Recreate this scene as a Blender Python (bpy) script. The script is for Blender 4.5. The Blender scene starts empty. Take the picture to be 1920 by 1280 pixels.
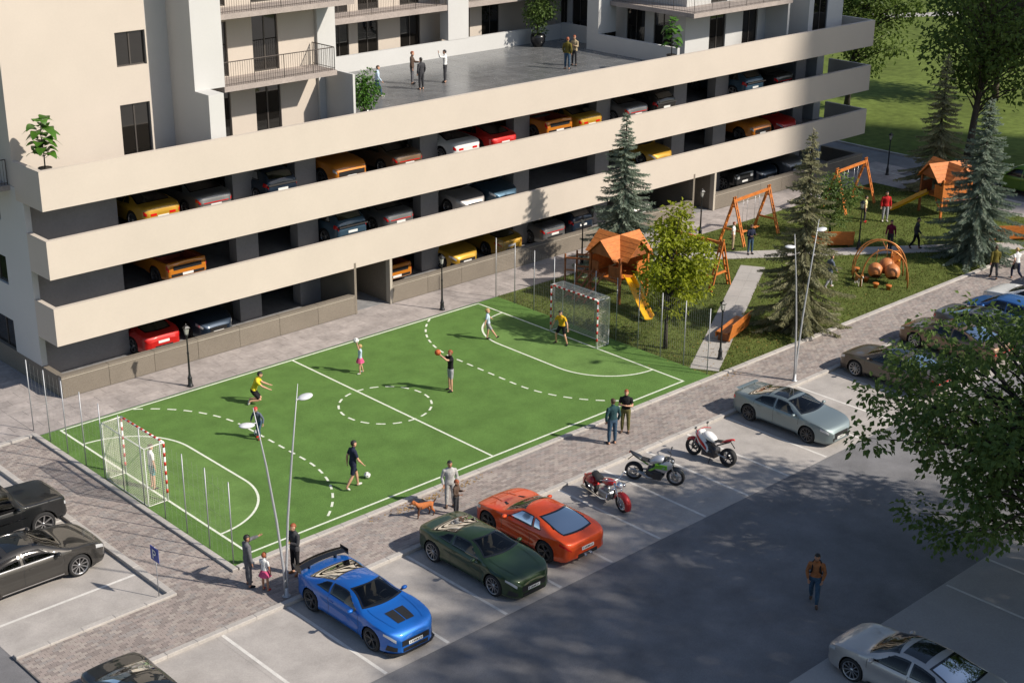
import bpy, bmesh, math, random
from mathutils import Vector, Matrix, Quaternion
random.seed(7)
R = math.radians
scn = bpy.context.scene
COL = scn.collection

# ------------------------------------------------------------------ camera
cd = bpy.data.cameras.new('camera'); cam = bpy.data.objects.new('camera', cd); COL.objects.link(cam)
_r = Vector((0.730075, -0.683323, 0.007719)); _u = Vector((0.242546, 0.269668, 0.931907)); _f = Vector((0.638875, 0.678490, -0.362615))
cam.matrix_world = Matrix(((_r.x, _u.x, -_f.x, -22.4996), (_r.y, _u.y, -_f.y, -36.0714), (_r.z, _u.z, -_f.z, 23.5475), (0, 0, 0, 1)))
cd.sensor_width = 36.0; cd.lens = 2781.16 / 1920 * 36.0
cd.clip_start = 0.1; cd.clip_end = 2000
scn.camera = cam
# ------------------------------------------------------------------ sky, sun, exposure
SUN = Vector((0.468, -0.884, 0)).normalized(); ELEV = R(37.5)
w = bpy.data.worlds.new('World'); scn.world = w; w.use_nodes = True
nt = w.node_tree; nt.nodes.clear()
sky = nt.nodes.new('ShaderNodeTexSky'); sky.sky_type = 'NISHITA'; sky.sun_disc = False
sky.sun_elevation = ELEV; sky.sun_rotation = math.atan2(SUN.x, SUN.y); sky.altitude = 200; sky.air_density = 1.0; sky.dust_density = 1.2
bg = nt.nodes.new('ShaderNodeBackground'); bg.inputs[1].default_value = 0.09
out = nt.nodes.new('ShaderNodeOutputWorld'); nt.links.new(sky.outputs[0], bg.inputs[0]); nt.links.new(bg.outputs[0], out.inputs[0])
sl = bpy.data.lights.new('sun', 'SUN'); sl.energy = 4.8; sl.angle = R(1.1); sl.color = (1.0, 0.915, 0.80)
so = bpy.data.objects.new('sun', sl); COL.objects.link(so)
sdir = Vector((SUN.x * math.cos(ELEV), SUN.y * math.cos(ELEV), math.sin(ELEV)))
so.rotation_euler = sdir.to_track_quat('Z', 'Y').to_euler(); so.location = (60, -60, 80)
vs = scn.view_settings
vs.view_transform = 'Standard'; vs.look = 'None'; vs.gamma = 1.0; vs.exposure = 0.36
try: vs.use_curve_mapping = False
except Exception: pass
scn.cycles.use_denoising = True
scn.cycles.max_bounces = 8; scn.cycles.diffuse_bounces = 2; scn.cycles.glossy_bounces = 3
scn.cycles.caustics_reflective = False; scn.cycles.caustics_refractive = False
scn.cycles.transparent_max_bounces = 12

# ------------------------------------------------------------------ materials
MATS = {}
def srgb(r, g, b):
    f = lambda c: (c / 255 / 12.92) if c <= 10 else ((c / 255 + 0.055) / 1.055) ** 2.4
    return (f(r), f(g), f(b))
def mat(name, col, rough=0.6, metal=0.0, var=0.0, scale=6.0, bump=0.0, bscale=None, coat=0.0, spec=0.5, coords='Position',
        col2=None, detail=4.0, stretch=None, transl=0.0, trans=0.0, emit=0.0, rand=0.0, rough_var=0.0, alpha=None):
    m = bpy.data.materials.new(name); m.use_nodes = True; MATS[name] = m
    t = m.node_tree; b = t.nodes['Principled BSDF']; o = t.nodes['Material Output']
    b.inputs['Base Color'].default_value = (*col, 1); b.inputs['Roughness'].default_value = rough
    b.inputs['Metallic'].default_value = metal; b.inputs['Specular IOR Level'].default_value = spec
    b.inputs['Coat Weight'].default_value = coat; b.inputs['Coat Roughness'].default_value = 0.03
    b.inputs['Transmission Weight'].default_value = trans
    if emit: b.inputs['Emission Color'].default_value = (*col, 1); b.inputs['Emission Strength'].default_value = emit
    csock = None
    if var or bump or rough_var or col2:
        if coords == 'Position': src = t.nodes.new('ShaderNodeNewGeometry').outputs['Position']
        else: src = t.nodes.new('ShaderNodeTexCoord').outputs['Object']
        if stretch:
            mp = t.nodes.new('ShaderNodeMapping'); mp.inputs['Scale'].default_value = stretch; t.links.new(src, mp.inputs[0]); src = mp.outputs[0]
        n = t.nodes.new('ShaderNodeTexNoise'); n.inputs['Scale'].default_value = scale; n.inputs['Detail'].default_value = detail
        n.inputs['Roughness'].default_value = 0.65; t.links.new(src, n.inputs['Vector'])
        if var or col2:
            rp = t.nodes.new('ShaderNodeValToRGB'); rp.color_ramp.elements[0].position = 0.3; rp.color_ramp.elements[1].position = 0.72
            a = tuple(c * (1 - var) for c in col); c2 = col2 if col2 else tuple(min(1, c * (1 + var)) for c in col)
            rp.color_ramp.elements[0].color = (*a, 1); rp.color_ramp.elements[1].color = (*c2, 1)
            t.links.new(n.outputs['Fac'], rp.inputs[0]); csock = rp.outputs[0]
        if rough_var:
            mr = t.nodes.new('ShaderNodeMapRange'); mr.inputs[3].default_value = rough - rough_var; mr.inputs[4].default_value = rough + rough_var
            t.links.new(n.outputs['Fac'], mr.inputs[0]); t.links.new(mr.outputs[0], b.inputs['Roughness'])
        if bump:
            n2 = n
            if bscale:
                n2 = t.nodes.new('ShaderNodeTexNoise'); n2.inputs['Scale'].default_value = bscale; n2.inputs['Detail'].default_value = 5; t.links.new(src, n2.inputs['Vector'])
            bp = t.nodes.new('ShaderNodeBump'); bp.inputs['Strength'].default_value = bump; bp.inputs['Distance'].default_value = 0.02
            t.links.new(n2.outputs['Fac'], bp.inputs['Height']); t.links.new(bp.outputs[0], b.inputs['Normal'])
    if rand:
        oi = t.nodes.new('ShaderNodeObjectInfo'); mr = t.nodes.new('ShaderNodeMapRange'); mr.inputs[3].default_value = 1 - rand; mr.inputs[4].default_value = 1 + rand
        t.links.new(oi.outputs['Random'], mr.inputs[0])
        hs = t.nodes.new('ShaderNodeHueSaturation'); t.links.new(mr.outputs[0], hs.inputs['Value'])
        if csock: t.links.new(csock, hs.inputs['Color'])
        else: hs.inputs['Color'].default_value = (*col, 1)
        csock = hs.outputs[0]
    if csock: t.links.new(csock, b.inputs['Base Color'])
    if transl:
        tr = t.nodes.new('ShaderNodeBsdfTranslucent'); mx = t.nodes.new('ShaderNodeMixShader'); mx.inputs[0].default_value = transl
        if csock: t.links.new(csock, tr.inputs[0])
        else: tr.inputs[0].default_value = (*col, 1)
        t.links.new(b.outputs[0], mx.inputs[1]); t.links.new(tr.outputs[0], mx.inputs[2]); t.links.new(mx.outputs[0], o.inputs[0])
    return m
def two_scale(m, scale2, amt):
    """second, larger noise that modulates the base colour (worn and stained patches)"""
    t = m.node_tree; b = t.nodes['Principled BSDF']; lk = b.inputs['Base Color'].links
    n = t.nodes.new('ShaderNodeTexNoise'); n.inputs['Scale'].default_value = scale2; n.inputs['Detail'].default_value = 6; n.inputs['Roughness'].default_value = 0.6
    g = t.nodes.new('ShaderNodeNewGeometry'); t.links.new(g.outputs['Position'], n.inputs['Vector'])
    mr = t.nodes.new('ShaderNodeMapRange'); mr.inputs[1].default_value = 0.3; mr.inputs[2].default_value = 0.7; mr.inputs[3].default_value = 1 - amt; mr.inputs[4].default_value = 1 + amt
    t.links.new(n.outputs['Fac'], mr.inputs[0])
    hs = t.nodes.new('ShaderNodeHueSaturation'); t.links.new(mr.outputs[0], hs.inputs['Value'])
    if lk: t.links.new(lk[0].from_socket, hs.inputs['Color'])
    else: hs.inputs['Color'].default_value = b.inputs['Base Color'].default_value
    t.links.new(hs.outputs[0], b.inputs['Base Color'])
    return m

M_asphalt = two_scale(mat('asphalt', (0.165, 0.163, 0.170), 0.85, var=0.24, scale=40, bump=0.3, bscale=90), 0.6, 0.26)
M_bay = two_scale(mat('bay_concrete', (0.36, 0.335, 0.315), 0.8, var=0.12, scale=25, bump=0.15, bscale=80), 0.9, 0.17)
M_conc = two_scale(mat('lot_concrete', (0.34, 0.325, 0.315), 0.8, var=0.1, scale=20, bump=0.1, bscale=60), 0.5, 0.1)
M_kerb = two_scale(mat('kerb_stone', (0.40, 0.375, 0.35), 0.8, var=0.12, scale=14, bump=0.15, bscale=60, rand=0.06), 1.2, 0.08)
M_line = two_scale(mat('bay_paint', (0.60, 0.58, 0.55), 0.7, var=0.12, scale=30), 2.5, 0.12)
M_mortar = mat('paver_bed', (0.17, 0.155, 0.145), 0.95, var=0.15, scale=20)
M_brick = [two_scale(mat('paver_%s' % n, c, 0.85, var=0.14, scale=30, bump=0.15, bscale=70), 0.45, 0.14) for n, c in
           (('tan', (0.285, 0.243, 0.222)), ('brown', (0.225, 0.192, 0.178)), ('rose', (0.295, 0.25, 0.23)), ('grey', (0.26, 0.235, 0.222)), ('sand', (0.325, 0.285, 0.258)))]
M_slab = two_scale(mat('paving_slab', (0.33, 0.295, 0.28), 0.75, var=0.15, scale=5, bump=0.1, bscale=50, rand=0.09), 1.1, 0.22)
M_slabbed = mat('slab_joint', (0.30, 0.275, 0.26), 0.9)
M_turf = two_scale(mat('artificial_turf', (0.100, 0.190, 0.046), 0.9, var=0.26, scale=38, bump=0.6, bscale=220, spec=0.15), 0.9, 0.17)
M_turf2 = two_scale(mat('artificial_turf_pale', (0.125, 0.220, 0.060), 0.9, var=0.24, scale=38, bump=0.6, bscale=220, spec=0.15), 1.1, 0.17)
M_pline = mat('pitch_paint', (0.64, 0.68, 0.57), 0.8, var=0.20, scale=14)
M_lawn = two_scale(mat('lawn_soil', (0.095, 0.120, 0.030), 0.95, var=0.35, scale=9, bump=0.8, bscale=45, spec=0.1), 0.7, 0.28)
M_field = two_scale(mat('far_grass', (0.105, 0.14, 0.032), 0.95, var=0.3, scale=1.6, bump=0.3, bscale=14, spec=0.1), 0.12, 0.22)
M_cream = two_scale(mat('cream_render', (0.50, 0.443, 0.382), 0.8, var=0.02, scale=12, bump=0.08, bscale=120), 0.5, 0.03)
M_white = two_scale(mat('white_render', (0.50, 0.50, 0.49), 0.75, var=0.02, scale=12, bump=0.06, bscale=120), 0.5, 0.025)
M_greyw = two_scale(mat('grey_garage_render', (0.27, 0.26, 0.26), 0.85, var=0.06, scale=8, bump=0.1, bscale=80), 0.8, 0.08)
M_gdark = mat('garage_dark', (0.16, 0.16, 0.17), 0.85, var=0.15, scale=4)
M_gfloor = mat('garage_floor', (0.25, 0.25, 0.255), 0.55, var=0.2, scale=3)
M_stone = two_scale(mat('plinth_stone', (0.175, 0.150, 0.120), 0.8, var=0.34, scale=60, bump=0.25, bscale=120, stretch=(1, 1, 0.25), rand=0.05), 0.9, 0.08)
M_cap = mat('plinth_cap', (0.40, 0.36, 0.30), 0.8, var=0.1, scale=20, rand=0.05)
M_bslab = two_scale(mat('balcony_slab', (0.33, 0.285, 0.26), 0.8, var=0.15, scale=14, bump=0.15, bscale=60), 1.2, 0.12)
M_rail = mat('railing_metal', (0.10, 0.085, 0.075), 0.45, metal=0.6)
M_frame = mat('window_frame', (0.085, 0.076, 0.070), 0.4, metal=0.3)
M_glass = mat('window_glass', (0.010, 0.009, 0.008), 0.03, spec=0.8)
M_terr = two_scale(mat('terrace_floor', (0.135, 0.14, 0.145), 0.24, var=0.18, scale=1.6, rough_var=0.10, detail=8), 0.5, 0.15)

# ------------------------------------------------------------------ mesh helpers
class MB:
    def __init__(s): s.v = []; s.f = []; s.m = []; s.sm = []
    def add(s, vs, fs, mi=0, smooth=False):
        o = len(s.v); s.v += [tuple(p) for p in vs]
        for f in fs: s.f.append(tuple(i + o for i in f)); s.m.append(mi); s.sm.append(smooth)
    def box(s, x0, x1, y0, y1, z0, z1, mi=0, M=None):
        vs = [Vector(p) for p in ((x0, y0, z0), (x1, y0, z0), (x1, y1, z0), (x0, y1, z0), (x0, y0, z1), (x1, y0, z1), (x1, y1, z1), (x0, y1, z1))]
        if M is not None: vs = [M @ p for p in vs]
        s.add(vs, ((0, 3, 2, 1), (4, 5, 6, 7), (0, 1, 5, 4), (1, 2, 6, 5), (2, 3, 7, 6), (3, 0, 4, 7)), mi)
    def bbox(s, x0, x1, y0, y1, z0, z1, b=0.01, mi=0, M=None):
        """box with its top edges chamfered"""
        vs = [Vector(p) for p in ((x0, y0, z0), (x1, y0, z0), (x1, y1, z0), (x0, y1, z0), (x0, y0, z1 - b), (x1, y0, z1 - b), (x1, y1, z1 - b), (x0, y1, z1 - b),
              (x0 + b, y0 + b, z1), (x1 - b, y0 + b, z1), (x1 - b, y1 - b, z1), (x0 + b, y1 - b, z1))]
        if M is not None: vs = [M @ p for p in vs]
        s.add(vs, ((0, 1, 5, 4), (1, 2, 6, 5), (2, 3, 7, 6), (3, 0, 4, 7), (4, 5, 9, 8), (5, 6, 10, 9), (6, 7, 11, 10), (7, 4, 8, 11), (8, 9, 10, 11)), mi)
    def tube(s, pts, r, seg=8, mi=0, caps=True, smooth=True, squash=None):
        pts = [Vector(p) for p in pts]; n = len(pts)
        rs = r if isinstance(r, (list, tuple)) else [r] * n
        o = len(s.v); up = None
        for i, p in enumerate(pts):
            d = (pts[min(i + 1, n - 1)] - pts[max(i - 1, 0)])
            if d.length < 1e-9: d = Vector((0, 0, 1))
            d.normalize()
            if up is None:
                up = Vector((0, 0, 1)) if abs(d.z) < 0.9 else Vector((1, 0, 0))
            a = d.cross(up)
            if a.length < 1e-4: a = d.orthogonal()
            a.normalize(); b2 = a.cross(d); up = b2
            for k in range(seg):
                t = 2 * math.pi * k / seg
                s.v.append(tuple(p + (a * math.cos(t) + b2 * math.sin(t) * (squash or 1)) * rs[i]))
        for i in range(n - 1):
            for k in range(seg):
                k2 = (k + 1) % seg
                s.f.append((o + i * seg + k, o + i * seg + k2, o + (i + 1) * seg + k2, o + (i + 1) * seg + k)); s.m.append(mi); s.sm.append(smooth)
        if caps:
            s.f.append(tuple(o + k for k in range(seg))[::-1]); s.m.append(mi); s.sm.append(False)
            s.f.append(tuple(o + (n - 1) * seg + k for k in range(seg))); s.m.append(mi); s.sm.append(False)
    def lathe(s, prof, seg=16, M=None, mi=0, smooth=True, a0=0.0, a1=2 * math.pi):
        """prof: (r, z) pairs about Z"""
        o = len(s.v); full = abs(a1 - a0 - 2 * math.pi) < 1e-6; ns = seg if full else seg + 1
        for r, z in prof:
            for k in range(ns):
                t = a0 + (a1 - a0) * k / seg; p = Vector((r * math.cos(t), r * math.sin(t), z))
                s.v.append(tuple(M @ p if M is not None else p))
        for i in range(len(prof) - 1):
            for k in range(seg):
                k2 = (k + 1) % ns
                s.f.append((o + i * ns + k, o + i * ns + k2, o + (i + 1) * ns + k2, o + (i + 1) * ns + k)); s.m.append(mi); s.sm.append(smooth)
    def ball(s, c, r, seg=10, rings=7, M=None, mi=0, sc=(1, 1, 1)):
        prof = [(max(1e-4, math.sin(math.pi * i / rings)), -math.cos(math.pi * i / rings)) for i in range(rings + 1)]
        T = Matrix.Translation(Vector(c)) @ (M if M is not None else Matrix.Identity(4)) @ Matrix.Diagonal((r * sc[0], r * sc[1], r * sc[2], 1))
        s.lathe(prof, seg, T, mi)
    def prism(s, poly, d, M=None, mi=0):
        """poly: 2D points in local XY, extruded +Z by d"""
        n = len(poly); vs = [Vector((x, y, 0)) for x, y in poly] + [Vector((x, y, d)) for x, y in poly]
        if M is not None: vs = [M @ p for p in vs]
        s.add(vs, [tuple(range(n))[::-1], tuple(range(n, 2 * n))] + [(i, (i + 1) % n, (i + 1) % n + n, i + n) for i in range(n)], mi)
    def grid(s, rows, mi=0, smooth=True, flip=False):
        nr, nc = len(rows), len(rows[0]); o = len(s.v)
        for r in rows: s.v += [tuple(p) for p in r]
        for i in range(nr - 1):
            for j in range(nc - 1):
                f = (o + i * nc + j, o + i * nc + j + 1, o + (i + 1) * nc + j + 1, o + (i + 1) * nc + j)
                s.f.append(f[::-1] if flip else f); s.m.append(mi); s.sm.append(smooth)
    def mesh(s, name, mats):
        me = bpy.data.meshes.new(name); me.from_pydata(s.v, [], s.f)
        for m in (mats if isinstance(mats, (list, tuple)) else [mats]): me.materials.append(m)
        me.polygons.foreach_set('material_index', s.m); me.polygons.foreach_set('use_smooth', s.sm); me.update()
        return me
    def build(s, name, mats, parent=None): return obj(name, s.mesh(name, mats), parent)
def obj(name, me, parent=None, loc=None, M=None):
    o = bpy.data.objects.new(name, me); COL.objects.link(o)
    if parent is not None: o.parent = parent
    if loc is not None: o.location = loc
    if M is not None: o.matrix_local = M
    return o
def tag(o, label=None, cat=None, group=None, kind=None):
    if label: o['label'] = label
    if cat: o['category'] = cat
    if group: o['group'] = group
    if kind: o['kind'] = kind
    return o
def thing(name, label, cat, loc=(0, 0, 0), rz=0.0, group=None):
    o = bpy.data.objects.new(name, None); COL.objects.link(o); o.location = loc; o.rotation_euler = (0, 0, rz); o.empty_display_size = 0.2
    return tag(o, label, cat, group)
def box(name, m, x0, x1, y0, y1, z0, z1, parent=None, b=0):
    mb = MB()
    if b: mb.bbox(x0, x1, y0, y1, z0, z1, b)
    else: mb.box(x0, x1, y0, y1, z0, z1)
    return mb.build(name, m, parent)
def sheet(name, m, poly, z, parent=None, kind='structure'):
    mb = MB(); mb.add([(x, y, z) for x, y in poly], [tuple(range(len(poly)))]); o = mb.build(name, m, parent)
    if parent is None: tag(o, kind=kind)
    return o
def rect(x0, x1, y0, y1): return [(x0, y0), (x1, y0), (x1, y1), (x0, y1)]
def copy_tree(o, parent=None):
    c = o.copy(); COL.objects.link(c); c.parent = parent
    for ch in o.children: copy_tree(ch, c)
    return c
# ================================================================== SETTING
ZL = -0.06   # level of the parking surface, one kerb step below the paths
g = MB(); g.add([(-400, -400, -0.16), (700, -400, -0.16), (700, 700, -0.16), (-400, 700, -0.16)], [(0, 1, 2, 3)])
tag(g.build('ground', M_field), kind='structure')
sheet('asphalt', M_asphalt, rect(-60, 62, -60, 14), ZL - 0.008)
sheet('parking_surface', M_bay, rect(-3.4, 62, -8.2, -3.1), ZL)
sheet('parking_surface', M_bay, rect(-8.2, -3.05, -0.75, 12.6), ZL)
sheet('parking_surface', M_bay, rect(-60, -3.4, -8.2, -3.4), ZL - 0.004).name = 'parking_surface'
sheet('lot_surface', M_conc, rect(-60, 62, -60, -16.0), ZL - 0.004)
# painted bay lines
def bay_line(x0, x1, y0, y1):
    o = sheet('bay_line', M_line, rect(x0, x1, y0, y1), ZL + 0.004, kind='structure'); return o
for i in range(-2, 26):
    x = -3.2 + 2.29 * i
    bay_line(x - 0.055, x + 0.055, -8.15, -3.42)
for yv in (1.35, 3.75, 6.15, 8.55, 10.95): bay_line(-8.15, -3.32, yv - 0.055, yv + 0.055)
for xv in (4.2, 6.55, 14.9, 17.3): bay_line(xv - 0.05, xv + 0.05, -21.0, -16.1)

def in_frame(p, mrg=0.02):
    d = Vector(p) - cam.location; z = d.dot(_f)
    if z < 1: return False
    return abs(d.dot(_r) / z) < 960 / 2781.16 + mrg and abs(d.dot(_u) / z) < 640 / 2781.16 + mrg
CAMP = Vector((-22.4996, -36.0714, 23.5475))
def pieces(parent, name, rects, z0, z1, mats, jit=0.002, gap=0.004, bev=0.0, most=300, rare=None):
    """rects (x0,x1,y0,y1): the nearest `most` in frame become objects that share meshes, the rest one stuff part"""
    vis = [r for r in rects if in_frame(((r[0] + r[1]) / 2, (r[2] + r[3]) / 2, z1))]
    vis.sort(key=lambda r: (Vector(((r[0] + r[1]) / 2, (r[2] + r[3]) / 2, z1)) - CAMP).length)
    near = vis[:most]; ns = set(near); cache = {}
    for r in near:
        k = (round(r[1] - r[0], 3), round(r[3] - r[2], 3), random.randrange(len(mats)))
        if k not in cache:
            mb = MB(); hx, hy = k[0] / 2 - gap / 2, k[1] / 2 - gap / 2
            if bev: mb.bbox(-hx, hx, -hy, hy, z0 - z1, 0, bev)
            else: mb.box(-hx, hx, -hy, hy, z0 - z1, 0)
            cache[k] = mb.mesh(name, mats[k[2]])
        obj(name, cache[k], parent, loc=((r[0] + r[1]) / 2, (r[2] + r[3]) / 2, z1 + random.uniform(-jit, jit)))
    rest = [r for r in rects if r not in ns]
    if rest:
        mb = MB()
        for r in rest:
            h = gap / 2; zz = z1 + random.uniform(-jit, jit)
            x0, x1, y0, y1 = r[0] + h, r[1] - h, r[2] + h, r[3] - h
            mb.add([(x0, y0, z0), (x1, y0, z0), (x1, y1, z0), (x0, y1, z0), (x0, y0, zz), (x1, y0, zz), (x1, y1, zz), (x0, y1, zz)],
                   ((4, 5, 6, 7), (0, 1, 5, 4), (1, 2, 6, 5), (2, 3, 7, 6), (3, 0, 4, 7)), random.randrange(len(mats)))
        o = mb.build(name + '_field', mats, parent); o['kind'] = 'stuff'
def running_bond(x0, x1, y0, y1, bl, bw, along='x'):
    out = []
    if along == 'x':
        n = max(1, round((y1 - y0) / bw)); w = (y1 - y0) / n
        for j in range(n):
            x = x0 - (bl / 2 if j % 2 else 0)
            while x < x1 - 1e-4:
                a, b = max(x, x0), min(x + bl, x1)
                if b - a > 0.03: out.append((a, b, y0 + j * w, y0 + (j + 1) * w))
                x += bl
    else:
        out = [(c, d, a, b) for a, b, c, d in running_bond(y0, y1, x0, x1, bl, bw)]
    return out
# brick path between the pitch and the bays, and beside the pitch
bp = sheet('brick_path', M_mortar, rect(-3.02, 62, -3.2, -0.67), -0.012)
mbp = MB(); 
for r in (rect(-3.02, 62, -3.2, -0.67), rect(-8.22, -3.02, -3.2, -0.67), rect(-3.02, -1.05, -0.67, 12.75)):
    mbp.add([(x, y, -0.012) for x, y in r], [(0, 1, 2, 3)])
bpo = bp; bpo.data = mbp.mesh('brick_path', M_mortar)
br = running_bond(-8.2, 60, -3.18, -0.68, 0.235, 0.118) + running_bond(-3.0, -1.07, -0.66, 12.7, 0.235, 0.118)
pieces(bpo, 'brick', br, -0.05, 0.0, M_brick, jit=0.003, gap=0.009, most=300)
# kerbs, each stone a piece of its own
def kerb(ax, fixed0, fixed1, a0, a1, top, bot=-0.12, step=1.0):
    k = MB()
    if ax == 'x': k.box(a0, a1, fixed0 + 0.01, fixed1 - 0.01, bot, top - 0.012)
    else: k.box(fixed0 + 0.01, fixed1 - 0.01, a0, a1, bot, top - 0.012)
    ko = k.build('kerb', M_slabbed); tag(ko, kind='structure')
    n = max(1, round((a1 - a0) / step)); l = (a1 - a0) / n
    me = MB()
    if ax == 'x': me.bbox(-l / 2 + 0.004, l / 2 - 0.004, -(fixed1 - fixed0) / 2, (fixed1 - fixed0) / 2, bot - top - 0.002, 0, 0.012)
    else: me.bbox(-(fixed1 - fixed0) / 2, (fixed1 - fixed0) / 2, -l / 2 + 0.004, l / 2 - 0.004, bot - top - 0.002, 0, 0.012)
    me = me.mesh('kerb_stone', M_kerb); fm = (fixed0 + fixed1) / 2
    for i in range(n):
        c = a0 + l * (i + 0.5); p = (c, fm) if ax == 'x' else (fm, c)
        if not in_frame((p[0], p[1], 0), 0.03) and n > 12: continue
        obj('kerb_stone', me, ko, loc=(p[0], p[1], top + random.uniform(-0.003, 0.003)))
    return ko
kerb('x', -3.40, -3.20, -12, 56, 0.05)
kerb('x', -0.68, -0.46, -0.80, 22.5, 0.07)
kerb('x', -0.68, -0.46, 22.5, 56, 0.07)
kerb('y', -1.05, -0.85, -0.68, 12.9, 0.09)
kerb('y', -3.25, -3.03, -0.46, 12.76, 0.07)
kerb('x', -0.68, -0.47, -8.2, -3.03, 0.07)
kerb('x', 12.76, 12.98, -14, -0.86, 0.07)
# slab pavement along the building
pv = MB()
for r in (rect(-0.85, 58, 12.78, 15.6), rect(-14, -0.85, 12.98, 30), rect(-0.85, 1.6, 15.6, 30)): pv.add([(x, y, -0.006) for x, y in r], [(0, 1, 2, 3)])
pv = pv.build('pavement', M_slabbed); tag(pv, kind='structure')
sl_r = running_bond(-0.8, 58, 12.86, 15.28, 1.1, 0.605) + running_bond(-14, -0.85, 13.0, 15.4, 1.1, 0.6) + running_bond(-14, 1.45, 15.4, 30, 1.1, 0.61)
pieces(pv, 'paving_slab', sl_r, -0.03, 0.004, [M_slab], jit=0.0015, gap=0.010, most=300)
pieces(pv, 'paving_slab', running_bond(16.15, 18.05, 15.35, 19.9, 1.1, 0.6) + running_bond(39.75, 41.45, 15.35, 19.9, 1.1, 0.6), -0.03, 0.003, [M_slab], gap=0.01, most=60)
# sports pitch
PL, PW = 21.135, 12.59
pt = sheet('sports_pitch', M_turf, rect(-0.86, 22.45, -0.47, 12.72), 0.010)
sheet('pitch_edge_channel', M_gdark, rect(-0.86, 22.45, 12.72, 12.79), 0.008, pt)
LW = 0.042
def ribbon(name, pts, wd, z, m, parent):
    pts = [Vector((p[0], p[1], 0)) for p in pts]; a = []; b = []
    for i, p in enumerate(pts):
        d = (pts[min(i + 1, len(pts) - 1)] - pts[max(i - 1, 0)]).normalized(); n = Vector((-d.y, d.x, 0))
        a.append((p.x + n.x * wd, p.y + n.y * wd, z)); b.append((p.x - n.x * wd, p.y - n.y * wd, z))
    mb = MB(); mb.grid([b, a], smooth=False); return mb.build(name, m, parent)
for nm, p in (('touchline', [(-LW, 0), (PL + LW, 0)]), ('touchline', [(-LW, PW), (PL + LW, PW)]), ('goal_line', [(0, LW), (0, PW - LW)]), ('goal_line', [(PL, LW), (PL, PW - LW)]),
              ('centre_line', [(PL / 2, LW), (PL / 2, PW - LW)])):
    ribbon(nm, p, LW, 0.014, M_pline, pt)
def area_path(r, left, n=20):
    c0, c1 = PW / 2 - 1.83, PW / 2 + 1.83; p = []
    for i in range(n + 1):
        t = math.pi / 2 * i / n; p.append((r * math.sin(t), c1 + r * math.cos(t)))
    for i in range(1, 8): p.append((r, c1 + (c0 - c1) * i / 8))
    for i in range(n + 1):
        t = math.pi / 2 * i / n; p.append((r * math.cos(t), c0 - r * math.sin(t)))
    return p if left else [(PL - x, y) for x, y in p]
for left in (True, False):
    ap = area_path(2.8, left)
    mb = MB(); mb.add([(x, y, 0.012) for x, y in ap], [tuple(range(len(ap)))[::(-1 if left else 1)]]); mb.build('goal_area', M_turf2, pt)
    ribbon('goal_area_line', [(0.0 + (LW if left else PL - LW), ap[0][1])] + ap[1:-1] + [((LW if left else PL - LW), ap[-1][1])], LW, 0.016, M_pline, pt)
def dashes(path, dl, gl):
    ds = [0]; P = [Vector((x, y)) for x, y in path]
    for i in range(1, len(P)): ds.append(ds[-1] + (P[i] - P[i - 1]).length)
    def at(s):
        for i in range(1, len(P)):
            if ds[i] >= s: return P[i - 1].lerp(P[i], (s - ds[i - 1]) / max(1e-6, ds[i] - ds[i - 1]))
        return P[-1]
    s = 0.0
    while s + dl < ds[-1]:
        ribbon('dash', [at(s), at(s + dl / 2), at(s + dl)], LW, 0.015, M_pline, pt); s += dl + gl
for left in (True, False):
    ap = [p for p in area_path(5.33, left, 60) if 0.06 < p[1] < PW - 0.06]
    dashes(ap, 0.36, 0.30)
dashes([(PL / 2 + 1.83 * math.cos(t), PW / 2 + 1.83 * math.sin(t)) for t in [2 * math.pi * i / 90 for i in range(91)]], 0.36, 0.28)
# park: lawn, paths, road
sheet('lawn', M_lawn, rect(22.45, 53.6, -0.46, 12.78), -0.010)
M_ppath = two_scale(mat('park_path', (0.36, 0.34, 0.32), 0.8, var=0.1, scale=12, bump=0.1, bscale=60, rand=0.05), 0.8, 0.1)
def park_path(a, b, wd, name='park_path', n=8):
    a, b = Vector(a), Vector(b); d = (b - a).normalized(); nrm = Vector((-d.y, d.x)); L = (b - a).length
    base = sheet(name, M_slabbed, [tuple(a + nrm * wd), tuple(a - nrm * wd), tuple(b - nrm * wd), tuple(b + nrm * wd)][::1], -0.004)
    me = MB(); l = L / n; me.bbox(-l / 2 + 0.006, l / 2 - 0.006, -wd + 0.006, -0.005, -0.03, 0, 0.004); me.bbox(-l / 2 + 0.006, l / 2 - 0.006, 0.005, wd - 0.006, -0.03, 0, 0.004)
    h = MB(); h.bbox(-l / 2 + 0.006, l / 2 - 0.006, -wd / 2 + 0.006, wd / 2 - 0.006, -0.03, 0, 0.004); h = h.mesh('path_slab', M_ppath)
    for i in range(n):
        for s in (-0.5, 0.5):
            c = a + d * (l * (i + 0.5)) + nrm * (wd * s); o = obj('path_slab', h, base, loc=(c.x, c.y, 0.004 + random.uniform(-0.002, 0.002))); o.rotation_euler = (0, 0, math.atan2(d.y, d.x))
park_path((22.75, 0.25), (35.2, 7.5), 0.62, n=12)
park_path((31.2, 12.7), (48.6, 0.2), 0.60, n=18)
sheet('pavement', M_slab, rect(53.6, 56.0, -3.2, 30), -0.002)
sheet('road', M_asphalt, rect(56.3, 60.8, -60, 80), -0.07)
kerb('y', 60.8, 61.0, -10, 50, 0.02); kerb('y', 56.0, 56.3, -10, 40, 0.02)
sheet('far_path', M_ppath, [(108, 49.5), (128, 38.8), (128, 41.0), (109, 52.0)], -0.15)

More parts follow.
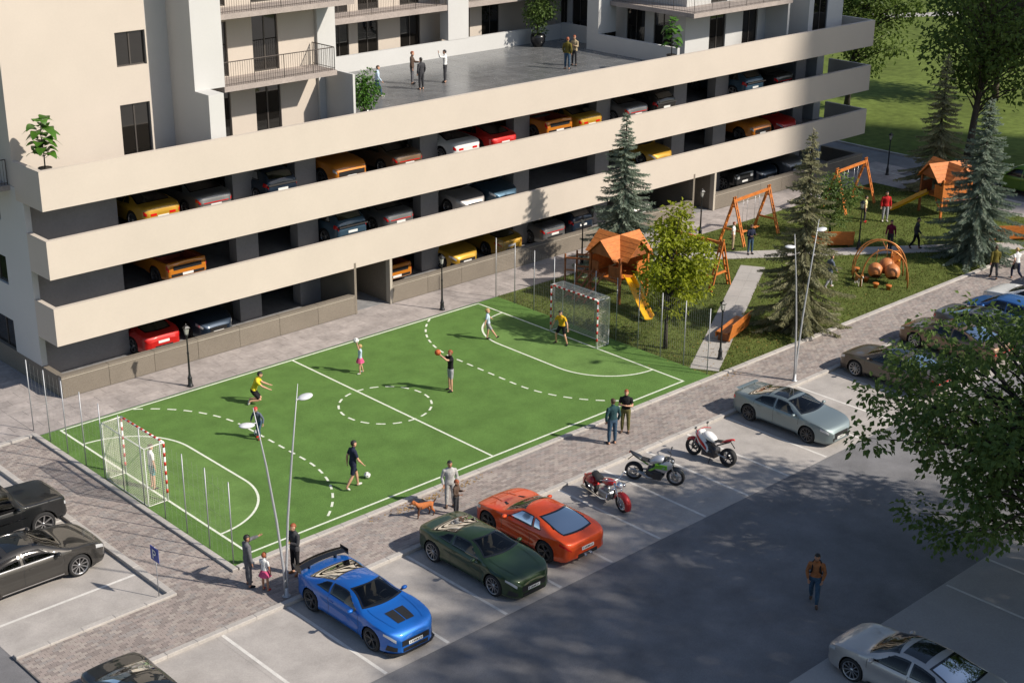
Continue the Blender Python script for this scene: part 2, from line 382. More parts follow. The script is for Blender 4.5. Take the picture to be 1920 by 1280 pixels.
# ================================================================== THE BUILDING
BLD = thing('apartment_building', 'cream and white apartment block on three open parking decks beside the pitch', 'building', (1.5, 15.3, 0))
BLD.location = (0, 0, 0)
def bpart(name, m, *b, parent=BLD): return box(name, m, *b, parent=parent)
def wall(name, m, axis, plane, th, u0, u1, z0, z1, holes=(), parent=BLD):
    """wall in the plane axis=plane, `th` thick away from it, with rectangular openings (u0,u1,z0,z1)"""
    us = sorted({u0, u1, *[h[0] for h in holes], *[h[1] for h in holes]}); zs = sorted({z0, z1, *[h[2] for h in holes], *[h[3] for h in holes]})
    us = [u for u in us if u0 <= u <= u1]; zs = [z for z in zs if z0 <= z <= z1]
    mb = MB()
    for i in range(len(us) - 1):
        j = 0
        while j < len(zs) - 1:
            um = (us[i] + us[i + 1]) / 2
            def op(j): zm = (zs[j] + zs[j + 1]) / 2; return any(h[0] < um < h[1] and h[2] < zm < h[3] for h in holes)
            if op(j): j += 1; continue
            k = j
            while k + 1 < len(zs) - 1 and not op(k + 1): k += 1
            if axis == 'y': mb.box(us[i], us[i + 1], min(plane, plane + th), max(plane, plane + th), zs[j], zs[k + 1])
            else: mb.box(min(plane, plane + th), max(plane, plane + th), us[i], us[i + 1], zs[j], zs[k + 1])
            j = k + 1
    return mb.build(name, m, parent)
def window(axis, plane, u0, u1, z0, z1, inset=0.12, mull=1, tran=0, parent=BLD):
    """frame with mullions, pane behind; the pane is a sub-part"""
    mb = MB(); p0, p1 = plane + inset, plane + inset + 0.06; fw = 0.055
    def b(a, c, d, e):
        if axis == 'y': mb.box(a, c, p0, p1, d, e)
        else: mb.box(p0, p1, a, c, d, e)
    b(u0, u0 + fw, z0, z1); b(u1 - fw, u1, z0, z1); b(u0 + fw, u1 - fw, z0, z0 + fw); b(u0 + fw, u1 - fw, z1 - fw, z1)
    for i in range(mull):
        c = u0 + (u1 - u0) * (i + 1) / (mull + 1); b(c - 0.03, c + 0.03, z0 + fw, z1 - fw)
    fo = mb.build('window', M_frame, parent)
    pb = MB(); q = (p0 + p1) / 2; n = mull + 1
    for i in range(n):
        a = u0 + (u1 - u0) * i / n; c = u0 + (u1 - u0) * (i + 1) / n; g2 = MB()
        ang = random.uniform(-0.006, 0.006)
        if axis == 'y': g2.add([(a + 0.02, q - ang, z0 + 0.02), (c - 0.02, q + ang, z0 + 0.02), (c - 0.02, q + ang, z1 - 0.02), (a + 0.02, q - ang, z1 - 0.02)], [(0, 1, 2, 3)])
        else: g2.add([(q, c - 0.02, z0 + 0.02), (q, a + 0.02, z0 + 0.02), (q, a + 0.02, z1 - 0.02), (q, c - 0.02, z1 - 0.02)], [(0, 1, 2, 3)])
        g2.build('pane', M_glass, fo)
    # dark room box behind the glass so that the opening has depth
    return fo
XL, XR, YF = 1.5, 56.0, 15.3
FLO = [0.0, 2.73, 5.46, 8.19]
# parking decks
for k in (1, 2):
    bpart('deck_slab', M_gfloor, XL + 0.25, XR - 0.25, YF + 0.205, 29.0, FLO[k] - 0.28, FLO[k])
bpart('garage_floor', M_gfloor, XL + 0.3, 55, YF + 0.3, 29.0, -0.05, 0.012)
tsl = bpart('terrace_slab', M_greyw, XL + 0.25, XR - 0.25, YF + 0.205, 29.8, FLO[3] - 0.28, FLO[3] - 0.02)
tf = bpart('terrace_floor', M_terr, XL + 0.26, XR - 0.26, YF + 0.21, 29.0, FLO[3] - 0.018, FLO[3])
tj = MB()
for i in range(1, 46): tj.box(XL + 1.2 * i - 0.004, XL + 1.2 * i + 0.004, YF + 0.3, 27.2, FLO[3] + 0.0005, FLO[3] + 0.0018)
for j in range(1, 10): tj.box(XL + 0.4, XR - 0.4, YF + 1.2 * j - 0.004, YF + 1.2 * j + 0.004, FLO[3] + 0.0025, FLO[3] + 0.0035)
tj.build('tile_joint', M_greyw, tf)['kind'] = 'stuff'
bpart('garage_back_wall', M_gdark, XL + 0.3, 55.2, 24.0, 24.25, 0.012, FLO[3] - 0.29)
for k in (1, 2, 3):
    z0, z1 = FLO[k] - 0.53, FLO[k] + 1.0
    yb = 17.5 if k == 3 else 16.9
    mb = MB(); t = 0.2   # one L-shaped band with two returns
    o = [(XL, yb), (XL, YF), (XR, YF), (XR, 18.3), (XR - t, 18.3), (XR - t, YF + t), (XL + t, YF + t), (XL + t, yb)]
    mb.prism(o, z1 - z0, Matrix.Translation((0, 0, z0))); mb.build('parapet_band', M_cream, BLD)
    cap = MB(); cap.prism([(x + (0.004 if i in (0, 1, 6, 7) else -0.004) * (1 if i in (0, 1) else 0 if i in (6, 7) else 1), y) for i, (x, y) in enumerate(o)], 0.02, Matrix.Translation((0, 0, z1 + 0.001)))
    cap.build('parapet_coping', M_cream, BLD)
for k in (0, 1, 2):
    z0, z1 = FLO[k] + 0.014, FLO[k + 1] - 0.285
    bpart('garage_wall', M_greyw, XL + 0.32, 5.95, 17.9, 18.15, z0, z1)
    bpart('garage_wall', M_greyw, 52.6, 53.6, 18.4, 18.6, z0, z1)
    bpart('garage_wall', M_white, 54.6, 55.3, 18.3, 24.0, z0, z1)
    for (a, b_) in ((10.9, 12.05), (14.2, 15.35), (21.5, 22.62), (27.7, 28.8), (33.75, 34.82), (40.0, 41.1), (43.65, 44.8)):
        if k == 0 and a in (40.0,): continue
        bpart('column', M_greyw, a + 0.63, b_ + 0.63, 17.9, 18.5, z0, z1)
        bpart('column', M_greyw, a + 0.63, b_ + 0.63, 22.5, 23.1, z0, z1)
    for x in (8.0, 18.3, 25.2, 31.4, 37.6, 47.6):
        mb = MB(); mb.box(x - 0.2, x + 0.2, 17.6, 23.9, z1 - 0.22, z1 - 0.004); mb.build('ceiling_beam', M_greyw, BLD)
# side wall facing the small lot, with windows
sh = [(19.1, 22.0, FLO[k] + (0.35 if k == 0 else 1.05), FLO[k] + 2.25) for k in (0, 1, 2)] + [(24.5, 27.0, FLO[k] + 1.05, FLO[k] + 2.25) for k in (0, 1, 2)]
wall('side_wall', M_white, 'x', XL + 0.004, 0.25, 16.9, 30, 0.0, FLO[3] - 0.02, sh)
for h in sh: window('x', XL, h[0], h[1], h[2], h[3], mull=2)
wall('side_wall', M_cream, 'x', XL + 0.01, 0.25, 17.76, 30, FLO[3] + 0.0, 17.5, [(19.5, 21.0, 8.3, 10.6), (19.5, 21.0, 11.2, 13.3)])
window('x', XL, 19.5, 21.0, 8.3, 10.6); window('x', XL, 19.5, 21.0, 11.2, 13.3)
# plinth with stone panels
def plinth(x0, x1, lim=True):
    core = bpart('plinth', M_slabbed, x0 + 0.01, x1 - 0.01, YF + 0.03, YF + 0.27, 0.0, 0.86)
    n = max(1, round((x1 - x0) / 2.05)); l = (x1 - x0) / n
    me = MB(); me.box(-l / 2 + 0.008, l / 2 - 0.008, YF, YF + 0.045, 0.02, 0.80); me = me.mesh('stone_panel', M_stone)
    cp = MB(); cp.bbox(-l / 2 + 0.004, l / 2 - 0.004, YF - 0.02, YF + 0.29, 0.86, 0.93, 0.01); cp = cp.mesh('cap_stone', M_stone)
    up = MB(); up.box(-l / 2 + 0.008, l / 2 - 0.008, YF + 0.002, YF + 0.045, 0.812, 0.858); up = up.mesh('stone_band', M_cap)
    for i in range(n):
        for m_, nm in ((me, 'stone_panel'), (cp, 'cap_stone'), (up, 'stone_band')): obj(nm, m_, core, loc=(x0 + l * (i + 0.5), random.uniform(-0.003, 0.003), 0))
plinth(XL, 16.0); plinth(18.2, 39.6); plinth(41.6, XR)
sc_ = bpart('plinth', M_stone, XL, XL + 0.25, YF + 0.28, 30.0, 0.0, 0.90)
bpart('plinth', M_stone, XR - 0.25, XR, YF + 0.28, 18.3, 0.0, 0.90)
for (a, b_) in ((16.0, 16.12), (18.08, 18.2), (39.6, 39.74), (41.46, 41.6)):
    bpart('gate_jamb', M_stone, a, b_, YF - 0.003 if a in (16.0, 39.6) else YF + 0.3, 19.8, 0.0, FLO[1] - 0.285)
for (a, b_) in ((18.06, 18.2), (41.44, 41.6)): bpart('gate_jamb', M_cap, a, b_, YF - 0.004, YF + 0.297, 0.004, FLO[1] - 0.535)
# ---- dwellings above the terrace
TZ = 17.5
F1, F2, F3 = 8.19, 10.92, 13.90
hw = [(6.27, 7.62, F1 + 0.02, 10.68), (6.3, 7.7 - 0.06, 12.19, 13.56)]
wall('front_wall', M_cream, 'y', 17.5, 0.25, XL + 0.002, 7.70, F1, TZ, hw)
window('y', 17.5, *hw[0]); window('y', 17.5, *hw[1])
bpart('recess_wall', M_white, 7.70, 9.3, 18.6, 18.8, F1, TZ)
bpart('side_return', M_cream, 7.45, 7.70, 17.752, 18.598, F1, TZ)
bpart('white_pier', M_white, 9.3, 10.74, 16.75, 18.8, F1 + 2.76, TZ)
bpart('white_pier', M_white, 9.302, 10.02, 15.75, 18.8, F1, F1 + 2.758)
doors = [(11.45, 12.15, f + 0.02, f + 2.35) for f in (F1, F2, F3)] + [(13.42, 14.75, f + 0.02, f + 2.5) for f in (F1, F2, F3)]
wall('balcony_wall', M_cream, 'y', 18.6, 0.2, 10.02, 16.75, F1, TZ, doors)
for d in doors: window('y', 18.6, *d, mull=1 if d[1] - d[0] > 0.7 else 0, inset=0.08)
bpart('white_pier', M_white, 16.75, 17.75, 18.45, 19.6, F1, TZ)
wall('court_wall', M_white, 'x', 17.5, 0.25, 19.6, 29.0, F1, TZ)
def railing(parent, segs, z, h=1.0, sp=0.115, r=0.009):
    mb = MB()
    for (a, b_) in segs:
        a, b_ = Vector((a[0], a[1], z)), Vector((b_[0], b_[1], z)); L = (b_ - a).length; n = max(1, int(L / sp)); d = (b_ - a) / n
        up = Vector((0, 0, 1))
        for zz, rr in ((h, 0.022), (0.08, 0.014)): mb.tube([a + up * zz, b_ + up * zz], rr, 4, smooth=False)
        for i in range(n + 1):
            p = a + d * i; post = (i % 13 == 0) or i == n
            mb.tube([p + up * 0.0, p + up * h], 0.022 if post else r, 4, smooth=False)
    return mb.build('railing', M_rail, parent)
def balcony(x0, x1, y0, y1, top, segs, th=0.22):
    b_ = box('balcony', M_bslab, x0, x1, y0, y1, top - th, top, BLD); railing(b_, segs, top); return b_
balcony(10.745, 16.55, 16.8, 18.598, F2, [((10.8, 16.87), (16.48, 16.87)), ((16.48, 16.87), (16.48, 18.5))])
balcony(10.745, 17.6, 16.8, 18.44, F3, [((10.8, 16.87), (17.5, 16.87)), ((17.5, 16.87), (17.5, 18.35))])
bpart('screen_wall', M_white, 17.1, 17.22, 16.4, 18.44, F1, F1 + 2.52)
bpart('balcony', M_bslab, -0.6, XL - 0.002, 17.9, 20.9, F1 - 0.2, F1).name = 'balcony'
_b = [o for o in BLD.children if o.name.startswith('balcony')][-1]
railing(_b, [((-0.53, 17.97), (XL - 0.05, 17.97)), ((-0.53, 17.97), (-0.53, 20.8))], F1)
# recessed wing behind the terrace
bpart('low_wall', M_white, 17.75, 42.0, 27.3, 27.5, F1, F1 + 0.88)
for (a, b_) in ((32.07, 33.58),): bpart('white_pier', M_white, a, b_, 27.28, 28.0, F1 + 0.883, TZ)
d2 = [(25.2, 26.43, F1 + 0.02, F1 + 2.3), (27.04, 28.44, F1 + 0.02, F1 + 2.3), (30.0, 31.45, F1 + 0.02, F1 + 2.3), (34.4, 35.2, F1 + 0.02, F1 + 2.3), (36.12, 37.5, F1 + 0.02, F1 + 2.3),
      (22.0, 23.4, F1 + 0.02, F1 + 2.3)] + [(a, b_, F2 + 0.1, F2 + 2.4) for a, b_ in ((25.2, 26.4), (27.1, 28.5), (30.0, 31.4), (34.4, 35.8), (37, 38.4))]
wall('loggia_wall', M_cream, 'y', 29.0, 0.2, 17.75, 42.2, F1, TZ, d2)
for d in d2: window('y', 29.0, *d, inset=0.05)
balcony(17.75, 32.065, 27.32, 28.99, F2 + 0.12, [((17.8, 27.4), (32.0, 27.4))], 0.30)
balcony(33.585, 42.0, 27.32, 28.99, F2 + 0.12, [((33.65, 27.4), (41.9, 27.4))], 0.30)
# wing on the far side of the terrace
bpart('low_wall', M_white, 39.7, 39.9, 17.0, 23.9, F1, F1 + 0.96)
bpart('low_wall', M_white, 41.0, 41.18, 23.9, 27.3, F1, F1 + 0.96)
bpart('white_pier', M_white, 39.7, 41.18, 23.0, 23.9, F1 + 0.962, TZ)
ww = [(21.67, 23.1, F1 + 0.3, F1 + 2.3), (23.95, 25.3, F1 + 0.3, F1 + 2.3), (19.6, 21.0, F1 + 0.3, F1 + 2.3), (26.3, 27.6, F1 + 0.3, F1 + 2.3), (28.0, 28.6, F1 + 0.3, F1 + 2.3)]
wall('wing_wall', M_white, 'x', 42.2, 0.25, 18.85, 29.0, F1, TZ, ww)
for h in ww: window('x', 42.2, *h, inset=0.06)
d3 = [(44.3, 45.75, F1 + 0.02, F1 + 2.35), (47.3, 48.7, F1 + 0.02, F1 + 2.35), (44.3, 45.75, F2 + 0.02, F2 + 2.35), (47.3, 48.7, F2 + 0.02, F2 + 2.35)]
wall('wing_wall', M_white, 'y', 18.6, 0.25, 42.2, 51.6, F1, TZ, d3)
for d in d3: window('y', 18.6, *d, inset=0.08)
bpart('blade_wall', M_white, 49.45, 49.62, 17.0, 18.598, F1, TZ)
bpart('blade_wall', M_white, 51.45, 51.57, 16.95, 18.598, F1, TZ)
d4 = [(52.4, 53.8, F1 + 0.02, F1 + 2.4), (52.4, 53.8, F2 + 0.1, F2 + 2.4)]
wall('wing_wall', M_white, 'y', 17.3, 0.25, 51.57, 55.4, F1, TZ, d4)
for d in d4: window('y', 17.3, *d, inset=0.06)
bpart('wing_wall', M_white, 55.15, 55.4, 17.552, 29.0, F1, TZ)
mb = MB(); mb.prism([(40.6, 16.7), (49.44, 16.7), (49.44, 18.597), (42.197, 18.597), (42.197, 22.98), (40.6, 22.98)], 0.24, Matrix.Translation((0, 0, F2 - 0.22)))
bo = mb.build('balcony', M_bslab, BLD)
railing(bo, [((40.67, 16.77), (49.4, 16.77)), ((40.67, 16.77), (40.67, 22.9))], F2 + 0.02)
bpart('roof', M_bslab, XL, 17.5, 17.6, 29.5, TZ + 0.002, TZ + 0.3); bpart('roof', M_bslab, 42.3, 55.4, 18.8, 29.5, TZ + 0.002, TZ + 0.3)
bpart('rear_wall', M_cream, XL, 55.4, 29.85, 30.1, 0, TZ)
# ================================================================== VEHICLES
def paint(name, col, metal=0.35, rough=0.46, coat=1.0):
    return mat('paint_' + name, col, rough, metal=metal, coat=coat, spec=0.3)
P_blue = paint('blue', (0.006, 0.115, 0.46)); P_green = paint('green', (0.022, 0.048, 0.016)); P_orange = paint('orange', (0.72, 0.075, 0.008), 0.2)
P_silverg = paint('silver_green', (0.19, 0.235, 0.245), 0.5); P_brown = paint('brown', (0.10, 0.078, 0.058), 0.5); P_silver = paint('silver', (0.50, 0.47, 0.45), 0.65)
P_black = paint('black', (0.008, 0.009, 0.010), 0.1); P_dgrey = paint('dark_grey', (0.045, 0.042, 0.038), 0.5); P_yellow = paint('yellow', (0.50, 0.285, 0.03), 0.25)
P_red = paint('red', (0.52, 0.018, 0.014), 0.15); P_amber = paint('amber', (0.56, 0.19, 0.018), 0.2); P_navy = paint('navy', (0.018, 0.032, 0.055), 0.45)
P_slate = paint('slate_blue', (0.05, 0.10, 0.15), 0.5); P_grey = paint('grey', (0.20, 0.20, 0.20), 0.6); P_white = paint('white', (0.72, 0.72, 0.70), 0.0)
P_tan = paint('tan', (0.36, 0.29, 0.21), 0.5); P_sky = paint('mid_blue', (0.03, 0.12, 0.34), 0.4); P_lime = paint('grass_green', (0.12, 0.24, 0.02), 0.3); P_bronze = paint('bronze', (0.20, 0.13, 0.08), 0.6)
M_black = mat('black_plastic', (0.012, 0.012, 0.013), 0.55)
M_gloss = mat('gloss_black', (0.010, 0.010, 0.011), 0.12, coat=0.6)
M_tyre = mat('tyre_rubber', (0.016, 0.016, 0.017), 0.85, var=0.2, scale=30, coords='Object')
M_rims = mat('rim_silver', (0.42, 0.42, 0.43), 0.28, metal=0.9); M_rimd = mat('rim_dark', (0.10, 0.10, 0.105), 0.3, metal=0.7)
M_chrome = mat('chrome', (0.75, 0.75, 0.76), 0.12, metal=1.0)
M_cglass = mat('car_glass', (0.012, 0.014, 0.016), 0.04, spec=0.8, coat=0.3)
M_cglass2 = mat('car_windscreen', (0.05, 0.06, 0.075), 0.06, spec=1.0, coat=0.6)
def glassmat(name, tint, fr):
    m = bpy.data.materials.new(name); m.use_nodes = True; t = m.node_tree; t.nodes.clear(); MATS[name] = m
    tr = t.nodes.new('ShaderNodeBsdfTransparent'); tr.inputs[0].default_value = (*tint, 1); gl = t.nodes.new('ShaderNodeBsdfGlossy'); gl.inputs['Roughness'].default_value = 0.03
    lw = t.nodes.new('ShaderNodeFresnel'); lw.inputs[0].default_value = fr; mx = t.nodes.new('ShaderNodeMixShader'); o = t.nodes.new('ShaderNodeOutputMaterial')
    t.links.new(lw.outputs[0], mx.inputs[0]); t.links.new(tr.outputs[0], mx.inputs[1]); t.links.new(gl.outputs[0], mx.inputs[2]); t.links.new(mx.outputs[0], o.inputs[0]); return m
M_see = glassmat('car_glass_clear', (0.52, 0.57, 0.58), 1.55); M_seed = glassmat('car_glass_tinted', (0.26, 0.29, 0.30), 1.55)
M_cabin = mat('cabin_trim', (0.035, 0.033, 0.032), 0.8); M_seat = mat('seat_fabric', (0.15, 0.115, 0.08), 0.75)
M_hl = mat('headlight', (0.62, 0.64, 0.66), 0.12, metal=0.35, coat=1.0)
M_tl = mat('tail_light', (0.62, 0.010, 0.010), 0.2, coat=1.0)
M_plate = mat('number_plate', (0.72, 0.72, 0.70), 0.5); M_ink = mat('plate_ink', (0.02, 0.02, 0.02), 0.6)
M_bed = mat('truck_bed', (0.36, 0.07, 0.035), 0.6, var=0.2, scale=8)
M_seatred = mat('brake_caliper', (0.55, 0.02, 0.02), 0.4)

def pchip(pts):
    xs = [p[0] for p in pts]; ys = [p[1] for p in pts]; n = len(xs)
    h = [xs[i + 1] - xs[i] for i in range(n - 1)]; d = [(ys[i + 1] - ys[i]) / h[i] for i in range(n - 1)]
    m = [d[0]] + [0 if d[i - 1] * d[i] <= 0 else 2 * d[i - 1] * d[i] / (d[i - 1] + d[i]) for i in range(1, n - 1)] + [d[-1]]
    def f(x):
        if x <= xs[0]: return ys[0]
        if x >= xs[-1]: return ys[-1]
        i = 0
        while xs[i + 1] < x: i += 1
        t = (x - xs[i]) / h[i]; t2, t3 = t * t, t * t * t
        return (2 * t3 - 3 * t2 + 1) * ys[i] + (t3 - 2 * t2 + t) * h[i] * m[i] + (-2 * t3 + 3 * t2) * ys[i + 1] + (t3 - t2) * h[i] * m[i + 1]
    return f
KT, KG, KS = 6, 10, 21     # section indices: roof edge, belt, sill
class CarShape:
    def __init__(s, sp):
        s.sp = sp; s.top = pchip(sp['top']); s.belt = pchip(sp['belt']); s.low = pchip(sp['low']); s.plan = pchip(sp['plan']); s.L = sp['L']
        s.tum = sp.get('tumble', 0.42); s.sh = sp.get('shoulder', 0.06); s.crown = sp.get('crown', 0.07)
    def sec(s, x):
        zt = s.top(x); zb = min(s.belt(x), zt - 0.015); w = s.plan(x); hc = zt - zb; lo = min(s.low(x), zb - 0.1); sp = s.sp
        c = min(1.0, max(0.0, (hc - 0.03) / 0.25)); sh = s.sh * (0.25 + 0.75 * c)
        yb = w - sh; yr = max(0.1, yb - 0.035 - s.tum * max(0, hc - 0.03)); zr = zt - min(hc * 0.55, 0.018 + s.crown * c + 0.012 * (1 - c))
        pts = []
        for j in range(KT + 1):
            t = j / KT; pts.append((yr * math.sin(t * math.pi / 2) ** 0.92 if False else yr * t, zt - (zt - zr) * t ** 2.4))
        n = KG - KT
        for j in range(1, n + 1):
            t = j / n; bul = 0.035 * math.sin(t * math.pi) * c
            pts.append((yr + (yb - yr) * t + bul * 0.6, zr + (zb - zr) * t + bul * 0.3))
        n = KS - KG; prof = sp.get('side', [(0, 0.0), (0.10, 0.80), (0.2, 1.0), (0.45, 0.93), (0.62, 0.96), (0.8, 1.0), (0.92, 0.75), (1.0, -0.6)]); pf = pchip(prof)
        for j in range(1, n + 1):
            t = j / n; pts.append((yb + sh * pf(t), zb + (lo - zb) * t))
        pts.append(((yb) * 0.55, lo - 0.005)); pts.append((0, lo - 0.005))
        return pts
    def P(s, x, k):
        sg = -1 if k < 0 else 1; k = abs(k); p = s.sec(x); i = min(int(k), len(p) - 2); t = k - i
        return Vector((x, sg * (p[i][0] * (1 - t) + p[i + 1][0] * t), p[i][1] * (1 - t) + p[i + 1][1] * t))
    def N(s, x, k):
        e = 0.01; a = s.P(x + e, k) - s.P(x - e, k); b = s.P(x, k + 0.05) - s.P(x, k - 0.05)
        if b.length < 1e-7: return Vector((0, 0, 1))
        n = a.cross(b)
        if n.length < 1e-9: return Vector((0, 0, 1))
        n.normalize(); c = s.P(x, k); r = Vector((0, c.y, c.z - 0.5))
        return n if n.dot(r) > 0 else -n
    def patch(s, mb, c00, c10, c11, c01, nu=8, nv=5, off=0.006, mi=0, bow=None):
        """patch on the skin; corners are (x, k)"""
        rows = []
        for i in range(nu + 1):
            u = i / nu; row = []
            for j in range(nv + 1):
                v = j / nv
                x = (c00[0] * (1 - u) + c10[0] * u) * (1 - v) + (c01[0] * (1 - u) + c11[0] * u) * v
                k = (c00[1] * (1 - u) + c10[1] * u) * (1 - v) + (c01[1] * (1 - u) + c11[1] * u) * v
                if bow: x += bow(u, v, k)
                row.append(s.P(x, k) + s.N(x, k) * off)
            rows.append(row)
        mb.grid(rows, mi)
    def pane(s, mb, c00, c10, c11, c01, nu=10, nv=12, off=0.006, bow=None, bu=1, bv=1):
        k0 = len(mb.f); s.patch(mb, c00, c10, c11, c01, nu, nv, off, 0, bow)
        for i in range(nu):
            for j in range(nv):
                if i < bu or i >= nu - bu or j < bv or j >= nv - bv: mb.m[k0 + i * nv + j] = 1
def in_poly(x, y, P):
    c = False; n = len(P)
    for i in range(n):
        (x1, y1), (x2, y2) = P[i], P[(i + 1) % n]
        if (y1 > y) != (y2 > y) and x < (x2 - x1) * (y - y1) / (y2 - y1) + x1: c = not c
    return c
def fix_normals(me):
    bm = bmesh.new(); bm.from_mesh(me); bmesh.ops.recalc_face_normals(bm, faces=bm.faces); bm.to_mesh(me); bm.free()
def wheel_meshes(r, wd, style):
    t = MB(); rr = r * 0.755
    RX = Matrix.Rotation(-math.pi / 2, 4, 'X')
    t.lathe([(rr, -wd / 2), (r - 0.025, -wd / 2), (r - 0.004, -wd / 2 + 0.03), (r, 0), (r - 0.004, wd / 2 - 0.03), (r - 0.025, wd / 2), (rr, wd / 2), (rr - 0.01, wd / 2 - 0.03), (rr - 0.01, -wd / 2 + 0.03), (rr, -wd / 2)], 28, RX)
    tm = t.mesh('wheel', M_tyre)
    b = MB(); o = wd / 2
    b.lathe([(rr, o), (rr - 0.02, o - 0.005), (rr - 0.03, o - 0.09), (0.06, o - 0.10), (0.001, o - 0.10)], 28, RX, 1)
    b.lathe([(rr + 0.004, o + 0.002), (rr - 0.022, o + 0.002), (rr - 0.022, o - 0.02)], 28, RX, 0)
    n = {'five': 5, 'ten': 10, 'seven': 7, 'split': 5}[style]
    for i in range(n):
        a = 2 * math.pi * i / n
        for da in ((-0.14, 0.14) if style == 'split' else (0,)):
            M = RX @ Matrix.Rotation(a + da, 4, 'Z'); hw = {'five': 0.042, 'ten': 0.017, 'seven': 0.026, 'split': 0.018}[style]
            vs = [Vector(p) for p in ((0.04, -hw * 0.8, o - 0.045), (rr - 0.015, -hw, o - 0.012), (rr - 0.015, hw, o - 0.012), (0.04, hw * 0.8, o - 0.045), (0.04, -hw * 0.8, o - 0.09), (rr - 0.015, -hw, o - 0.06), (rr - 0.015, hw, o - 0.06), (0.04, hw * 0.8, o - 0.09))]
            b.add([M @ v for v in vs], ((0, 1, 2, 3), (0, 4, 5, 1), (3, 2, 6, 7), (1, 5, 6, 2)), 0)
    b.lathe([(0.001, o - 0.025), (0.045, o - 0.03), (0.06, o - 0.06)], 14, RX, 0)
    return tm, b
def make_car(sp):
    cs = CarShape(sp); L = sp['L']; hx = L / 2; parts = []
    xs = [-hx + L * i / 96 for i in range(97)]
    ends = [0.012, 0.028]
    xs = sorted(set([round(x, 4) for x in xs] + [round(hx - e, 4) for e in ends] + [round(-hx + e, 4) for e in ends]))
    wh = sp['wheels']; wr = sp['wr']; Ra = wr + sp.get('gap', 0.05); zc = wr
    rings = []; N = KS + 2
    for x in xs:
        p = cs.sec(x); ring = [Vector((x, y, z)) for y, z in p] + [Vector((x, -y, z)) for y, z in p[-2:0:-1]]
        for v in ring:
            if abs(v.y) > 0.45 and v.z < 1.0:
                for xw in wh:
                    d = math.hypot(v.x - xw, v.z - zc)
                    v.y += math.copysign(0.022 * math.exp(-((d - Ra) / 0.09) ** 2), v.y) if d < Ra + 0.25 else 0
        rings.append(ring)
    nr = len(rings[0]); flat = [v for r_ in rings for v in r_]; faces = []; kept = set()
    def inside(v): return abs(v.y) > 0.40 and v.z < zc + Ra and any(math.hypot(v.x - xw, v.z - zc) < Ra for xw in wh)
    ins = [inside(v) for v in flat]
    bed = sp.get('bed'); G = sp['glass']
    def glazed(x, k):
        if k < KT:
            xe = x + G.get('bow', 0.10) * (k / KT) ** 2; a0, a1 = G['ws']
            if a1 + 0.03 < xe < a0 - 0.03 and k < KT - 0.55: return True
            if 'rw' in G and G['rw'][1] - G['rw'][0] > 0.25:
                b0, b1 = G['rw']; xe = x - G.get('rbow', 0.06) * (k / KT) ** 2; u = (xe - b0) / (b1 - b0)
                if 0.05 < u < 0.95 and k < KT - (G.get('rk', 0.5) * (1 - u) + 0.4 * u) - 0.25: return True
            return False
        if k < KG:
            for (xft, xfb, xrt, xrb) in G['side']:
                P_ = [(xrt, KT + 0.55), (xft, KT + 0.55), (xfb, KG - 0.25), (xrb, KG - 0.25)]; cx = sum(p[0] for p in P_) / 4; cy = sum(p[1] for p in P_) / 4
                if in_poly(x, k, [(cx + (p[0] - cx) * 0.94, cy + (p[1] - cy) * 0.92) for p in P_]): return True
        return False
    for i in range(len(xs) - 1):
        for k in range(nr):
            k2 = (k + 1) % nr; f = (i * nr + k, i * nr + k2, (i + 1) * nr + k2, (i + 1) * nr + k)
            if all(ins[a] for a in f): continue
            if glazed((xs[i] + xs[i + 1]) / 2, (k if k <= N else nr - k - 1) + 0.5): continue
            if bed:
                xm = (xs[i] + xs[i + 1]) / 2; kk = k if k <= N else nr - k - 1
                if bed[0] < xm < bed[1] and kk < KT: continue
            faces.append(f)
    for f in faces:
        for a in f:
            if ins[a]:
                v = flat[a]; xw = min(wh, key=lambda q: abs(q - v.x)); dx, dz = v.x - xw, v.z - zc; d = max(1e-5, math.hypot(dx, dz))
                if v.z <= cs.low(v.x) + 0.02: v.x = xw + math.copysign(math.sqrt(max(0, Ra * Ra - dz * dz)), dx)
                else: v.x, v.z = xw + dx / d * Ra, zc + dz / d * Ra
                ins[a] = False
    b = MB(); b.add(flat, faces, 0, True)
    b.add(rings[0], [tuple(range(nr))], 0); b.add(rings[-1], [tuple(range(nr))[::-1]], 0)
    bme = b.mesh('body', [P_blue, M_black]); fix_normals(bme)
    bm = bmesh.new(); bm.from_mesh(bme); bmesh.ops.remove_doubles(bm, verts=bm.verts, dist=0.0005)
    for e in bm.edges:
        if len(e.link_faces) == 2 and e.calc_face_angle(0) > R(38): e.smooth = False
    bm.to_mesh(bme); bm.free()
    parts.append(('body', bme, True, []))
    # wheel wells and floor
    b = MB(); w0 = sp['plan'][len(sp['plan']) // 2][1]
    for xw in wh:
        for sg in (-1, 1):
            M = Matrix.Translation((xw, sg * w0 * 0.70, zc)) @ Matrix.Rotation(math.pi / 2, 4, 'X')
            b.lathe([(0.001, -w0 * 0.23 * 1.0), (Ra + 0.015, -w0 * 0.23), (Ra + 0.015, w0 * 0.23), (0.001, w0 * 0.23)], 18, M, 0) if False else b.lathe([(Ra + 0.012, -w0 * 0.235), (Ra + 0.012, w0 * 0.235)], 24, M, 0, True, 0, math.pi)
            yi = sg * w0 * 0.465
            b.add([(xw + (Ra + 0.012) * math.cos(t), yi, zc + (Ra + 0.012) * math.sin(t)) for t in [math.pi * q / 16 for q in range(17)]], [tuple(range(17))])
    b.box(wh[0] - 0.2, wh[1] + 0.2, -w0 * 0.85, w0 * 0.85, 0.17, 0.24)
    parts.append(('underbody', b.mesh('underbody', M_black), False, []))
    # glass
    G = sp['glass']; bowf = lambda u, v, k: -G.get('bow', 0.10) * (k / KT) ** 2
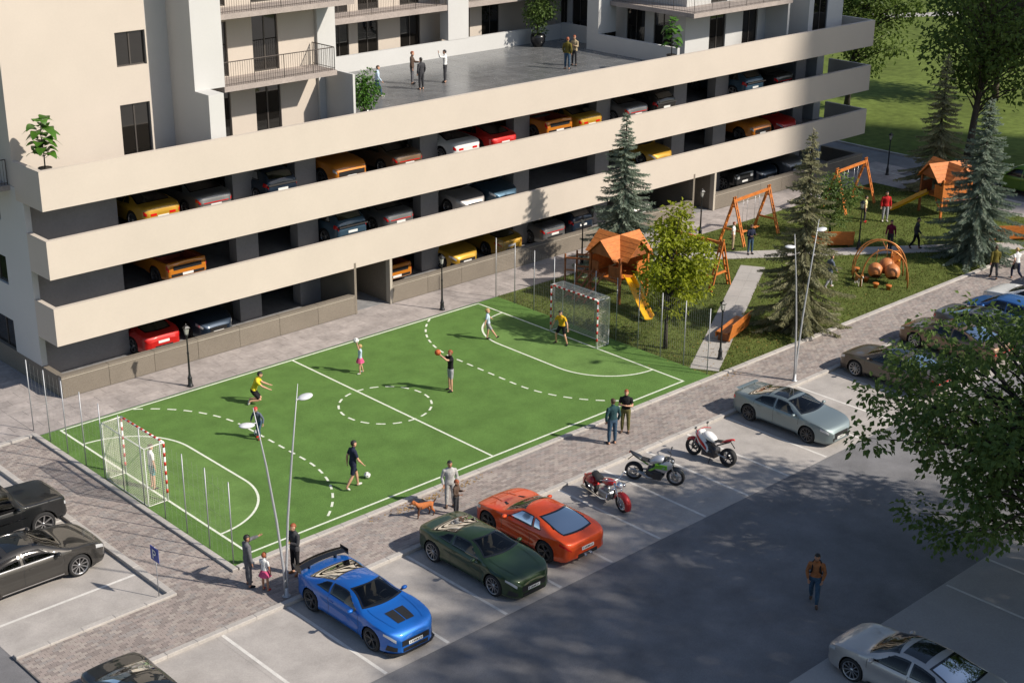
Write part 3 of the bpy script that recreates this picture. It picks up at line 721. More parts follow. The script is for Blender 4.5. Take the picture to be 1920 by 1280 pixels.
    g = MB(); a0, a1 = G['ws']; cs.pane(g, (a0, -KT + 0.25), (a1, -KT + 0.35), (a1, KT - 0.35), (a0, KT - 0.25), 14, 24, 0.006, bowf)
    parts.append(('windscreen', g.mesh('windscreen', [M_see, M_gloss]), False, []))
    if 'rw' in G:
        g = MB(); a0, a1 = G['rw']; cs.pane(g, (a0, -KT + G.get('rk', 0.5)), (a1, -KT + 0.4), (a1, KT - 0.4), (a0, KT - G.get('rk', 0.5)), 14, 24, 0.006, lambda u, v, k: G.get('rbow', 0.06) * (k / KT) ** 2)
        parts.append(('rear_window', g.mesh('rear_window', [(M_seed if a1 - a0 > 0.25 else M_cglass), M_gloss]), False, []))
    if 'sun' in G:
        g = MB(); a0, a1 = G['sun']; cs.patch(g, (a0, -KT + 1.0), (a1, -KT + 1.0), (a1, KT - 1.0), (a0, KT - 1.0), 6, 6, 0.005)
        parts.append(('sunroof', g.mesh('sunroof', M_cglass), False, []))
    for sg in (1, -1):
        for (xft, xfb, xrt, xrb) in G['side']:
            g = MB(); cs.pane(g, (xrt, sg * (KT + 0.45)), (xft, sg * (KT + 0.45)), (xfb, sg * (KG - 0.2)), (xrb, sg * (KG - 0.2)), 16, 10, 0.006)
            parts.append(('side_window', g.mesh('side_window', [M_seed, M_gloss]), False, []))
    # trim on the skin: seams, sills, handles
    for sg in (1, -1):
        g = MB()
        for x in sp.get('seams', ()):
            cs.patch(g, (x - 0.007, sg * (KG + 0.2)), (x + 0.007, sg * (KG + 0.2)), (x + 0.007, sg * (KS - 2)), (x - 0.007, sg * (KS - 2)), 1, 10, 0.002)
        if g.v: parts.append(('door_seam', g.mesh('door_seam', M_black), False, []))
        for x in sp.get('handles', ()):
            g = MB(); c = cs.P(x, sg * (KG + 2.2)); g.box(c.x - 0.09, c.x + 0.09, c.y - 0.012, c.y + 0.02 * sg if sg > 0 else c.y + 0.012, c.z - 0.012, c.z + 0.012) if sg > 0 else g.box(c.x - 0.09, c.x + 0.09, c.y - 0.02, c.y + 0.012, c.z - 0.012, c.z + 0.012)
            parts.append(('door_handle', g.mesh('door_handle', [P_blue]), True, []))
        g = MB(); cs.patch(g, (wh[0] + Ra + 0.06, sg * (KS - 1.4)), (wh[1] - Ra - 0.06, sg * (KS - 1.4)), (wh[1] - Ra - 0.06, sg * (KS - 0.1)), (wh[0] + Ra + 0.06, sg * (KS - 0.1)), 10, 2, 0.006)
        parts.append(('sill', g.mesh('sill', M_chrome if sp.get('brightsill') else M_black), False, []))
    # cabin: tub, dashboard, seats, steering wheel
    xa, xb = G['ws'][0], (G['rw'][0] if 'rw' in G else -1.0); zb_ = cs.belt(0); xr_ = max(xb, G['side'][-1][3] - 0.25)
    g = MB(); wi = cs.plan(0) - 0.13; fl = cs.low(0) + 0.10
    g.box(xr_, xa - 0.12, -wi, wi, fl - 0.02, fl); g.box(xr_, xa - 0.12, -wi - 0.02, -wi, fl, zb_ - 0.03); g.box(xr_, xa - 0.12, wi, wi + 0.02, fl, zb_ - 0.03)
    g.add([(xa - 0.45, -wi, zb_ - 0.10), (xa + 0.02, -wi, zb_ - 0.02), (xa + 0.02, wi, zb_ - 0.02), (xa - 0.45, wi, zb_ - 0.10), (xa - 0.42, -wi, fl), (xa - 0.42, wi, fl)], ((0, 1, 2, 3), (0, 3, 5, 4)))
    g.box(xr_ - 0.4, xr_ + 0.02, -wi, wi, zb_ - 0.12, zb_ - 0.06)
    parts.append(('interior', g.mesh('interior', M_cabin), False, []))
    rows_ = [xa - 1.25] + ([xa - 2.05] if xr_ < xa - 1.9 and cs.top(xa - 2.25) > 1.27 else [])
    for xs_ in rows_:
        for sy in (-1, 1):
            g = MB(); y0 = sy * wi * 0.5; M_ = Matrix.Translation((xs_, y0, fl + 0.22))
            g.bbox(-0.05, 0.46, -0.22, 0.22, -0.06, 0.08, 0.04, 0, M_); g.bbox(-0.07, 0.07, -0.21, 0.21, 0.0, 0.56, 0.05, 0, M_ @ Matrix.Rotation(R(-16), 4, 'Y')); g.bbox(-0.05, 0.04, -0.11, 0.11, 0.58, 0.74, 0.03, 0, M_ @ Matrix.Rotation(R(-16), 4, 'Y'))
            parts.append(('seat', g.mesh('seat', M_seat), False, []))
    g = MB(); g.tube([(xa - 0.62 + 0.05 * math.cos(a), wi * 0.5 + 0.18 * math.sin(a), zb_ - 0.06 + 0.17 * math.cos(a)) for a in [2 * math.pi * q / 16 for q in range(17)]], 0.016, 6, caps=False); parts.append(('steering_wheel', g.mesh('steering_wheel', M_black), False, []))
    # lamps
    hlx, hlk = sp['hl']; tlx, tlk = sp['tl']
    for sg in (1, -1):
        g = MB(); cs.patch(g, (hx - hlx[1], sg * hlk[0]), (hx - hlx[0], sg * hlk[0]), (hx - hlx[0], sg * hlk[1]), (hx - hlx[1], sg * (hlk[1] if not sp.get('hltaper') else (hlk[0] + hlk[1]) / 2)), 6, 3, 0.008)
        parts.append(('headlight', g.mesh('headlight', M_hl), False, []))
        g = MB(); cs.patch(g, (-hx + tlx[0], sg * tlk[0]), (-hx + tlx[1], sg * tlk[0]), (-hx + tlx[1], sg * tlk[1]), (-hx + tlx[0], sg * tlk[1]), 6, 3, 0.008)
        parts.append(('tail_light', g.mesh('tail_light', M_tl), False, []))
    def cap_box(name, front, y0, y1, z0, z1, m, th=0.012):
        g = MB(); x = hx if front else -hx; q = 1 if front else -1
        g.box(min(x - 0.03 * q, x + th * q), max(x - 0.03 * q, x + th * q), y0, y1, z0, z1); parts.append((name, g.mesh(name, m), False, [])); return parts[-1]
    zf = cs.top(hx); zl = cs.low(hx); yf = cs.plan(hx)
    for (nm, fr, y0, y1, z0, z1, m) in sp['caps']: cap_box(nm, fr, y0, y1, z0, z1, m)
    for fr, zz in (('f', sp['plates'][0]), ('r', sp['plates'][1])):
        if zz is None: continue
        x = hx + 0.018 if fr == 'f' else -hx - 0.018; q = 1 if fr == 'f' else -1
        g = MB(); g.box(min(x - 0.02 * q, x), max(x - 0.02 * q, x), -0.26, 0.26, zz - 0.055, zz + 0.055)
        ink = MB()
        for i, wd in enumerate((0.03, 0.03, 0.05, 0.05, 0.05, 0.03, 0.03)):
            y = -0.20 + 0.066 * i; ink.box(min(x, x + 0.003 * q), max(x, x + 0.003 * q), y - wd / 2, y + wd / 2 - 0.006, zz - 0.03, zz + 0.03)
        parts.append(('number_plate', g.mesh('number_plate', M_plate), False, [('plate_lettering', ink.mesh('plate_lettering', M_ink))]))
    # mirrors
    mx, mz = sp['mirror']
    for sg in (1, -1):
        y = cs.plan(mx); g = MB(); g.ball((mx, sg * (y + 0.10), mz), 1.0, 10, 6, None, 0, (0.075, 0.11, 0.065)); g.box(mx - 0.03, mx + 0.03, min(sg * (y - 0.09), sg * (y + 0.06)), max(sg * (y - 0.09), sg * (y + 0.06)), mz - 0.045, mz - 0.015, 1)
        parts.append(('mirror', g.mesh('mirror', [P_blue, M_black]), True, []))
    if sp.get('extra'): parts += sp['extra'](cs)
    tm, rb = wheel_meshes(wr, sp.get('ww', 0.24), sp.get('rim', 'five'))
    rim = {k: rb.mesh('rim', [m, M_black]) for k, m in (('s', M_rims), ('d', M_rimd))}
    return dict(parts=parts, tyre=tm, rim=rim, sp=sp, cs=cs)
def place_car(car, pm, label, loc, rz, name='parked_car', cat='car', group=None, rim='s', lite=False, scale=1.0, detail=True):
    t = thing(name, label, cat, loc, rz, group); t.scale = (scale,) * 3; sp = car['sp']
    for nm, me, painted, kids in car['parts']:
        if lite and nm in ('door_seam', 'door_handle', 'sill', 'underbody'): continue
        o = obj(nm, me, t)
        if nm == 'door_seam': o['kind'] = 'stuff'
        if painted: o.material_slots[0].link = 'OBJECT'; o.material_slots[0].material = pm
        for kn, km in kids:
            if not lite: obj(kn, km, o)['kind'] = 'stuff'
    tws = {xw: car['cs'].plan(xw) - sp.get('ww', 0.24) / 2 + sp.get('poke', 0.008) for xw in sp['wheels']}
    for xw in sp['wheels']:
        for sg in (1, -1):
            wo = obj('wheel', car['tyre'], t, loc=(xw, sg * tws[xw], sp['wr'])); wo.rotation_euler = (random.uniform(0, 6), 0, 0) if False else (0, random.uniform(0, 6), 0 if sg > 0 else math.pi)
            obj('rim', car['rim'][rim], wo)
    return t
# ---- car specifications (x forward, metres)
SP = {}
def ex_coupe_blue(cs):
    e = []
    g = MB()   # rear wing on two stands
    rows = []
    for i in range(13):
        y = -0.90 + 1.8 * i / 12; xw = -2.30 - 0.10 * (1 - (y / 0.9) ** 2); z = 1.165 + 0.02 * (1 - (y / 0.9) ** 2)
        rows.append([(xw + 0.30, y, z + 0.0), (xw + 0.14, y, z + 0.03), (xw, y, z + 0.07), (xw, y, z + 0.045), (xw + 0.15, y, z - 0.01), (xw + 0.30, y, z)])
    g.grid(rows, 0, True); g.box(-2.42, -2.0, -0.915, -0.90, 1.06, 1.27); g.box(-2.42, -2.0, 0.90, 0.915, 1.06, 1.27)
    for sg in (-1, 1): g.box(-2.22, -2.08, sg * 0.5 - 0.02, sg * 0.5 + 0.02, 0.98, 1.18)
    e.append(('rear_wing', g.mesh('rear_wing', M_gloss), False, []))
    g = MB()
    for k0, k1 in ((-2.3, -0.12), (0.12, 2.3)): cs.patch(g, (1.38, k0), (1.98, k0 * 0.95), (1.98, k1 * 0.95), (1.38, k1), 4, 4, 0.008)
    e.append(('hood_vent', g.mesh('hood_vent', M_black), False, []))
    g = MB(); g.prism([(2.0, -0.90), (2.26, -0.84), (2.40, -0.62), (2.455, -0.3), (2.46, 0.3), (2.40, 0.62), (2.26, 0.84), (2.0, 0.90)], 0.035, Matrix.Translation((0, 0, 0.125))); e.append(('front_splitter', g.mesh('front_splitter', M_black), False, []))
    return e
SIDE = [(0, 0.0), (0.07, 0.72), (0.16, 1.0), (0.28, 0.92), (0.46, 0.70), (0.60, 0.78), (0.78, 1.08), (0.90, 0.85), (1.0, -0.6)]
coupe = dict(L=4.80, wheels=(-1.50, 1.48), wr=0.378, ww=0.27, rim='ten', tumble=0.56, shoulder=0.095, side=SIDE,
    top=[(-2.40, 0.78), (-2.36, 0.98), (-2.25, 1.055), (-1.95, 1.075), (-1.75, 1.09), (-1.1, 1.27), (-0.55, 1.365), (-0.1, 1.385), (0.2, 1.345), (0.75, 1.135), (1.05, 1.015), (1.2, 0.985), (1.7, 0.93), (2.12, 0.85), (2.28, 0.775), (2.36, 0.69), (2.40, 0.58)],
    belt=[(-2.40, 0.76), (-2.3, 0.95), (-1.9, 1.02), (-1.3, 1.02), (-0.6, 0.955), (0.3, 0.945), (1.0, 0.955), (1.7, 0.90), (2.15, 0.80), (2.40, 0.57)],
    low=[(-2.40, 0.42), (-2.25, 0.26), (-1.9, 0.20), (1.9, 0.17), (2.30, 0.15), (2.40, 0.17)],
    plan=[(-2.40, 0.66), (-2.34, 0.80), (-2.15, 0.90), (-1.4, 0.965), (-0.3, 0.935), (0.6, 0.935), (1.4, 0.955), (1.9, 0.915), (2.12, 0.84), (2.26, 0.74), (2.35, 0.64), (2.40, 0.54)],
    glass=dict(ws=(1.00, 0.16), rw=(-1.78, -0.75), side=[(0.10, 0.72, -0.62, -0.62), (-0.70, -0.70, -0.95, -1.25)], bow=0.16), seams=(0.85, -0.62), handles=(-0.45,),
    hl=((0.07, 0.40), (KG + 0.9, KG + 2.9)), hltaper=True, tl=((0.03, 0.13), (KG + 1.2, KG + 4.0)),
    caps=[('grille', True, -0.50, 0.50, 0.37, 0.55, M_black), ('air_intake', True, -0.46, 0.46, 0.19, 0.30, M_black), ('tail_light', False, -0.58, -0.30, 0.66, 0.76, M_tl), ('tail_light', False, 0.30, 0.58, 0.66, 0.76, M_tl), ('diffuser', False, -0.5, 0.5, 0.43, 0.50, M_black)],
    plates=(0.42, 0.60), mirror=(0.62, 0.98))
def ex_coupe(cs):
    e = []
    for sg in (1, -1):
        g = MB(); cs.patch(g, (2.12, sg * (KG + 6.2)), (2.35, sg * (KG + 6.2)), (2.35, sg * (KG + 9.2)), (2.06, sg * (KG + 9.2)), 4, 3, 0.006); e.append(('air_intake', g.mesh('air_intake', M_black), False, []))
        g = MB(); cs.patch(g, (0.95, sg * (KT - 1.5)), (2.1, sg * (KT - 2.2)), (2.1, sg * (KT - 2.05)), (0.95, sg * (KT - 1.35)), 8, 1, 0.012); e.append(('hood_ridge', g.mesh('hood_ridge', [P_blue]), True, []))
    return e
coupe['extra'] = ex_coupe
SP['coupe'] = coupe
c2 = dict(coupe); c2['extra'] = lambda cs: ex_coupe(cs) + ex_coupe_blue(cs); c2['rim'] = 'split'; SP['wing_coupe'] = c2
SP['sedan'] = dict(L=4.95, side=SIDE, wheels=(-1.48, 1.46), wr=0.36, ww=0.25, rim='ten', tumble=0.46, shoulder=0.06, brightsill=False,
    top=[(-2.475, 0.75), (-2.43, 0.99), (-2.3, 1.06), (-1.95, 1.09), (-1.72, 1.11), (-1.1, 1.31), (-0.5, 1.435), (-0.1, 1.455), (0.3, 1.42), (0.85, 1.20), (1.2, 1.04), (1.35, 1.01), (1.9, 0.93), (2.25, 0.83), (2.40, 0.74), (2.475, 0.62)],
    belt=[(-2.475, 0.73), (-2.35, 0.97), (-1.9, 1.02), (-1.0, 1.0), (0.3, 0.97), (1.2, 0.965), (1.9, 0.90), (2.25, 0.79), (2.475, 0.59)],
    low=[(-2.475, 0.40), (-2.3, 0.26), (-1.9, 0.20), (1.9, 0.19), (2.35, 0.18), (2.475, 0.22)],
    plan=[(-2.475, 0.66), (-2.40, 0.80), (-2.15, 0.89), (-1.4, 0.94), (-0.3, 0.93), (0.6, 0.93), (1.4, 0.94), (1.95, 0.90), (2.25, 0.81), (2.40, 0.68), (2.475, 0.56)],
    glass=dict(ws=(1.16, 0.34), rw=(-1.75, -0.78), side=[(0.30, 0.90, -0.22, -0.22), (-0.30, -0.30, -0.98, -1.28)], bow=0.15, sun=(-0.55, 0.15)), seams=(1.0, -0.26, -1.25), handles=(0.0, -1.0),
    hl=((0.10, 0.42), (KG + 0.5, KG + 2.4)), tl=((0.03, 0.22), (KG + 1.0, KG + 3.2)),
    caps=[('grille', True, -0.42, 0.42, 0.32, 0.60, M_black), ('air_intake', True, -0.54, -0.44, 0.26, 0.40, M_black), ('air_intake', True, 0.44, 0.54, 0.26, 0.40, M_black), ('tail_light', False, -0.6, 0.6, 0.70, 0.735, M_tl), ('diffuser', False, -0.55, 0.55, 0.42, 0.50, M_black)],
    plates=(0.38, 0.60), mirror=(0.82, 1.03))
SP['fastback'] = dict(L=4.50, side=SIDE, wheels=(-1.30, 1.36), wr=0.37, ww=0.28, rim='split', tumble=0.50, shoulder=0.10, rwblue=True,
    top=[(-2.25, 0.70), (-2.2, 0.86), (-2.05, 0.93), (-1.6, 1.06), (-1.0, 1.235), (-0.5, 1.315), (-0.1, 1.325), (0.15, 1.285), (0.6, 1.09), (0.85, 0.985), (1.0, 0.955), (1.6, 0.90), (2.0, 0.80), (2.17, 0.70), (2.25, 0.56)],
    belt=[(-2.25, 0.66), (-2.1, 0.88), (-1.6, 0.985), (-1.1, 0.97), (-0.4, 0.90), (0.4, 0.90), (1.0, 0.92), (1.6, 0.86), (2.0, 0.75), (2.25, 0.53)],
    low=[(-2.25, 0.36), (-2.1, 0.26), (-1.8, 0.20), (1.8, 0.16), (2.15, 0.14), (2.25, 0.16)],
    plan=[(-2.25, 0.60), (-2.19, 0.76), (-2.0, 0.88), (-1.3, 0.975), (-0.3, 0.915), (0.5, 0.915), (1.35, 0.95), (1.8, 0.90), (2.05, 0.80), (2.19, 0.66), (2.25, 0.52)],
    glass=dict(ws=(0.84, 0.12), rw=(-1.88, -0.78), rk=1.7, side=[(0.05, 0.55, -0.50, -0.60), (-0.56, -0.66, -0.80, -1.02)], bow=0.16, rbow=0.16), seams=(0.75, -0.55), handles=(-0.4,),
    hl=((0.16, 0.50), (KG + 0.2, KG + 1.9)), tl=((0.03, 0.36), (KG + 1.2, KG + 2.4)),
    caps=[('grille', True, -0.42, 0.42, 0.26, 0.48, M_black), ('diffuser', False, -0.42, 0.42, 0.34, 0.46, M_black), ('exhaust', False, -0.16, 0.16, 0.37, 0.43, M_chrome)],
    plates=(None, 0.62), mirror=(0.50, 0.94))
def ex_fast(cs):
    e = []
    for sg in (-1, 1):
        g = MB(); cs.patch(g, (1.0, sg * 2.2), (1.22, sg * 1.8), (1.22, sg * 2.3), (1.0, sg * 3.0), 3, 2, 0.007); e.append(('hood_vent', g.mesh('hood_vent', M_black), False, []))
        g = MB(); cs.patch(g, (1.35, sg * 1.9), (2.0, sg * 1.4), (2.0, sg * 1.7), (1.35, sg * 2.3), 6, 2, 0.02); e.append(('hood_ridge', g.mesh('hood_ridge', [P_orange]), True, []))
        g = MB(); g.tube([(-2.24, sg * 0.12, 0.36), (-2.32, sg * 0.12, 0.36)], 0.045, 12); e.append(('exhaust', g.mesh('exhaust', M_chrome), False, []))
    return e
SP['fastback']['extra'] = ex_fast
SP['suv'] = dict(L=4.70, wheels=(-1.42, 1.38), wr=0.38, ww=0.25, rim='five', tumble=0.32, shoulder=0.05,
    top=[(-2.35, 0.80), (-2.31, 1.10), (-2.2, 1.28), (-1.9, 1.52), (-1.4, 1.64), (-0.6, 1.69), (0.1, 1.67), (0.4, 1.60), (0.95, 1.30), (1.2, 1.15), (1.35, 1.12), (1.9, 1.05), (2.15, 0.96), (2.28, 0.84), (2.35, 0.68)],
    belt=[(-2.35, 0.78), (-2.28, 1.06), (-1.8, 1.12), (0.3, 1.08), (1.2, 1.08), (1.9, 1.01), (2.15, 0.92), (2.35, 0.65)],
    low=[(-2.35, 0.45), (-2.2, 0.32), (-1.9, 0.25), (1.9, 0.25), (2.25, 0.26), (2.35, 0.32)],
    plan=[(-2.35, 0.70), (-2.29, 0.82), (-2.05, 0.90), (-1.3, 0.945), (-0.3, 0.94), (0.6, 0.94), (1.35, 0.945), (1.85, 0.90), (2.12, 0.82), (2.28, 0.70), (2.35, 0.60)],
    glass=dict(ws=(1.18, 0.45), rw=(-2.22, -1.86), side=[(0.40, 0.90, -0.20, -0.20), (-0.28, -0.28, -1.05, -1.05), (-1.12, -1.12, -1.55, -1.80)], bow=0.12), seams=(1.0, -0.24, -1.1), handles=(0.0, -0.9),
    hl=((0.08, 0.40), (KG + 0.6, KG + 2.4)), tl=((0.03, 0.28), (KG + 0.4, KG + 2.8)),
    caps=[('grille', True, -0.45, 0.45, 0.50, 0.66, M_black), ('air_intake', True, -0.5, 0.5, 0.33, 0.42, M_black), ('bumper', False, -0.65, 0.65, 0.46, 0.58, M_black)],
    plates=(0.46, 0.70), mirror=(0.80, 1.15))
SP['hatch'] = dict(SP['suv'], L=4.10, wheels=(-1.26, 1.22), wr=0.33,
    top=[(-2.05, 0.75), (-2.02, 1.0), (-1.95, 1.15), (-1.7, 1.38), (-1.3, 1.48), (-0.5, 1.53), (0.1, 1.51), (0.4, 1.44), (0.9, 1.18), (1.15, 1.03), (1.3, 1.0), (1.7, 0.94), (1.9, 0.85), (2.0, 0.75), (2.05, 0.62)],
    belt=[(-2.05, 0.73), (-1.98, 0.96), (-1.6, 1.02), (0.3, 0.97), (1.15, 0.96), (1.7, 0.90), (1.9, 0.81), (2.05, 0.59)],
    low=[(-2.05, 0.40), (-1.9, 0.28), (-1.6, 0.22), (1.6, 0.22), (1.95, 0.22), (2.05, 0.26)],
    plan=[(-2.05, 0.66), (-2.0, 0.76), (-1.8, 0.85), (-1.2, 0.885), (-0.3, 0.885), (0.5, 0.885), (1.2, 0.885), (1.65, 0.84), (1.88, 0.76), (1.99, 0.66), (2.05, 0.56)],
    glass=dict(ws=(1.13, 0.43), rw=(-1.97, -1.64), side=[(0.36, 0.88, -0.25, -0.25), (-0.32, -0.32, -1.15, -1.45)], bow=0.12), seams=(0.95, -0.28, -1.15), handles=(-0.1,),
    caps=[('grille', True, -0.42, 0.42, 0.46, 0.56, M_black), ('air_intake', True, -0.46, 0.46, 0.28, 0.38, M_black), ('bumper', False, -0.6, 0.6, 0.42, 0.54, M_black)], plates=(0.42, 0.66), mirror=(0.78, 1.05))
SP['offroad'] = dict(L=4.60, wheels=(-1.42, 1.42), wr=0.42, ww=0.27, rim='seven', tumble=0.14, shoulder=0.05, crown=0.03, gap=0.06, brightsill=True,
    top=[(-2.30, 1.30), (-2.285, 1.88), (-2.22, 1.94), (-1.0, 1.97), (0.2, 1.95), (0.42, 1.90), (0.72, 1.42), (0.84, 1.27), (0.92, 1.255), (1.6, 1.22), (2.15, 1.18), (2.27, 1.12), (2.30, 0.92)],
    belt=[(-2.30, 1.2), (-2.2, 1.22), (0.5, 1.20), (0.9, 1.19), (2.1, 1.13), (2.25, 1.06), (2.30, 0.90)],
    low=[(-2.30, 0.52), (-2.2, 0.45), (2.2, 0.45), (2.30, 0.50)],
    plan=[(-2.30, 0.86), (-2.27, 0.90), (-2.1, 0.92), (-1.3, 0.93), (-0.3, 0.93), (0.6, 0.93), (1.35, 0.93), (2.1, 0.90), (2.24, 0.86), (2.28, 0.82), (2.30, 0.78)],
    glass=dict(ws=(0.84, 0.46), rw=(-2.286, -2.28), side=[(0.36, 0.62, -0.30, -0.30), (-0.38, -0.38, -1.1, -1.1), (-1.2, -1.2, -2.05, -2.05)], bow=0.02), seams=(0.7, -0.34, -1.15), handles=(-0.1, -0.95),
    hl=((0.02, 0.10), (KG + 1.5, KG + 3.5)), tl=((0.01, 0.06), (KG + 5, KG + 7)),
    caps=[('grille', True, -0.45, 0.45, 0.78, 1.0, M_black), ('headlight', True, 0.5, 0.72, 0.80, 1.0, M_hl), ('headlight', True, -0.72, -0.5, 0.80, 1.0, M_hl), ('bumper', True, -0.78, 0.78, 0.52, 0.70, M_black), ('bumper', False, -0.8, 0.8, 0.54, 0.70, M_black)],
    plates=(0.62, 0.80), mirror=(0.60, 1.28))
def ex_truck(cs):
    g = MB(); x0, x1 = -2.58, -0.86; w_, zf, zt = 0.74, 0.74, 1.17
    g.box(x0, x1, -w_, w_, zf - 0.03, zf); g.box(x0, x1, -w_ - 0.06, -w_, zf - 0.03, zt); g.box(x0, x1, w_, w_ + 0.06, zf - 0.03, zt); g.box(x0 - 0.04, x0, -w_ - 0.06, w_ + 0.06, zf - 0.03, zt); g.box(x1, x1 + 0.05, -w_ - 0.06, w_ + 0.06, zf - 0.03, zt)
    return [('truck_bed', g.mesh('truck_bed', M_bed), False, [])]
SP['pickup'] = dict(L=5.40, wheels=(-1.72, 1.72), wr=0.43, ww=0.28, rim='five', tumble=0.28, shoulder=0.06, gap=0.07, bed=(-2.58, -0.86),
    top=[(-2.70, 0.90), (-2.68, 1.17), (-2.6, 1.20), (-1.0, 1.21), (-0.86, 1.22), (-0.80, 1.50), (-0.72, 1.78), (-0.5, 1.86), (0.2, 1.87), (0.5, 1.80), (1.0, 1.45), (1.2, 1.30), (1.3, 1.27), (1.9, 1.24), (2.4, 1.18), (2.6, 1.08), (2.70, 0.85)],
    belt=[(-2.70, 0.88), (-2.6, 1.15), (-0.8, 1.16), (0.4, 1.18), (1.2, 1.20), (2.3, 1.10), (2.6, 1.0), (2.70, 0.82)],
    low=[(-2.70, 0.56), (-2.5, 0.45), (2.4, 0.45), (2.70, 0.52)],
    plan=[(-2.70, 0.84), (-2.66, 0.92), (-2.4, 0.98), (-1.7, 1.01), (-0.6, 0.98), (0.6, 0.98), (1.7, 1.01), (2.3, 0.97), (2.55, 0.90), (2.65, 0.84), (2.70, 0.76)],
    glass=dict(ws=(1.18, 0.55), rw=(-0.835, -0.74), side=[(0.50, 0.95, -0.02, -0.02), (-0.10, -0.10, -0.62, -0.66)], bow=0.08), seams=(1.05, -0.06, -0.8), handles=(0.15, -0.5),
    hl=((0.03, 0.20), (KG + 1.5, KG + 4.0)), tl=((0.02, 0.14), (KG + 1.0, KG + 4.0)),
    caps=[('grille', True, -0.72, 0.72, 0.62, 0.84, M_black), ('bumper', True, -0.70, 0.70, 0.53, 0.60, M_black), ('tailgate_trim', False, -0.68, 0.68, 0.86, 1.04, M_black), ('bumper', False, -0.80, 0.80, 0.58, 0.70, M_black)],
    plates=(0.58, 0.64), mirror=(0.85, 1.35), extra=ex_truck)
CARS = {k: make_car(v) for k, v in SP.items()}
H90 = math.pi / 2
def out_car(t, p, label, x, y, up, rim='s', sc=0.97, drz=0.0, name='parked_car', cat='car'):
    return place_car(CARS[t], p, label, (x, y, ZL + 0.003), (H90 if up else -H90) + drz, name, cat, 'cars in the open bays', rim, scale=sc)
out_car('wing_coupe', P_blue, 'bright blue coupe with black rear wing and black hood vent', 0.40, -5.53, False, 'd', 0.97)
out_car('coupe', P_green, 'dark green coupe parked beside the blue winged coupe', 4.95, -5.70, False, 's', 0.95)
out_car('fastback', P_orange, 'glossy orange fastback parked nose towards the pitch', 7.62, -5.38, True, 'd', 1.01)
sv = out_car('sedan', P_silverg, 'silver green sedan with small tail wing beside the motorcycles', 20.98, -5.55, False, 'd', 0.93)
g = MB(); g.grid([[(-2.36 - 0.07, y, 1.125), (-2.36 + 0.02, y, 1.13), (-2.36 + 0.12, y, 1.10)] for y in (-0.66, -0.4, 0, 0.4, 0.66)], 0); g.box(-2.30, -2.24, -0.42, -0.38, 1.03, 1.105); g.box(-2.30, -2.24, 0.38, 0.42, 1.03, 1.105)
g.build('tail_wing', P_silverg, sv)
out_car('sedan', P_brown, 'bronze brown sedan under the tips of the leafy tree', 27.85, -5.7, True, 's', 0.95)
out_car('sedan', P_bronze, 'bronze saloon car half hidden behind the leafy tree', 32.5, -5.6, True)
out_car('sedan', P_grey, 'grey car mostly hidden behind the leafy tree crown', 34.8, -5.9, False)
out_car('hatch', P_sky, 'blue hatchback seen through the leafy tree', 37.1, -5.5, True)
out_car('sedan', P_white, 'white saloon with red tail lamps behind the tree', 39.4, -5.6, True)
out_car('suv', P_dgrey, 'dark grey car at the far end of the bays by the brick path', 43.9, -5.6, True)
out_car('sedan', P_silver, 'silver saloon with glass roof parked across the asphalt in tree shade', 9.25, -18.55, True, 's', 0.99)
def left_car(t, p, label, x, y, rim='s', sc=1.03):
    return place_car(CARS[t], p, label, (x, y, ZL + 0.003), 0.0, 'parked_car', 'car', 'cars in the small lot', rim, scale=sc)
lo_ = left_car('offroad', P_black, 'boxy black off-road car in the small lot', -5.62, 6.45, 's', 1.0)
ls_ = left_car('sedan', P_dgrey, 'dark grey saloon with bright window trim beside the black off-road car', -6.1, 3.35)
for th_, cs_, x0, x1, ka, kb, nm in ((lo_, CARS['offroad']['cs'], -0.9, 0.9, KG + 4.6, KG + 5.1, 'side_trim'), (ls_, CARS['sedan']['cs'], -1.0, 0.95, KS - 1.6, KS - 1.1, 'side_trim'), (ls_, CARS['sedan']['cs'], -1.2, 0.85, KG - 0.15, KG + 0.2, 'window_trim')):
    for sg in (1, -1):
        g = MB(); cs_.patch(g, (x0, sg * ka), (x1, sg * ka), (x1, sg * kb), (x0, sg * kb), 10, 1, 0.010); g.build(nm, M_chrome, th_)
out_car('sedan', P_black, 'black car cut by the bottom edge of the picture', -7.0, -6.1, False)
place_car(CARS['suv'], P_lime, 'green car parked on the road beyond the playhouses', (58.6, 5.6, -0.065), H90, 'parked_car', 'car', None)
def deck_car(t, p, x, lvl, rear, label, rim='s', y=16.75, name='parked_car', cat='car'):
    L = SP[t]['L']; return place_car(CARS[t], p, label, (x + 0.2 + ADJ.get((lvl, x), 0), y + L / 2, FLO[lvl] + (0.014 if lvl == 0 else 0.002)), H90 if rear else -H90, name, cat, 'cars on the parking decks', rim, lite=True)
D = deck_car
ADJ = {(2, 12.95): 0.22, (0, 27.1): -0.12, (0, 30.0): 0.08, (0, 23.85): 0.1}
D('fastback', P_red, 6.75, 0, True, 'red sports car on the ground deck nearest the building corner')
D('sedan', P_navy, 9.45, 0, False, 'dark blue saloon facing out beside the red sports car on the ground deck')
D('pickup', P_amber, 19.45, 0, True, 'orange pickup truck just inside the first garage gate', 'd', name='pickup_truck', cat='truck')
D('coupe', P_yellow, 23.85, 0, False, 'yellow coupe facing out on the ground deck behind a lamp post')
D('fastback', P_yellow, 27.1, 0, True, 'yellow fastback showing its tail on the ground deck')
D('sedan', P_grey, 30.0, 0, True, 'grey saloon between the yellow fastback and a small dark hatchback')
D('hatch', P_navy, 32.2, 0, True, 'small dark hatchback with red lamps beside the tall blue spruce on the ground deck')
D('sedan', P_silver, 36.9, 0, False, 'silver saloon seen behind the spruce just before the second gate')
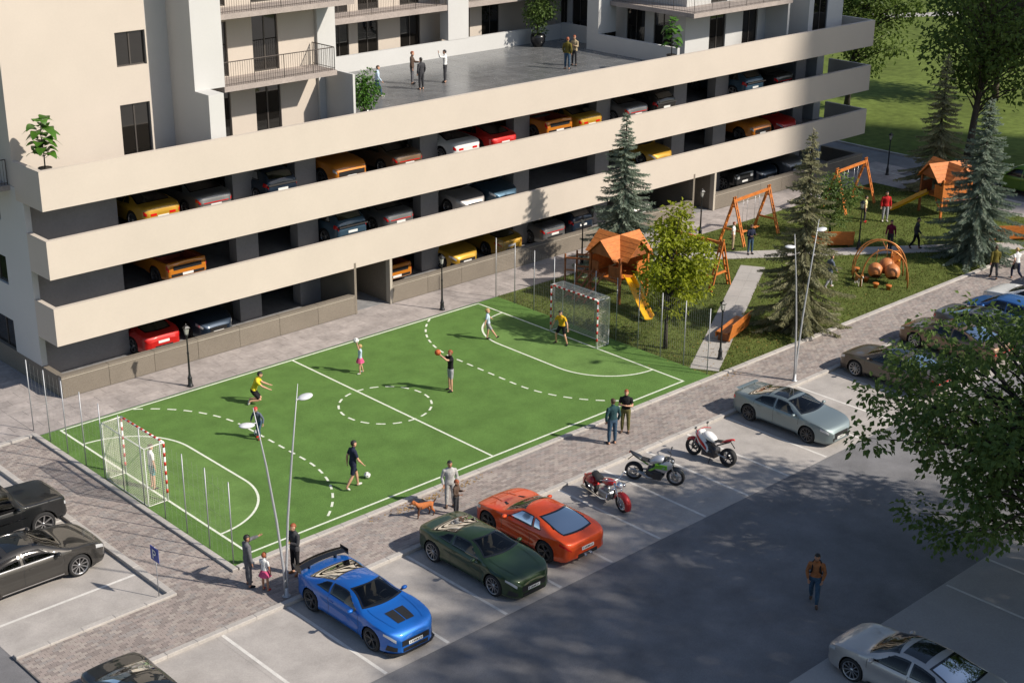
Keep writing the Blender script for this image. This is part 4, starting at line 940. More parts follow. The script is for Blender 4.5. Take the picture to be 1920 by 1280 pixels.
D('offroad', P_black, 45.9, 0, False, 'black off-road car facing out beyond the second gate')
D('sedan', P_navy, 48.4, 0, False, 'dark saloon beside the black off-road car on the ground deck')
D('suv', P_grey, 50.9, 0, False, 'grey car at the far end of the ground deck')
D('pickup', P_amber, 8.15, 1, True, 'orange pickup with empty red bed on the middle deck near the corner', 'd', name='pickup_truck', cat='truck')
D('suv', P_slate, 16.9, 1, True, 'slate blue crossover on the middle deck beside a silver saloon')
D('sedan', P_grey, 19.75, 1, True, 'silver grey saloon with wide red lamps on the middle deck')
D('sedan', P_silver, 24.45, 1, False, 'silver saloon facing out on the middle deck')
D('sedan', P_slate, 27.0 - 0.35, 1, False, 'blue grey saloon facing out beside the silver one on the middle deck')
D('coupe', P_yellow, 38.55, 1, False, 'yellow coupe facing out on the middle deck beside the spruce top')
D('pickup', P_amber, 47.3, 1, False, 'orange pickup facing out at the far end of the middle deck', 'd', name='pickup_truck', cat='truck')
D('coupe', P_red, 50.0, 1, False, 'red coupe beside the facing orange pickup on the middle deck')
D('coupe', P_yellow, 7.2, 2, True, 'yellow coupe showing its tail on the top deck near the corner')
D('sedan', P_grey, 9.75, 2, True, 'grey saloon beside the yellow coupe on the top deck')
D('hatch', P_navy, 12.95, 2, True, 'small dark hatchback between two columns on the top deck')
D('pickup', P_amber, 16.95, 2, False, 'orange pickup facing out on the top deck', 'd', name='pickup_truck', cat='truck')
D('sedan', P_bronze, 20.35, 2, True, 'bronze saloon on the top deck next to a column')
rc = D('coupe', P_white, 24.0, 2, True, 'white and red racing coupe on the top deck')
D('fastback', P_red, 26.5, 2, True, 'red fastback beside the white racing coupe on the top deck')
D('pickup', P_amber, 30.3, 2, True, 'orange pickup showing its tailgate on the top deck', 'd', name='pickup_truck', cat='truck')
D('coupe', P_yellow, 32.75 - 0.1, 2, True, 'yellow coupe beside the orange tailgate on the top deck')
D('sedan', P_grey, 36.25, 2, True, 'grey saloon beside the small dark car on the top deck')
D('hatch', P_dgrey, 38.55, 2, True, 'small dark car with bright red lamps at the middle of the top deck')
D('suv', P_slate, 46.3, 2, True, 'blue grey crossover at the far end of the top deck')
D('sedan', P_dgrey, 49.2, 2, True, 'dark saloon with full width red lamp at the far end of the top deck')
# ================================================================== STREET AND PARK FURNITURE
M_steel = mat('galvanised_steel', (0.36, 0.37, 0.39), 0.5, metal=0.5); M_wpaint = mat('white_metal', (0.78, 0.78, 0.75), 0.45); M_rpaint = mat('red_metal', (0.50, 0.03, 0.02), 0.45)
M_net = mat('net_cord', (0.72, 0.70, 0.62), 0.9); M_wire = mat('fence_wire', (0.30, 0.31, 0.32), 0.5, metal=0.5)
M_iron = mat('cast_iron', (0.012, 0.013, 0.015), 0.45); M_lglass = mat('lamp_glass', (0.62, 0.62, 0.58), 0.25, transl=0.3)
M_lhead = mat('lamp_head', (0.62, 0.63, 0.65), 0.35); M_pole = mat('pole_grey', (0.42, 0.43, 0.45), 0.45, metal=0.3)
M_wood = two_scale(mat('orange_wood', (0.50, 0.155, 0.028), 0.55, var=0.28, scale=5, stretch=(1, 1, 6), coords='Object', bump=0.1), 2.0, 0.12)
M_woodd = two_scale(mat('dark_wood', (0.26, 0.080, 0.022), 0.6, var=0.3, scale=6, coords='Object'), 2.0, 0.12)
M_slide = mat('slide_plastic', (0.75, 0.40, 0.01), 0.32, coat=0.3); M_bluesign = mat('sign_blue', (0.01, 0.045, 0.30), 0.4); M_chain = mat('chain', (0.5, 0.5, 0.52), 0.35, metal=0.9)

def goal(label, loc, rz):
    """mouth in the local YZ plane, net behind towards -x"""
    t = thing('football_goal', label, 'goal', loc, rz, 'goals on the pitch'); w, h, dp, dt = 1.42, 2.18, 0.92, 0.74
    for sy in (-1, 1):
        p = MB(); p.tube([(0, sy * w, 0), (0, sy * w, h)], 0.038, 10); po = p.build('post', M_wpaint, t)
        for i in range(6):
            b = MB(); z = 0.30 + 0.34 * i; b.tube([(0, sy * w, z), (0, sy * w, min(h - 0.01, z + 0.15))], 0.0405, 10); b.build('stripe', M_rpaint, po)
    p = MB(); p.tube([(0, -w, h), (0, w, h)], 0.038, 10); po = p.build('crossbar', M_wpaint, t)
    for i in range(9):
        b = MB(); y = -w + 0.08 + (2 * w - 0.2) / 9 * (i + 0.25); b.tube([(0, y, h), (0, y + 0.16, h)], 0.0405, 10); b.build('stripe', M_rpaint, po)
    fr = MB()
    for sy in (-1, 1):
        fr.tube([(0, sy * w, h), (-dt, sy * w, h - 0.02), (-dt, sy * w, 0.02), (0, sy * w, 0.02)], 0.018, 6)
    fr.tube([(-dt, -w, 0.02), (-dt, w, 0.02)], 0.018, 6); fr.tube([(-dt, -w, h - 0.02), (-dt, w, h - 0.02)], 0.014, 6)
    fr.build('rear_frame', M_wpaint, t)
    nt_ = MB(); r = 0.0036; sp = 0.068
    def line(a, b, sag=0.0):
        a, b = Vector(a), Vector(b); nt_.tube([a, b], r, 3, caps=False, smooth=False)
    n = int(2 * w / sp)
    for i in range(n + 1):
        y = -w + 2 * w * i / n; line((-dt, y, 0.02), (-dt, y, h - 0.02)); line((0, y, h), (-dt, y, h - 0.02))
    for i in range(int(h / sp) + 1):
        z = 0.02 + i * sp
        line((-dt, -w, z), (-dt, w, z))
        for sy in (-1, 1): line((0, sy * w, z), (-dt, sy * w, z))
    for i in range(int(dt / sp) + 1):
        x = -i * sp; line((x, -w, h), (x, w, h))
        for sy in (-1, 1): line((x, sy * w, 0), (x, sy * w, h))
    no = nt_.build('net', M_net, t); no['kind'] = 'stuff'
    return t
goal('goal with beige net at the pitch end beside the brick path', (0.0, PW / 2 + 0.03, 0.012), 0.0)
goal('goal with pale net in front of the playground fence', (PL, PW / 2 + 0.05, 0.012), math.pi)
def fence(name, label, x, y0, y1, n, h, wires, z=0.0):
    t = thing(name, label, 'fence', (x, y0, z)); L = y1 - y0
    me = MB(); me.tube([(0, 0, 0), (0, 0, h)], 0.021, 8); me.lathe([(0.023, h), (0.023, h + 0.012), (0.001, h + 0.03)], 8); me = me.mesh('post', M_steel)
    for i in range(n): obj('post', me, t, loc=(0, L * i / (n - 1), 0))
    m = MB(); sp = wires; k = int(L / sp)
    for i in range(k + 1): m.tube([(0, L * i / k, 0.05), (0, L * i / k, h - 0.03)], 0.0022, 3, caps=False, smooth=False)
    for i in range(int(h / (sp * 1.6)) + 1): m.tube([(0, 0, 0.05 + i * sp * 1.6), (0, L, 0.05 + i * sp * 1.6)], 0.0022, 3, caps=False, smooth=False)
    o = m.build('wire_mesh', M_wire, t); o['kind'] = 'stuff'; return t
fence('fence', 'wire fence on thin posts between the brick path and the goal', -0.74, -0.25, 13.3, 11, 2.85, 0.30)
fence('fence', 'wire fence on thin posts between pitch and playground', 22.4, -0.2, 12.75, 11, 2.9, 0.11)
# lantern posts
def lantern_mesh():
    p = MB(); p.lathe([(0.001, 0), (0.13, 0), (0.13, 0.05), (0.10, 0.08), (0.085, 0.32), (0.10, 0.36), (0.075, 0.40), (0.045, 0.55), (0.036, 1.4), (0.05, 1.42), (0.05, 1.46), (0.033, 1.5), (0.028, 2.12), (0.05, 2.15), (0.055, 2.2), (0.03, 2.23), (0.001, 2.23)], 12)
    h = MB()
    for a in range(4):
        t = math.pi / 4 + a * math.pi / 2; h.tube([(0.075 * math.cos(t), 0.075 * math.sin(t), 2.22), (0.13 * math.cos(t), 0.13 * math.sin(t), 2.50)], 0.009, 4, smooth=False)
    h.lathe([(0.16, 2.50), (0.165, 2.52), (0.08, 2.60), (0.03, 2.63), (0.025, 2.67), (0.001, 2.70)], 4, Matrix.Rotation(math.pi / 4, 4, 'Z') if False else None, smooth=False); h.lathe([(0.001, 2.22), (0.08, 2.22), (0.08, 2.24), (0.001, 2.24)], 4, smooth=False)
    g = MB(); g.lathe([(0.062, 2.24), (0.112, 2.495)], 4, smooth=False)
    return p.mesh('pole', M_iron), h.mesh('lantern', M_iron), g.mesh('lamp_glass', M_lglass)
LM = lantern_mesh()
for x, y, lab in ((5.9, 13.04, 'black lantern post on the pavement near the building corner'), (19.33, 13.08, 'black lantern post on the pavement beside the first garage gate'),
                  (28.67, 13.2, 'black lantern post behind the orange playhouse'), (37.0, 12.5, 'black lantern post on the pavement near the second garage gate'),
                  (24.15, 0.55, 'black lantern post beside the orange bench near the pitch corner'), (41.55, 5.55, 'black lantern post beside the wide bench on the park path'),
                  (55.7, 13.2, 'black lantern post beside the far road')):
    t = thing('lantern_post', lab, 'street lamp', (x, y, 0.004), random.uniform(0, 1.5), 'black lantern posts')
    obj('pole', LM[0], t); l = obj('lantern', LM[1], t); obj('lamp_glass', LM[2], l)
def twin_lamp(label, x, y):
    t = thing('twin_street_lamp', label, 'street lamp', (x, y, 0.0), 0.0, 'tall twin street lamps')
    b = MB(); b.lathe([(0.001, 0), (0.13, 0), (0.13, 0.015), (0.075, 0.02), (0.07, 0.28), (0.05, 0.30)], 14); b.build('base', M_pole, t)
    for s, hh in ((-1, 6.45), (1, 6.75)):
        pts = [(s * 0.035, 0, 0.02), (s * 0.05, 0, 0.9), (s * 0.20, 0, 2.6), (s * 0.45, 0, 4.5), (s * 0.78, 0, hh)]
        p = MB(); p.tube(pts, [0.042, 0.041, 0.037, 0.031, 0.010], 10); po = p.build('pole', M_pole, t)
        q = Vector((s * 0.68, 0, hh - 0.5)); a = MB(); a.tube([q, q + Vector((s * 0.12, 0, 0.02))], 0.02, 6)
        a.build('arm', M_pole, po)
        h = MB(); h.lathe([(0.001, 0.05), (0.13, 0.045), (0.235, 0.012), (0.245, -0.01), (0.20, -0.04), (0.001, -0.05)], 20, Matrix.Translation(q + Vector((s * 0.34, 0, 0.03))) @ Matrix.Rotation(-s * 0.10, 4, 'Y') @ Matrix.Diagonal((1, 0.75, 1, 1))); h.build('lamp_head', M_lhead, po)
    return t
twin_lamp('tall twin grey street lamp beside the blue winged coupe', -0.62, -2.95)
twin_lamp('tall twin grey street lamp beside the silver green sedan and the spruce', 24.6, -3.02)
# parking sign
t = thing('parking_sign', 'small blue parking sign with white letter P on a thin pole', 'sign', (-3.47, -0.36, ZL))
p = MB(); p.tube([(0, 0, 0), (0, 0, 1.75)], 0.014, 8); p.build('pole', M_steel, t)
p = MB(); p.bbox(-0.235, 0.235, -0.235, 0.235, -0.012, 0.0, 0.003, 0, Matrix.Translation((-0.03, 0, 1.50)) @ Matrix.Rotation(-math.pi / 2, 4, 'Y')); sgn = p.build('sign_plate', M_bluesign, t)
lm = MB(); Ml = Matrix.Translation((-0.0445, 0, 1.50)) @ Matrix(((0, 0, -1, 0), (-1, 0, 0, 0), (0, 1, 0, 0), (0, 0, 0, 1)))
op = [(-0.09, -0.15), (-0.045, -0.15), (-0.045, -0.03), (0.02, -0.03)] + [(0.02 + 0.09 * math.sin(a_), 0.06 - 0.09 * math.cos(a_)) for a_ in [math.pi * k / 10 for k in range(1, 10)]] + [(0.02, 0.15), (-0.09, 0.15)]
ip = [(-0.045, 0.012), (0.02, 0.012)] + [(0.02 + 0.048 * math.sin(a_), 0.06 - 0.048 * math.cos(a_)) for a_ in [math.pi * k / 10 for k in range(1, 10)]] + [(0.02, 0.108), (-0.045, 0.108)]
bmL = bmesh.new(); vo = [bmL.verts.new(Ml @ Vector((x, y, 0))) for x, y in op]; vi = [bmL.verts.new(Ml @ Vector((x, y, 0))) for x, y in ip]
eds = [bmL.edges.new((r_[i], r_[(i + 1) % len(r_)])) for r_ in (vo, vi) for i in range(len(r_))]
bmesh.ops.triangle_fill(bmL, use_beauty=True, edges=eds); me = bpy.data.meshes.new('letter'); bmL.to_mesh(me); bmL.free(); me.materials.append(M_wpaint); obj('letter', me, sgn)
# benches: a curved board back and a seat board on plank ends
def bench(label, loc, rz, L=2.2, flip=1):
    t = thing('bench', label, 'bench', loc, rz, 'orange wooden park benches'); h = L / 2
    prof_b = [(-0.30, 0.10), (-0.36, 0.45), (-0.46, 0.86), (-0.41, 0.87), (-0.31, 0.46), (-0.25, 0.10)]
    def ext(prof, name):
        m = MB(); m.add([(-h, y, z) for y, z in prof] + [(h, y, z) for y, z in prof], [tuple(range(len(prof))), tuple(range(len(prof), 2 * len(prof)))[::-1]] + [(i, i + len(prof), (i + 1) % len(prof) + len(prof), (i + 1) % len(prof)) for i in range(len(prof))])
        o = m.build(name, M_wood, t); return o
    zs = [0.10, 0.30, 0.50, 0.69, 0.88]
    def yb(z): return -0.28 - 0.16 * max(0, (z - 0.1)) / 0.78
    for i in range(4): ext([(yb(zs[i]) , zs[i] + 0.004), (yb(zs[i + 1]), zs[i + 1] - 0.004), (yb(zs[i + 1]) + 0.045, zs[i + 1] - 0.004), (yb(zs[i]) + 0.045, zs[i] + 0.004)], 'back_board')
    for i in range(3): ext([(-0.22 + 0.18 * i, 0.40 + 0.012 * i), (-0.22 + 0.18 * i, 0.445 + 0.012 * i), (-0.05 + 0.18 * i, 0.455 + 0.012 * i), (-0.05 + 0.18 * i, 0.41 + 0.012 * i)], 'seat_board')
    ext([(0.32, 0.22), (0.33, 0.43), (0.365, 0.44), (0.355, 0.22)], 'front_board')
    for sx in (-1, 1):
        m = MB(); m.box(sx * (h - 0.22) - 0.035, sx * (h - 0.22) + 0.035, -0.26, 0.30, 0.0, 0.40); m.build('leg', M_woodd, t)
    return t
bench('orange wooden bench on the paved path by the pitch corner', (26.85, 2.05, 0.006), math.atan2(0.6, 2.0), 2.3)
bench('wide orange bench on the park path beside a lantern post', (41.0, 7.0, 0.0), math.atan2(-0.93, 1.05), 2.4)
bench('orange bench half hidden behind the far blue spruce', (49.0, 1.3, 0.0), math.atan2(-0.7, 1.0), 2.3)
# swings
def swing(label, loc, rz, L=3.3, h=2.45, seats=2):
    t = thing('swing_set', label, 'swing', loc, rz, 'orange wooden swings'); hw = 0.78
    b = MB(); b.box(-L / 2 - 0.1, L / 2 + 0.1, -0.055, 0.055, h - 0.17, h - 0.03); b.build('beam', M_wood, t)
    for sx in (-1, 1):
        for sy in (-1, 1):
            m = MB(); a = Vector((sx * L / 2, sy * hw, 0)); e = Vector((sx * L / 2, -sy * 0.03, h + 0.12)); d = (e - a).normalized()
            for off in (-0.085, 0.085):
                o = Vector((off, 0, 0)); M = Matrix.Translation(a + o) @ d.to_track_quat('Z', 'X').to_matrix().to_4x4()
                m.box(-0.028, 0.028, -0.035, 0.035, 0, (e - a).length, 0, M)
            for k in range(6):
                c = a.lerp(e, 0.08 + 0.17 * k); m.box(c.x - 0.085, c.x + 0.085, c.y - 0.03, c.y + 0.03, c.z - 0.05, c.z + 0.05)
            m.build('leg', M_wood, t)
        m = MB(); m.box(sx * L / 2 - 0.03, sx * L / 2 + 0.03, -hw * 0.62, hw * 0.62, 0.72, 0.82); m.box(sx * L / 2 - 0.03, sx * L / 2 + 0.03, -0.17, 0.17, h - 0.45, h - 0.37); m.build('cross_brace', M_wood, t)
    for i in range(seats):
        x = (i - (seats - 1) / 2) * 1.15; m = MB(); m.bbox(x - 0.24, x + 0.24, -0.1, 0.1, 0.44, 0.48, 0.008); so_ = m.build('seat', M_wood, t)
        for s in (-1, 1):
            c = MB(); c.tube([(x + s * 0.22, 0, 0.46), (x + s * 0.20, 0, h - 0.1)], 0.010, 5); c.build('chain', M_chain, so_)
    return t
swing('orange wooden swing on the lawn beside the building pavement', (39.0, 10.75, -0.01), math.atan2(0.3, 3.25))
swing('orange wooden swing nearest the far road', (48.0, 10.7, -0.01), math.atan2(0.3, 3.0))
swing('orange wooden swing partly hidden by the bright green tree', (31.25, 7.95, -0.01), math.radians(94), L=2.9, h=2.35)
# playhouses with slide
def playhouse(label, loc, rz, slide_to, ladders=True):
    t = thing('playhouse', label, 'playhouse', loc, rz, 'orange playhouses with slides'); s = 0.95; pz = 1.15
    for sx in (-1, 1):
        for sy in (-1, 1):
            m = MB(); m.bbox(sx * s - 0.055, sx * s + 0.055, sy * s - 0.055, sy * s + 0.055, 0, 2.25, 0.01); m.build('leg', M_woodd if sx < 0 else M_wood, t)
    for i in range(9):
        m = MB(); y0 = -s + 0.06 + (2 * s - 0.12) / 9 * i; m.box(-s - 0.08, s + 0.08, y0 + 0.006, y0 + (2 * s - 0.12) / 9 - 0.006, pz - 0.06, pz); m.build('deck_plank', M_wood, t)
    # side walls of vertical boards, open at the slide
    for i in range(8):
        u = -s + 0.08 + (2 * s - 0.16) / 8 * i; wv = (2 * s - 0.16) / 8 - 0.012
        hh = 1.05 if i not in (3, 4) else 0.55
        m = MB(); m.box(s - 0.03, s + 0.01, u, u + wv, pz + 0.0, pz + hh); m.build('wall_board', M_wood, t)
        m = MB(); m.box(u, u + wv, s - 0.03, s + 0.01, pz + 0.0, pz + 0.85); m.build('wall_board', M_wood, t)
        if i < 3 or i > 5: m = MB(); m.box(-s - 0.01, -s + 0.03, u, u + wv, pz + 0.0, pz + 0.62); m.build('wall_board', M_woodd, t)
        if i > 4: m = MB(); m.box(u, u + wv, -s - 0.01, -s + 0.03, pz, pz + 0.7); m.build('wall_board', M_wood, t)
    # crossing gable roofs of boards
    e, rg, eave = 1.35, 2.98, 2.10; half = 0.92
    def roof(axis):
        for sd in (-1, 1):
            for i in range(5):
                f0, f1 = i / 5, (i + 1) / 5
                z0, z1 = rg + (eave - rg) * f0, rg + (eave - rg) * f1; v0, v1 = sd * half * f0, sd * half * f1
                ov = 0.02
                m = MB(); P = []
                for v, z, dz in ((v0, z0, 0.0), (v1, z1, 0.0), (v1, z1, 0.028), (v0, z0, 0.028 - 0.012)):
                    for u in (-e, e): P.append(((u, v, z + dz) if axis == 'x' else (v, u, z + dz + 0.004)))
                m.add(P, ((0, 1, 3, 2), (4, 5, 7, 6), (0, 2, 4, 6), (1, 7, 5, 3), (2, 3, 5, 4), (0, 6, 7, 1)))
                m.build('roof_board', M_wood, t)
        for u in (-e + 0.12, e - 0.12):
            m = MB(); P = [(-half * 0.8, eave + 0.16), (half * 0.8, eave + 0.16), (0, rg - 0.06)]
            q = [(u, a, b) for a, b in P] if axis == 'x' else [(a, u, b) for a, b in P]; q2 = [(p[0] + (0.03 if axis == 'x' else 0), p[1] + (0 if axis == 'x' else 0.03), p[2]) for p in q]
            m.add(q + q2, ((0, 1, 2), (5, 4, 3), (0, 3, 4, 1), (1, 4, 5, 2), (2, 5, 3, 0))); m.build('gable', M_woodd, t)
    roof('x'); roof('y')
    # slide
    a = Vector((-0.35, -s, pz)); b = Vector(slide_to); d2 = Vector((b.x - a.x, b.y - a.y, 0)); L = d2.length; d2.normalize(); n2 = Vector((-d2.y, d2.x, 0)); rows = []
    for i in range(15):
        u = i / 14; z = pz + 0.04 + (0.14 - pz) * (u * 0.75 + 0.25 * (3 * u * u - 2 * u ** 3)); z = max(z, 0.13 + 0.6 * max(0, 0.12 - abs(u - 1)) * 0)
        c = a + d2 * (L * u) + Vector((0, 0, z - pz))
        rows.append([c + n2 * y + Vector((0, 0, dz)) for y, dz in ((-0.27, 0.16), (-0.24, 0.175), (-0.22, 0.15), (-0.19, 0.03), (-0.1, 0.0), (0.1, 0.0), (0.19, 0.03), (0.22, 0.15), (0.24, 0.175), (0.27, 0.16))])
    m = MB(); m.grid(rows, 0, True); m.grid([[p - Vector((0, 0, 0.045)) for p in r] for r in rows], 0, True, True)
    for r in (rows[0], rows[-1]):
        m.grid([r, [p - Vector((0, 0, 0.045)) for p in r]], 0, False)
    m.build('slide', M_slide, t)
    if ladders:
        for y in (0.2, 0.95):   # leaning climbing frames at the back
            m = MB()
            for off in (-0.25, 0.25): m.tube([(-s - 1.15, y + off + 0.3, 0), (-s - 0.02, y + off * 0.9, pz + 0.2)], 0.045, 5, smooth=False)
            for k in range(5):
                f = (k + 0.6) / 5.6; m.tube([(-s - 1.15 + 1.13 * f, y - 0.25 + 0.3 * (1 - f), (pz + 0.2) * f), (-s - 1.15 + 1.13 * f, y + 0.25 + 0.3 * (1 - f), (pz + 0.2) * f)], 0.035, 5, smooth=False)
            m.build('ladder', M_woodd, t)
        m = MB()
        for (p, q) in (((-s, s, pz), (-s - 0.5, s + 1.2, pz - 0.1)), ((-s, s, pz + 0.6), (-s - 0.5, s + 1.2, pz + 0.5)), ((-s + 0.8, s, pz), (-s + 0.3, s + 1.2, pz - 0.1)), ((-s + 0.8, s, pz + 0.6), (-s + 0.3, s + 1.2, pz + 0.5)), ((-s - 0.5, s + 1.2, 0), (-s - 0.5, s + 1.2, pz + 0.7)), ((-s + 0.3, s + 1.2, 0), (-s + 0.3, s + 1.2, pz + 0.7))): m.tube([p, q], 0.05, 5, smooth=False)
        m.build('climbing_frame', M_woodd, t)
    for sx in (-1, 1):
        m = MB(); m.box(sx * s - 0.03, sx * s + 0.03, -s + 0.06, s - 0.06, pz - 0.17, pz - 0.065); m.build('joist', M_woodd, t)
    m = MB(); m.tube([(s - 0.05, -s + 0.05, 0.35), (s - 0.6, -s + 0.02, pz - 0.1)], 0.04, 5, smooth=False); m.tube([(s + 0.0, -s + 0.05, 0.5), (s + 0.45, -s + 0.05, pz + 0.05)], 0.04, 5, smooth=False); m.build('brace', M_wood, t)
    return t
playhouse('orange playhouse with yellow slide behind the goal', (26.95, 9.1, -0.01), 0.0, (-1.72, -3.5, 0.14))
playhouse('orange playhouse with yellow slide half hidden behind the far spruce', (50.9, 6.3, -0.01), math.radians(-110), (-1.2, -2.75, 0.14), False)
# hanging nest climbing frame
t = thing('nest_climbing_frame', 'bronze arched climbing frame with round hanging pods on the lawn', 'climbing frame', (37.9, 1.7, -0.01), math.atan2(-0.72, 0.69))
M_arch = mat('bronze_tube', (0.42, 0.17, 0.05), 0.35, metal=0.5); M_pod = two_scale(mat('pod_rattan', (0.46, 0.17, 0.055), 0.5, var=0.2, scale=20, coords='Object', bump=0.3), 3, 0.1)
for y, hs, hh in ((-0.75, 1.12, 1.85), (0.45, 1.30, 1.95), (1.1, 1.25, 1.8)):
    m = MB(); m.tube([(-hs * math.cos(math.pi * i / 20) * (1 + 0.06 * math.sin(math.pi * i / 20)), y + 0.25 * math.sin(math.pi * i / 20), hh * math.sin(math.pi * i / 20) ** 0.8) for i in range(21)], 0.038, 7); m.build('arch', M_arch, t)
m = MB(); m.tube([(0, -0.5, 1.85), (0, 0.7, 1.95), (0, 1.35, 1.80)], 0.03, 6); m.build('ridge_tube', M_arch, t)
for x, y, r_ in ((-0.33, 0.05, 0.36), (0.46, -0.15, 0.38), (0.35, 0.75, 0.40)):
    p = MB(); n = 14; prof = [(max(0.02, r_ * math.sin(math.pi * i / n)), -r_ * 1.08 * math.cos(math.pi * i / n)) for i in range(3, n + 1)]
    p.lathe(prof, 18, Matrix.Translation((x, y, 0.62)) @ Matrix.Rotation(R(-38), 4, 'X') @ Matrix.Identity(4)); p.lathe([(q[0] - 0.02, q[1]) for q in prof], 18, Matrix.Translation((x, y, 0.62)) @ Matrix.Rotation(R(-38), 4, 'X'))
    po = p.build('pod', M_pod, t); m = MB(); m.tube([(x, y + 0.08, 0.95), (x * 0.8, y + 0.12, 1.72)], 0.014, 5); m.build('rope', M_arch, po)
m = MB(); m.box(0.55, 1.05, 0.95, 1.0, 0.0, 1.35); po = m.build('climbing_panel', M_wood, t)
for i in range(6):
    m = MB(); m.ball((0.65 + 0.3 * (i % 2), 0.94, 0.25 + 0.2 * i), 0.045, 8, 5); m.build('hold', M_slide if i % 3 == 0 else M_woodd, po)
for x, y, lab in ((38.35, 3.45, 'short wooden step stump behind the tan dog'), (37.45, 2.28, 'short wooden step stump nearest the tan dog'), (37.05, 1.45, 'short wooden step stump under the hanging pods'), (37.25, 0.85, 'short wooden step stump farthest from the tan dog')):
    m = MB(); m.lathe([(0.001, 0), (0.10, 0), (0.11, 0.16), (0.145, 0.165), (0.15, 0.24), (0.14, 0.25), (0.001, 0.25)], 12); o = m.build('step_stump', M_wood); o.location = (x, y, -0.01); tag(o, lab, 'stump', 'wooden step stumps')
# balls
def football(label, loc, r=0.115):
    m = MB(); m.ball((0, 0, 0), r, 20, 14); me = m.mesh('football', M_wpaint); o = obj('football', me, None, loc); tag(o, label, 'ball', 'black and white footballs')
    ph = (1 + 5 ** 0.5) / 2; pts = [Vector(p).normalized() for p in ((0, 1, ph), (0, -1, ph), (0, 1, -ph), (0, -1, -ph), (1, ph, 0), (-1, ph, 0), (1, -ph, 0), (-1, -ph, 0), (ph, 0, 1), (ph, 0, -1), (-ph, 0, 1), (-ph, 0, -1))]
    for p in pts:
        a = p.orthogonal().normalized(); b = p.cross(a); q = MB(); R_ = r * 1.006
        ring = [(p * math.cos(0.33) + (a * math.cos(k * 2 * math.pi / 5) + b * math.sin(k * 2 * math.pi / 5)) * math.sin(0.33)) * R_ for k in range(5)]
        q.add([p * R_ * 1.012] + ring, [(0, k + 1, (k + 1) % 5 + 1) for k in range(5)]); q.build('panel', M_black, o)
    o.rotation_euler = (random.uniform(0, 3), random.uniform(0, 3), 0); return o
football('football on the turf ahead of the man in dark kit', (6.08, 1.68, 0.128))
football('football at the feet of the red capped child', (5.22, 7.28, 0.128))
# ================================================================== PEOPLE AND DOGS
def cloth(name, col, var=0.28): return mat('cloth_' + name, col, 0.85, var=var, scale=9, coords='Object', spec=0.2, bump=0.9, bscale=16)
C = {n: cloth(n, c) for n, c in dict(yellow=(0.62, 0.50, 0.03), gold=(0.60, 0.36, 0.02), black=(0.014, 0.014, 0.016), navy=(0.018, 0.022, 0.045), white=(0.66, 0.66, 0.64), ltblue=(0.42, 0.52, 0.62), teal=(0.05, 0.26, 0.30),
     pink=(0.58, 0.09, 0.20), grey=(0.30, 0.30, 0.32), suit=(0.115, 0.115, 0.125), charcoal=(0.045, 0.045, 0.05), palesuit=(0.40, 0.40, 0.39), dteal=(0.022, 0.058, 0.066), denim=(0.045, 0.085, 0.135), khaki=(0.13, 0.12, 0.045),
     rust=(0.30, 0.115, 0.045), olive=(0.12, 0.10, 0.02), red=(0.42, 0.018, 0.02), maroon=(0.14, 0.012, 0.04), cream=(0.62, 0.55, 0.28), beige=(0.34, 0.27, 0.17), brown=(0.09, 0.06, 0.045), slate=(0.10, 0.12, 0.16), whiteshoe=(0.6, 0.58, 0.55)).items()}
SK = {n: mat('skin_' + n, c, 0.55, var=0.06, scale=15, coords='Object') for n, c in dict(light=(0.52, 0.29, 0.19), mid=(0.40, 0.20, 0.12), dark=(0.20, 0.095, 0.055)).items()}
HR = {n: mat('hair_' + n, c, 0.6, var=0.25, scale=40, coords='Object') for n, c in dict(black=(0.012, 0.010, 0.009), brown=(0.055, 0.028, 0.014), red=(0.26, 0.065, 0.02), blond=(0.42, 0.28, 0.11), cap=(0.42, 0.03, 0.03)).items()}
M_eye = mat('eye', (0.01, 0.01, 0.012), 0.2)
def loft(mb, rings, seg=12):
    """rings: (centre, rx, ry, frame) closed loft"""
    rows = []
    for c, rx, ry, fx, fy in rings: rows.append([c + fx * (rx * math.cos(2 * math.pi * k / seg)) + fy * (ry * math.sin(2 * math.pi * k / seg)) for k in range(seg)])
    o = len(mb.v)
    for r_ in rows: mb.v += [tuple(p) for p in r_]
    n = len(rows)
    for i in range(n - 1):
        for k in range(seg):
            k2 = (k + 1) % seg; mb.f.append((o + i * seg + k, o + i * seg + k2, o + (i + 1) * seg + k2, o + (i + 1) * seg + k)); mb.m.append(0); mb.sm.append(True)
    mb.f.append(tuple(o + k for k in range(seg))[::-1]); mb.m.append(0); mb.sm.append(True); mb.f.append(tuple(o + (n - 1) * seg + k for k in range(seg))); mb.m.append(0); mb.sm.append(True)
def voxel_union(mb, name, vox, smooth=3):
    me = mb.mesh(name, SK['light']); ob = bpy.data.objects.new('tmp_union', me); COL.objects.link(ob)
    m = ob.modifiers.new('r', 'REMESH'); m.mode = 'VOXEL'; m.voxel_size = vox
    s = ob.modifiers.new('s', 'SMOOTH'); s.iterations = smooth; s.factor = 0.5
    dg = bpy.context.evaluated_depsgraph_get(); out_ = bpy.data.meshes.new_from_object(ob.evaluated_get(dg)); out_.name = name
    bpy.data.objects.remove(ob); bpy.data.meshes.remove(me)
    out_.polygons.foreach_set('use_smooth', [True] * len(out_.polygons)); return out_
V = Vector
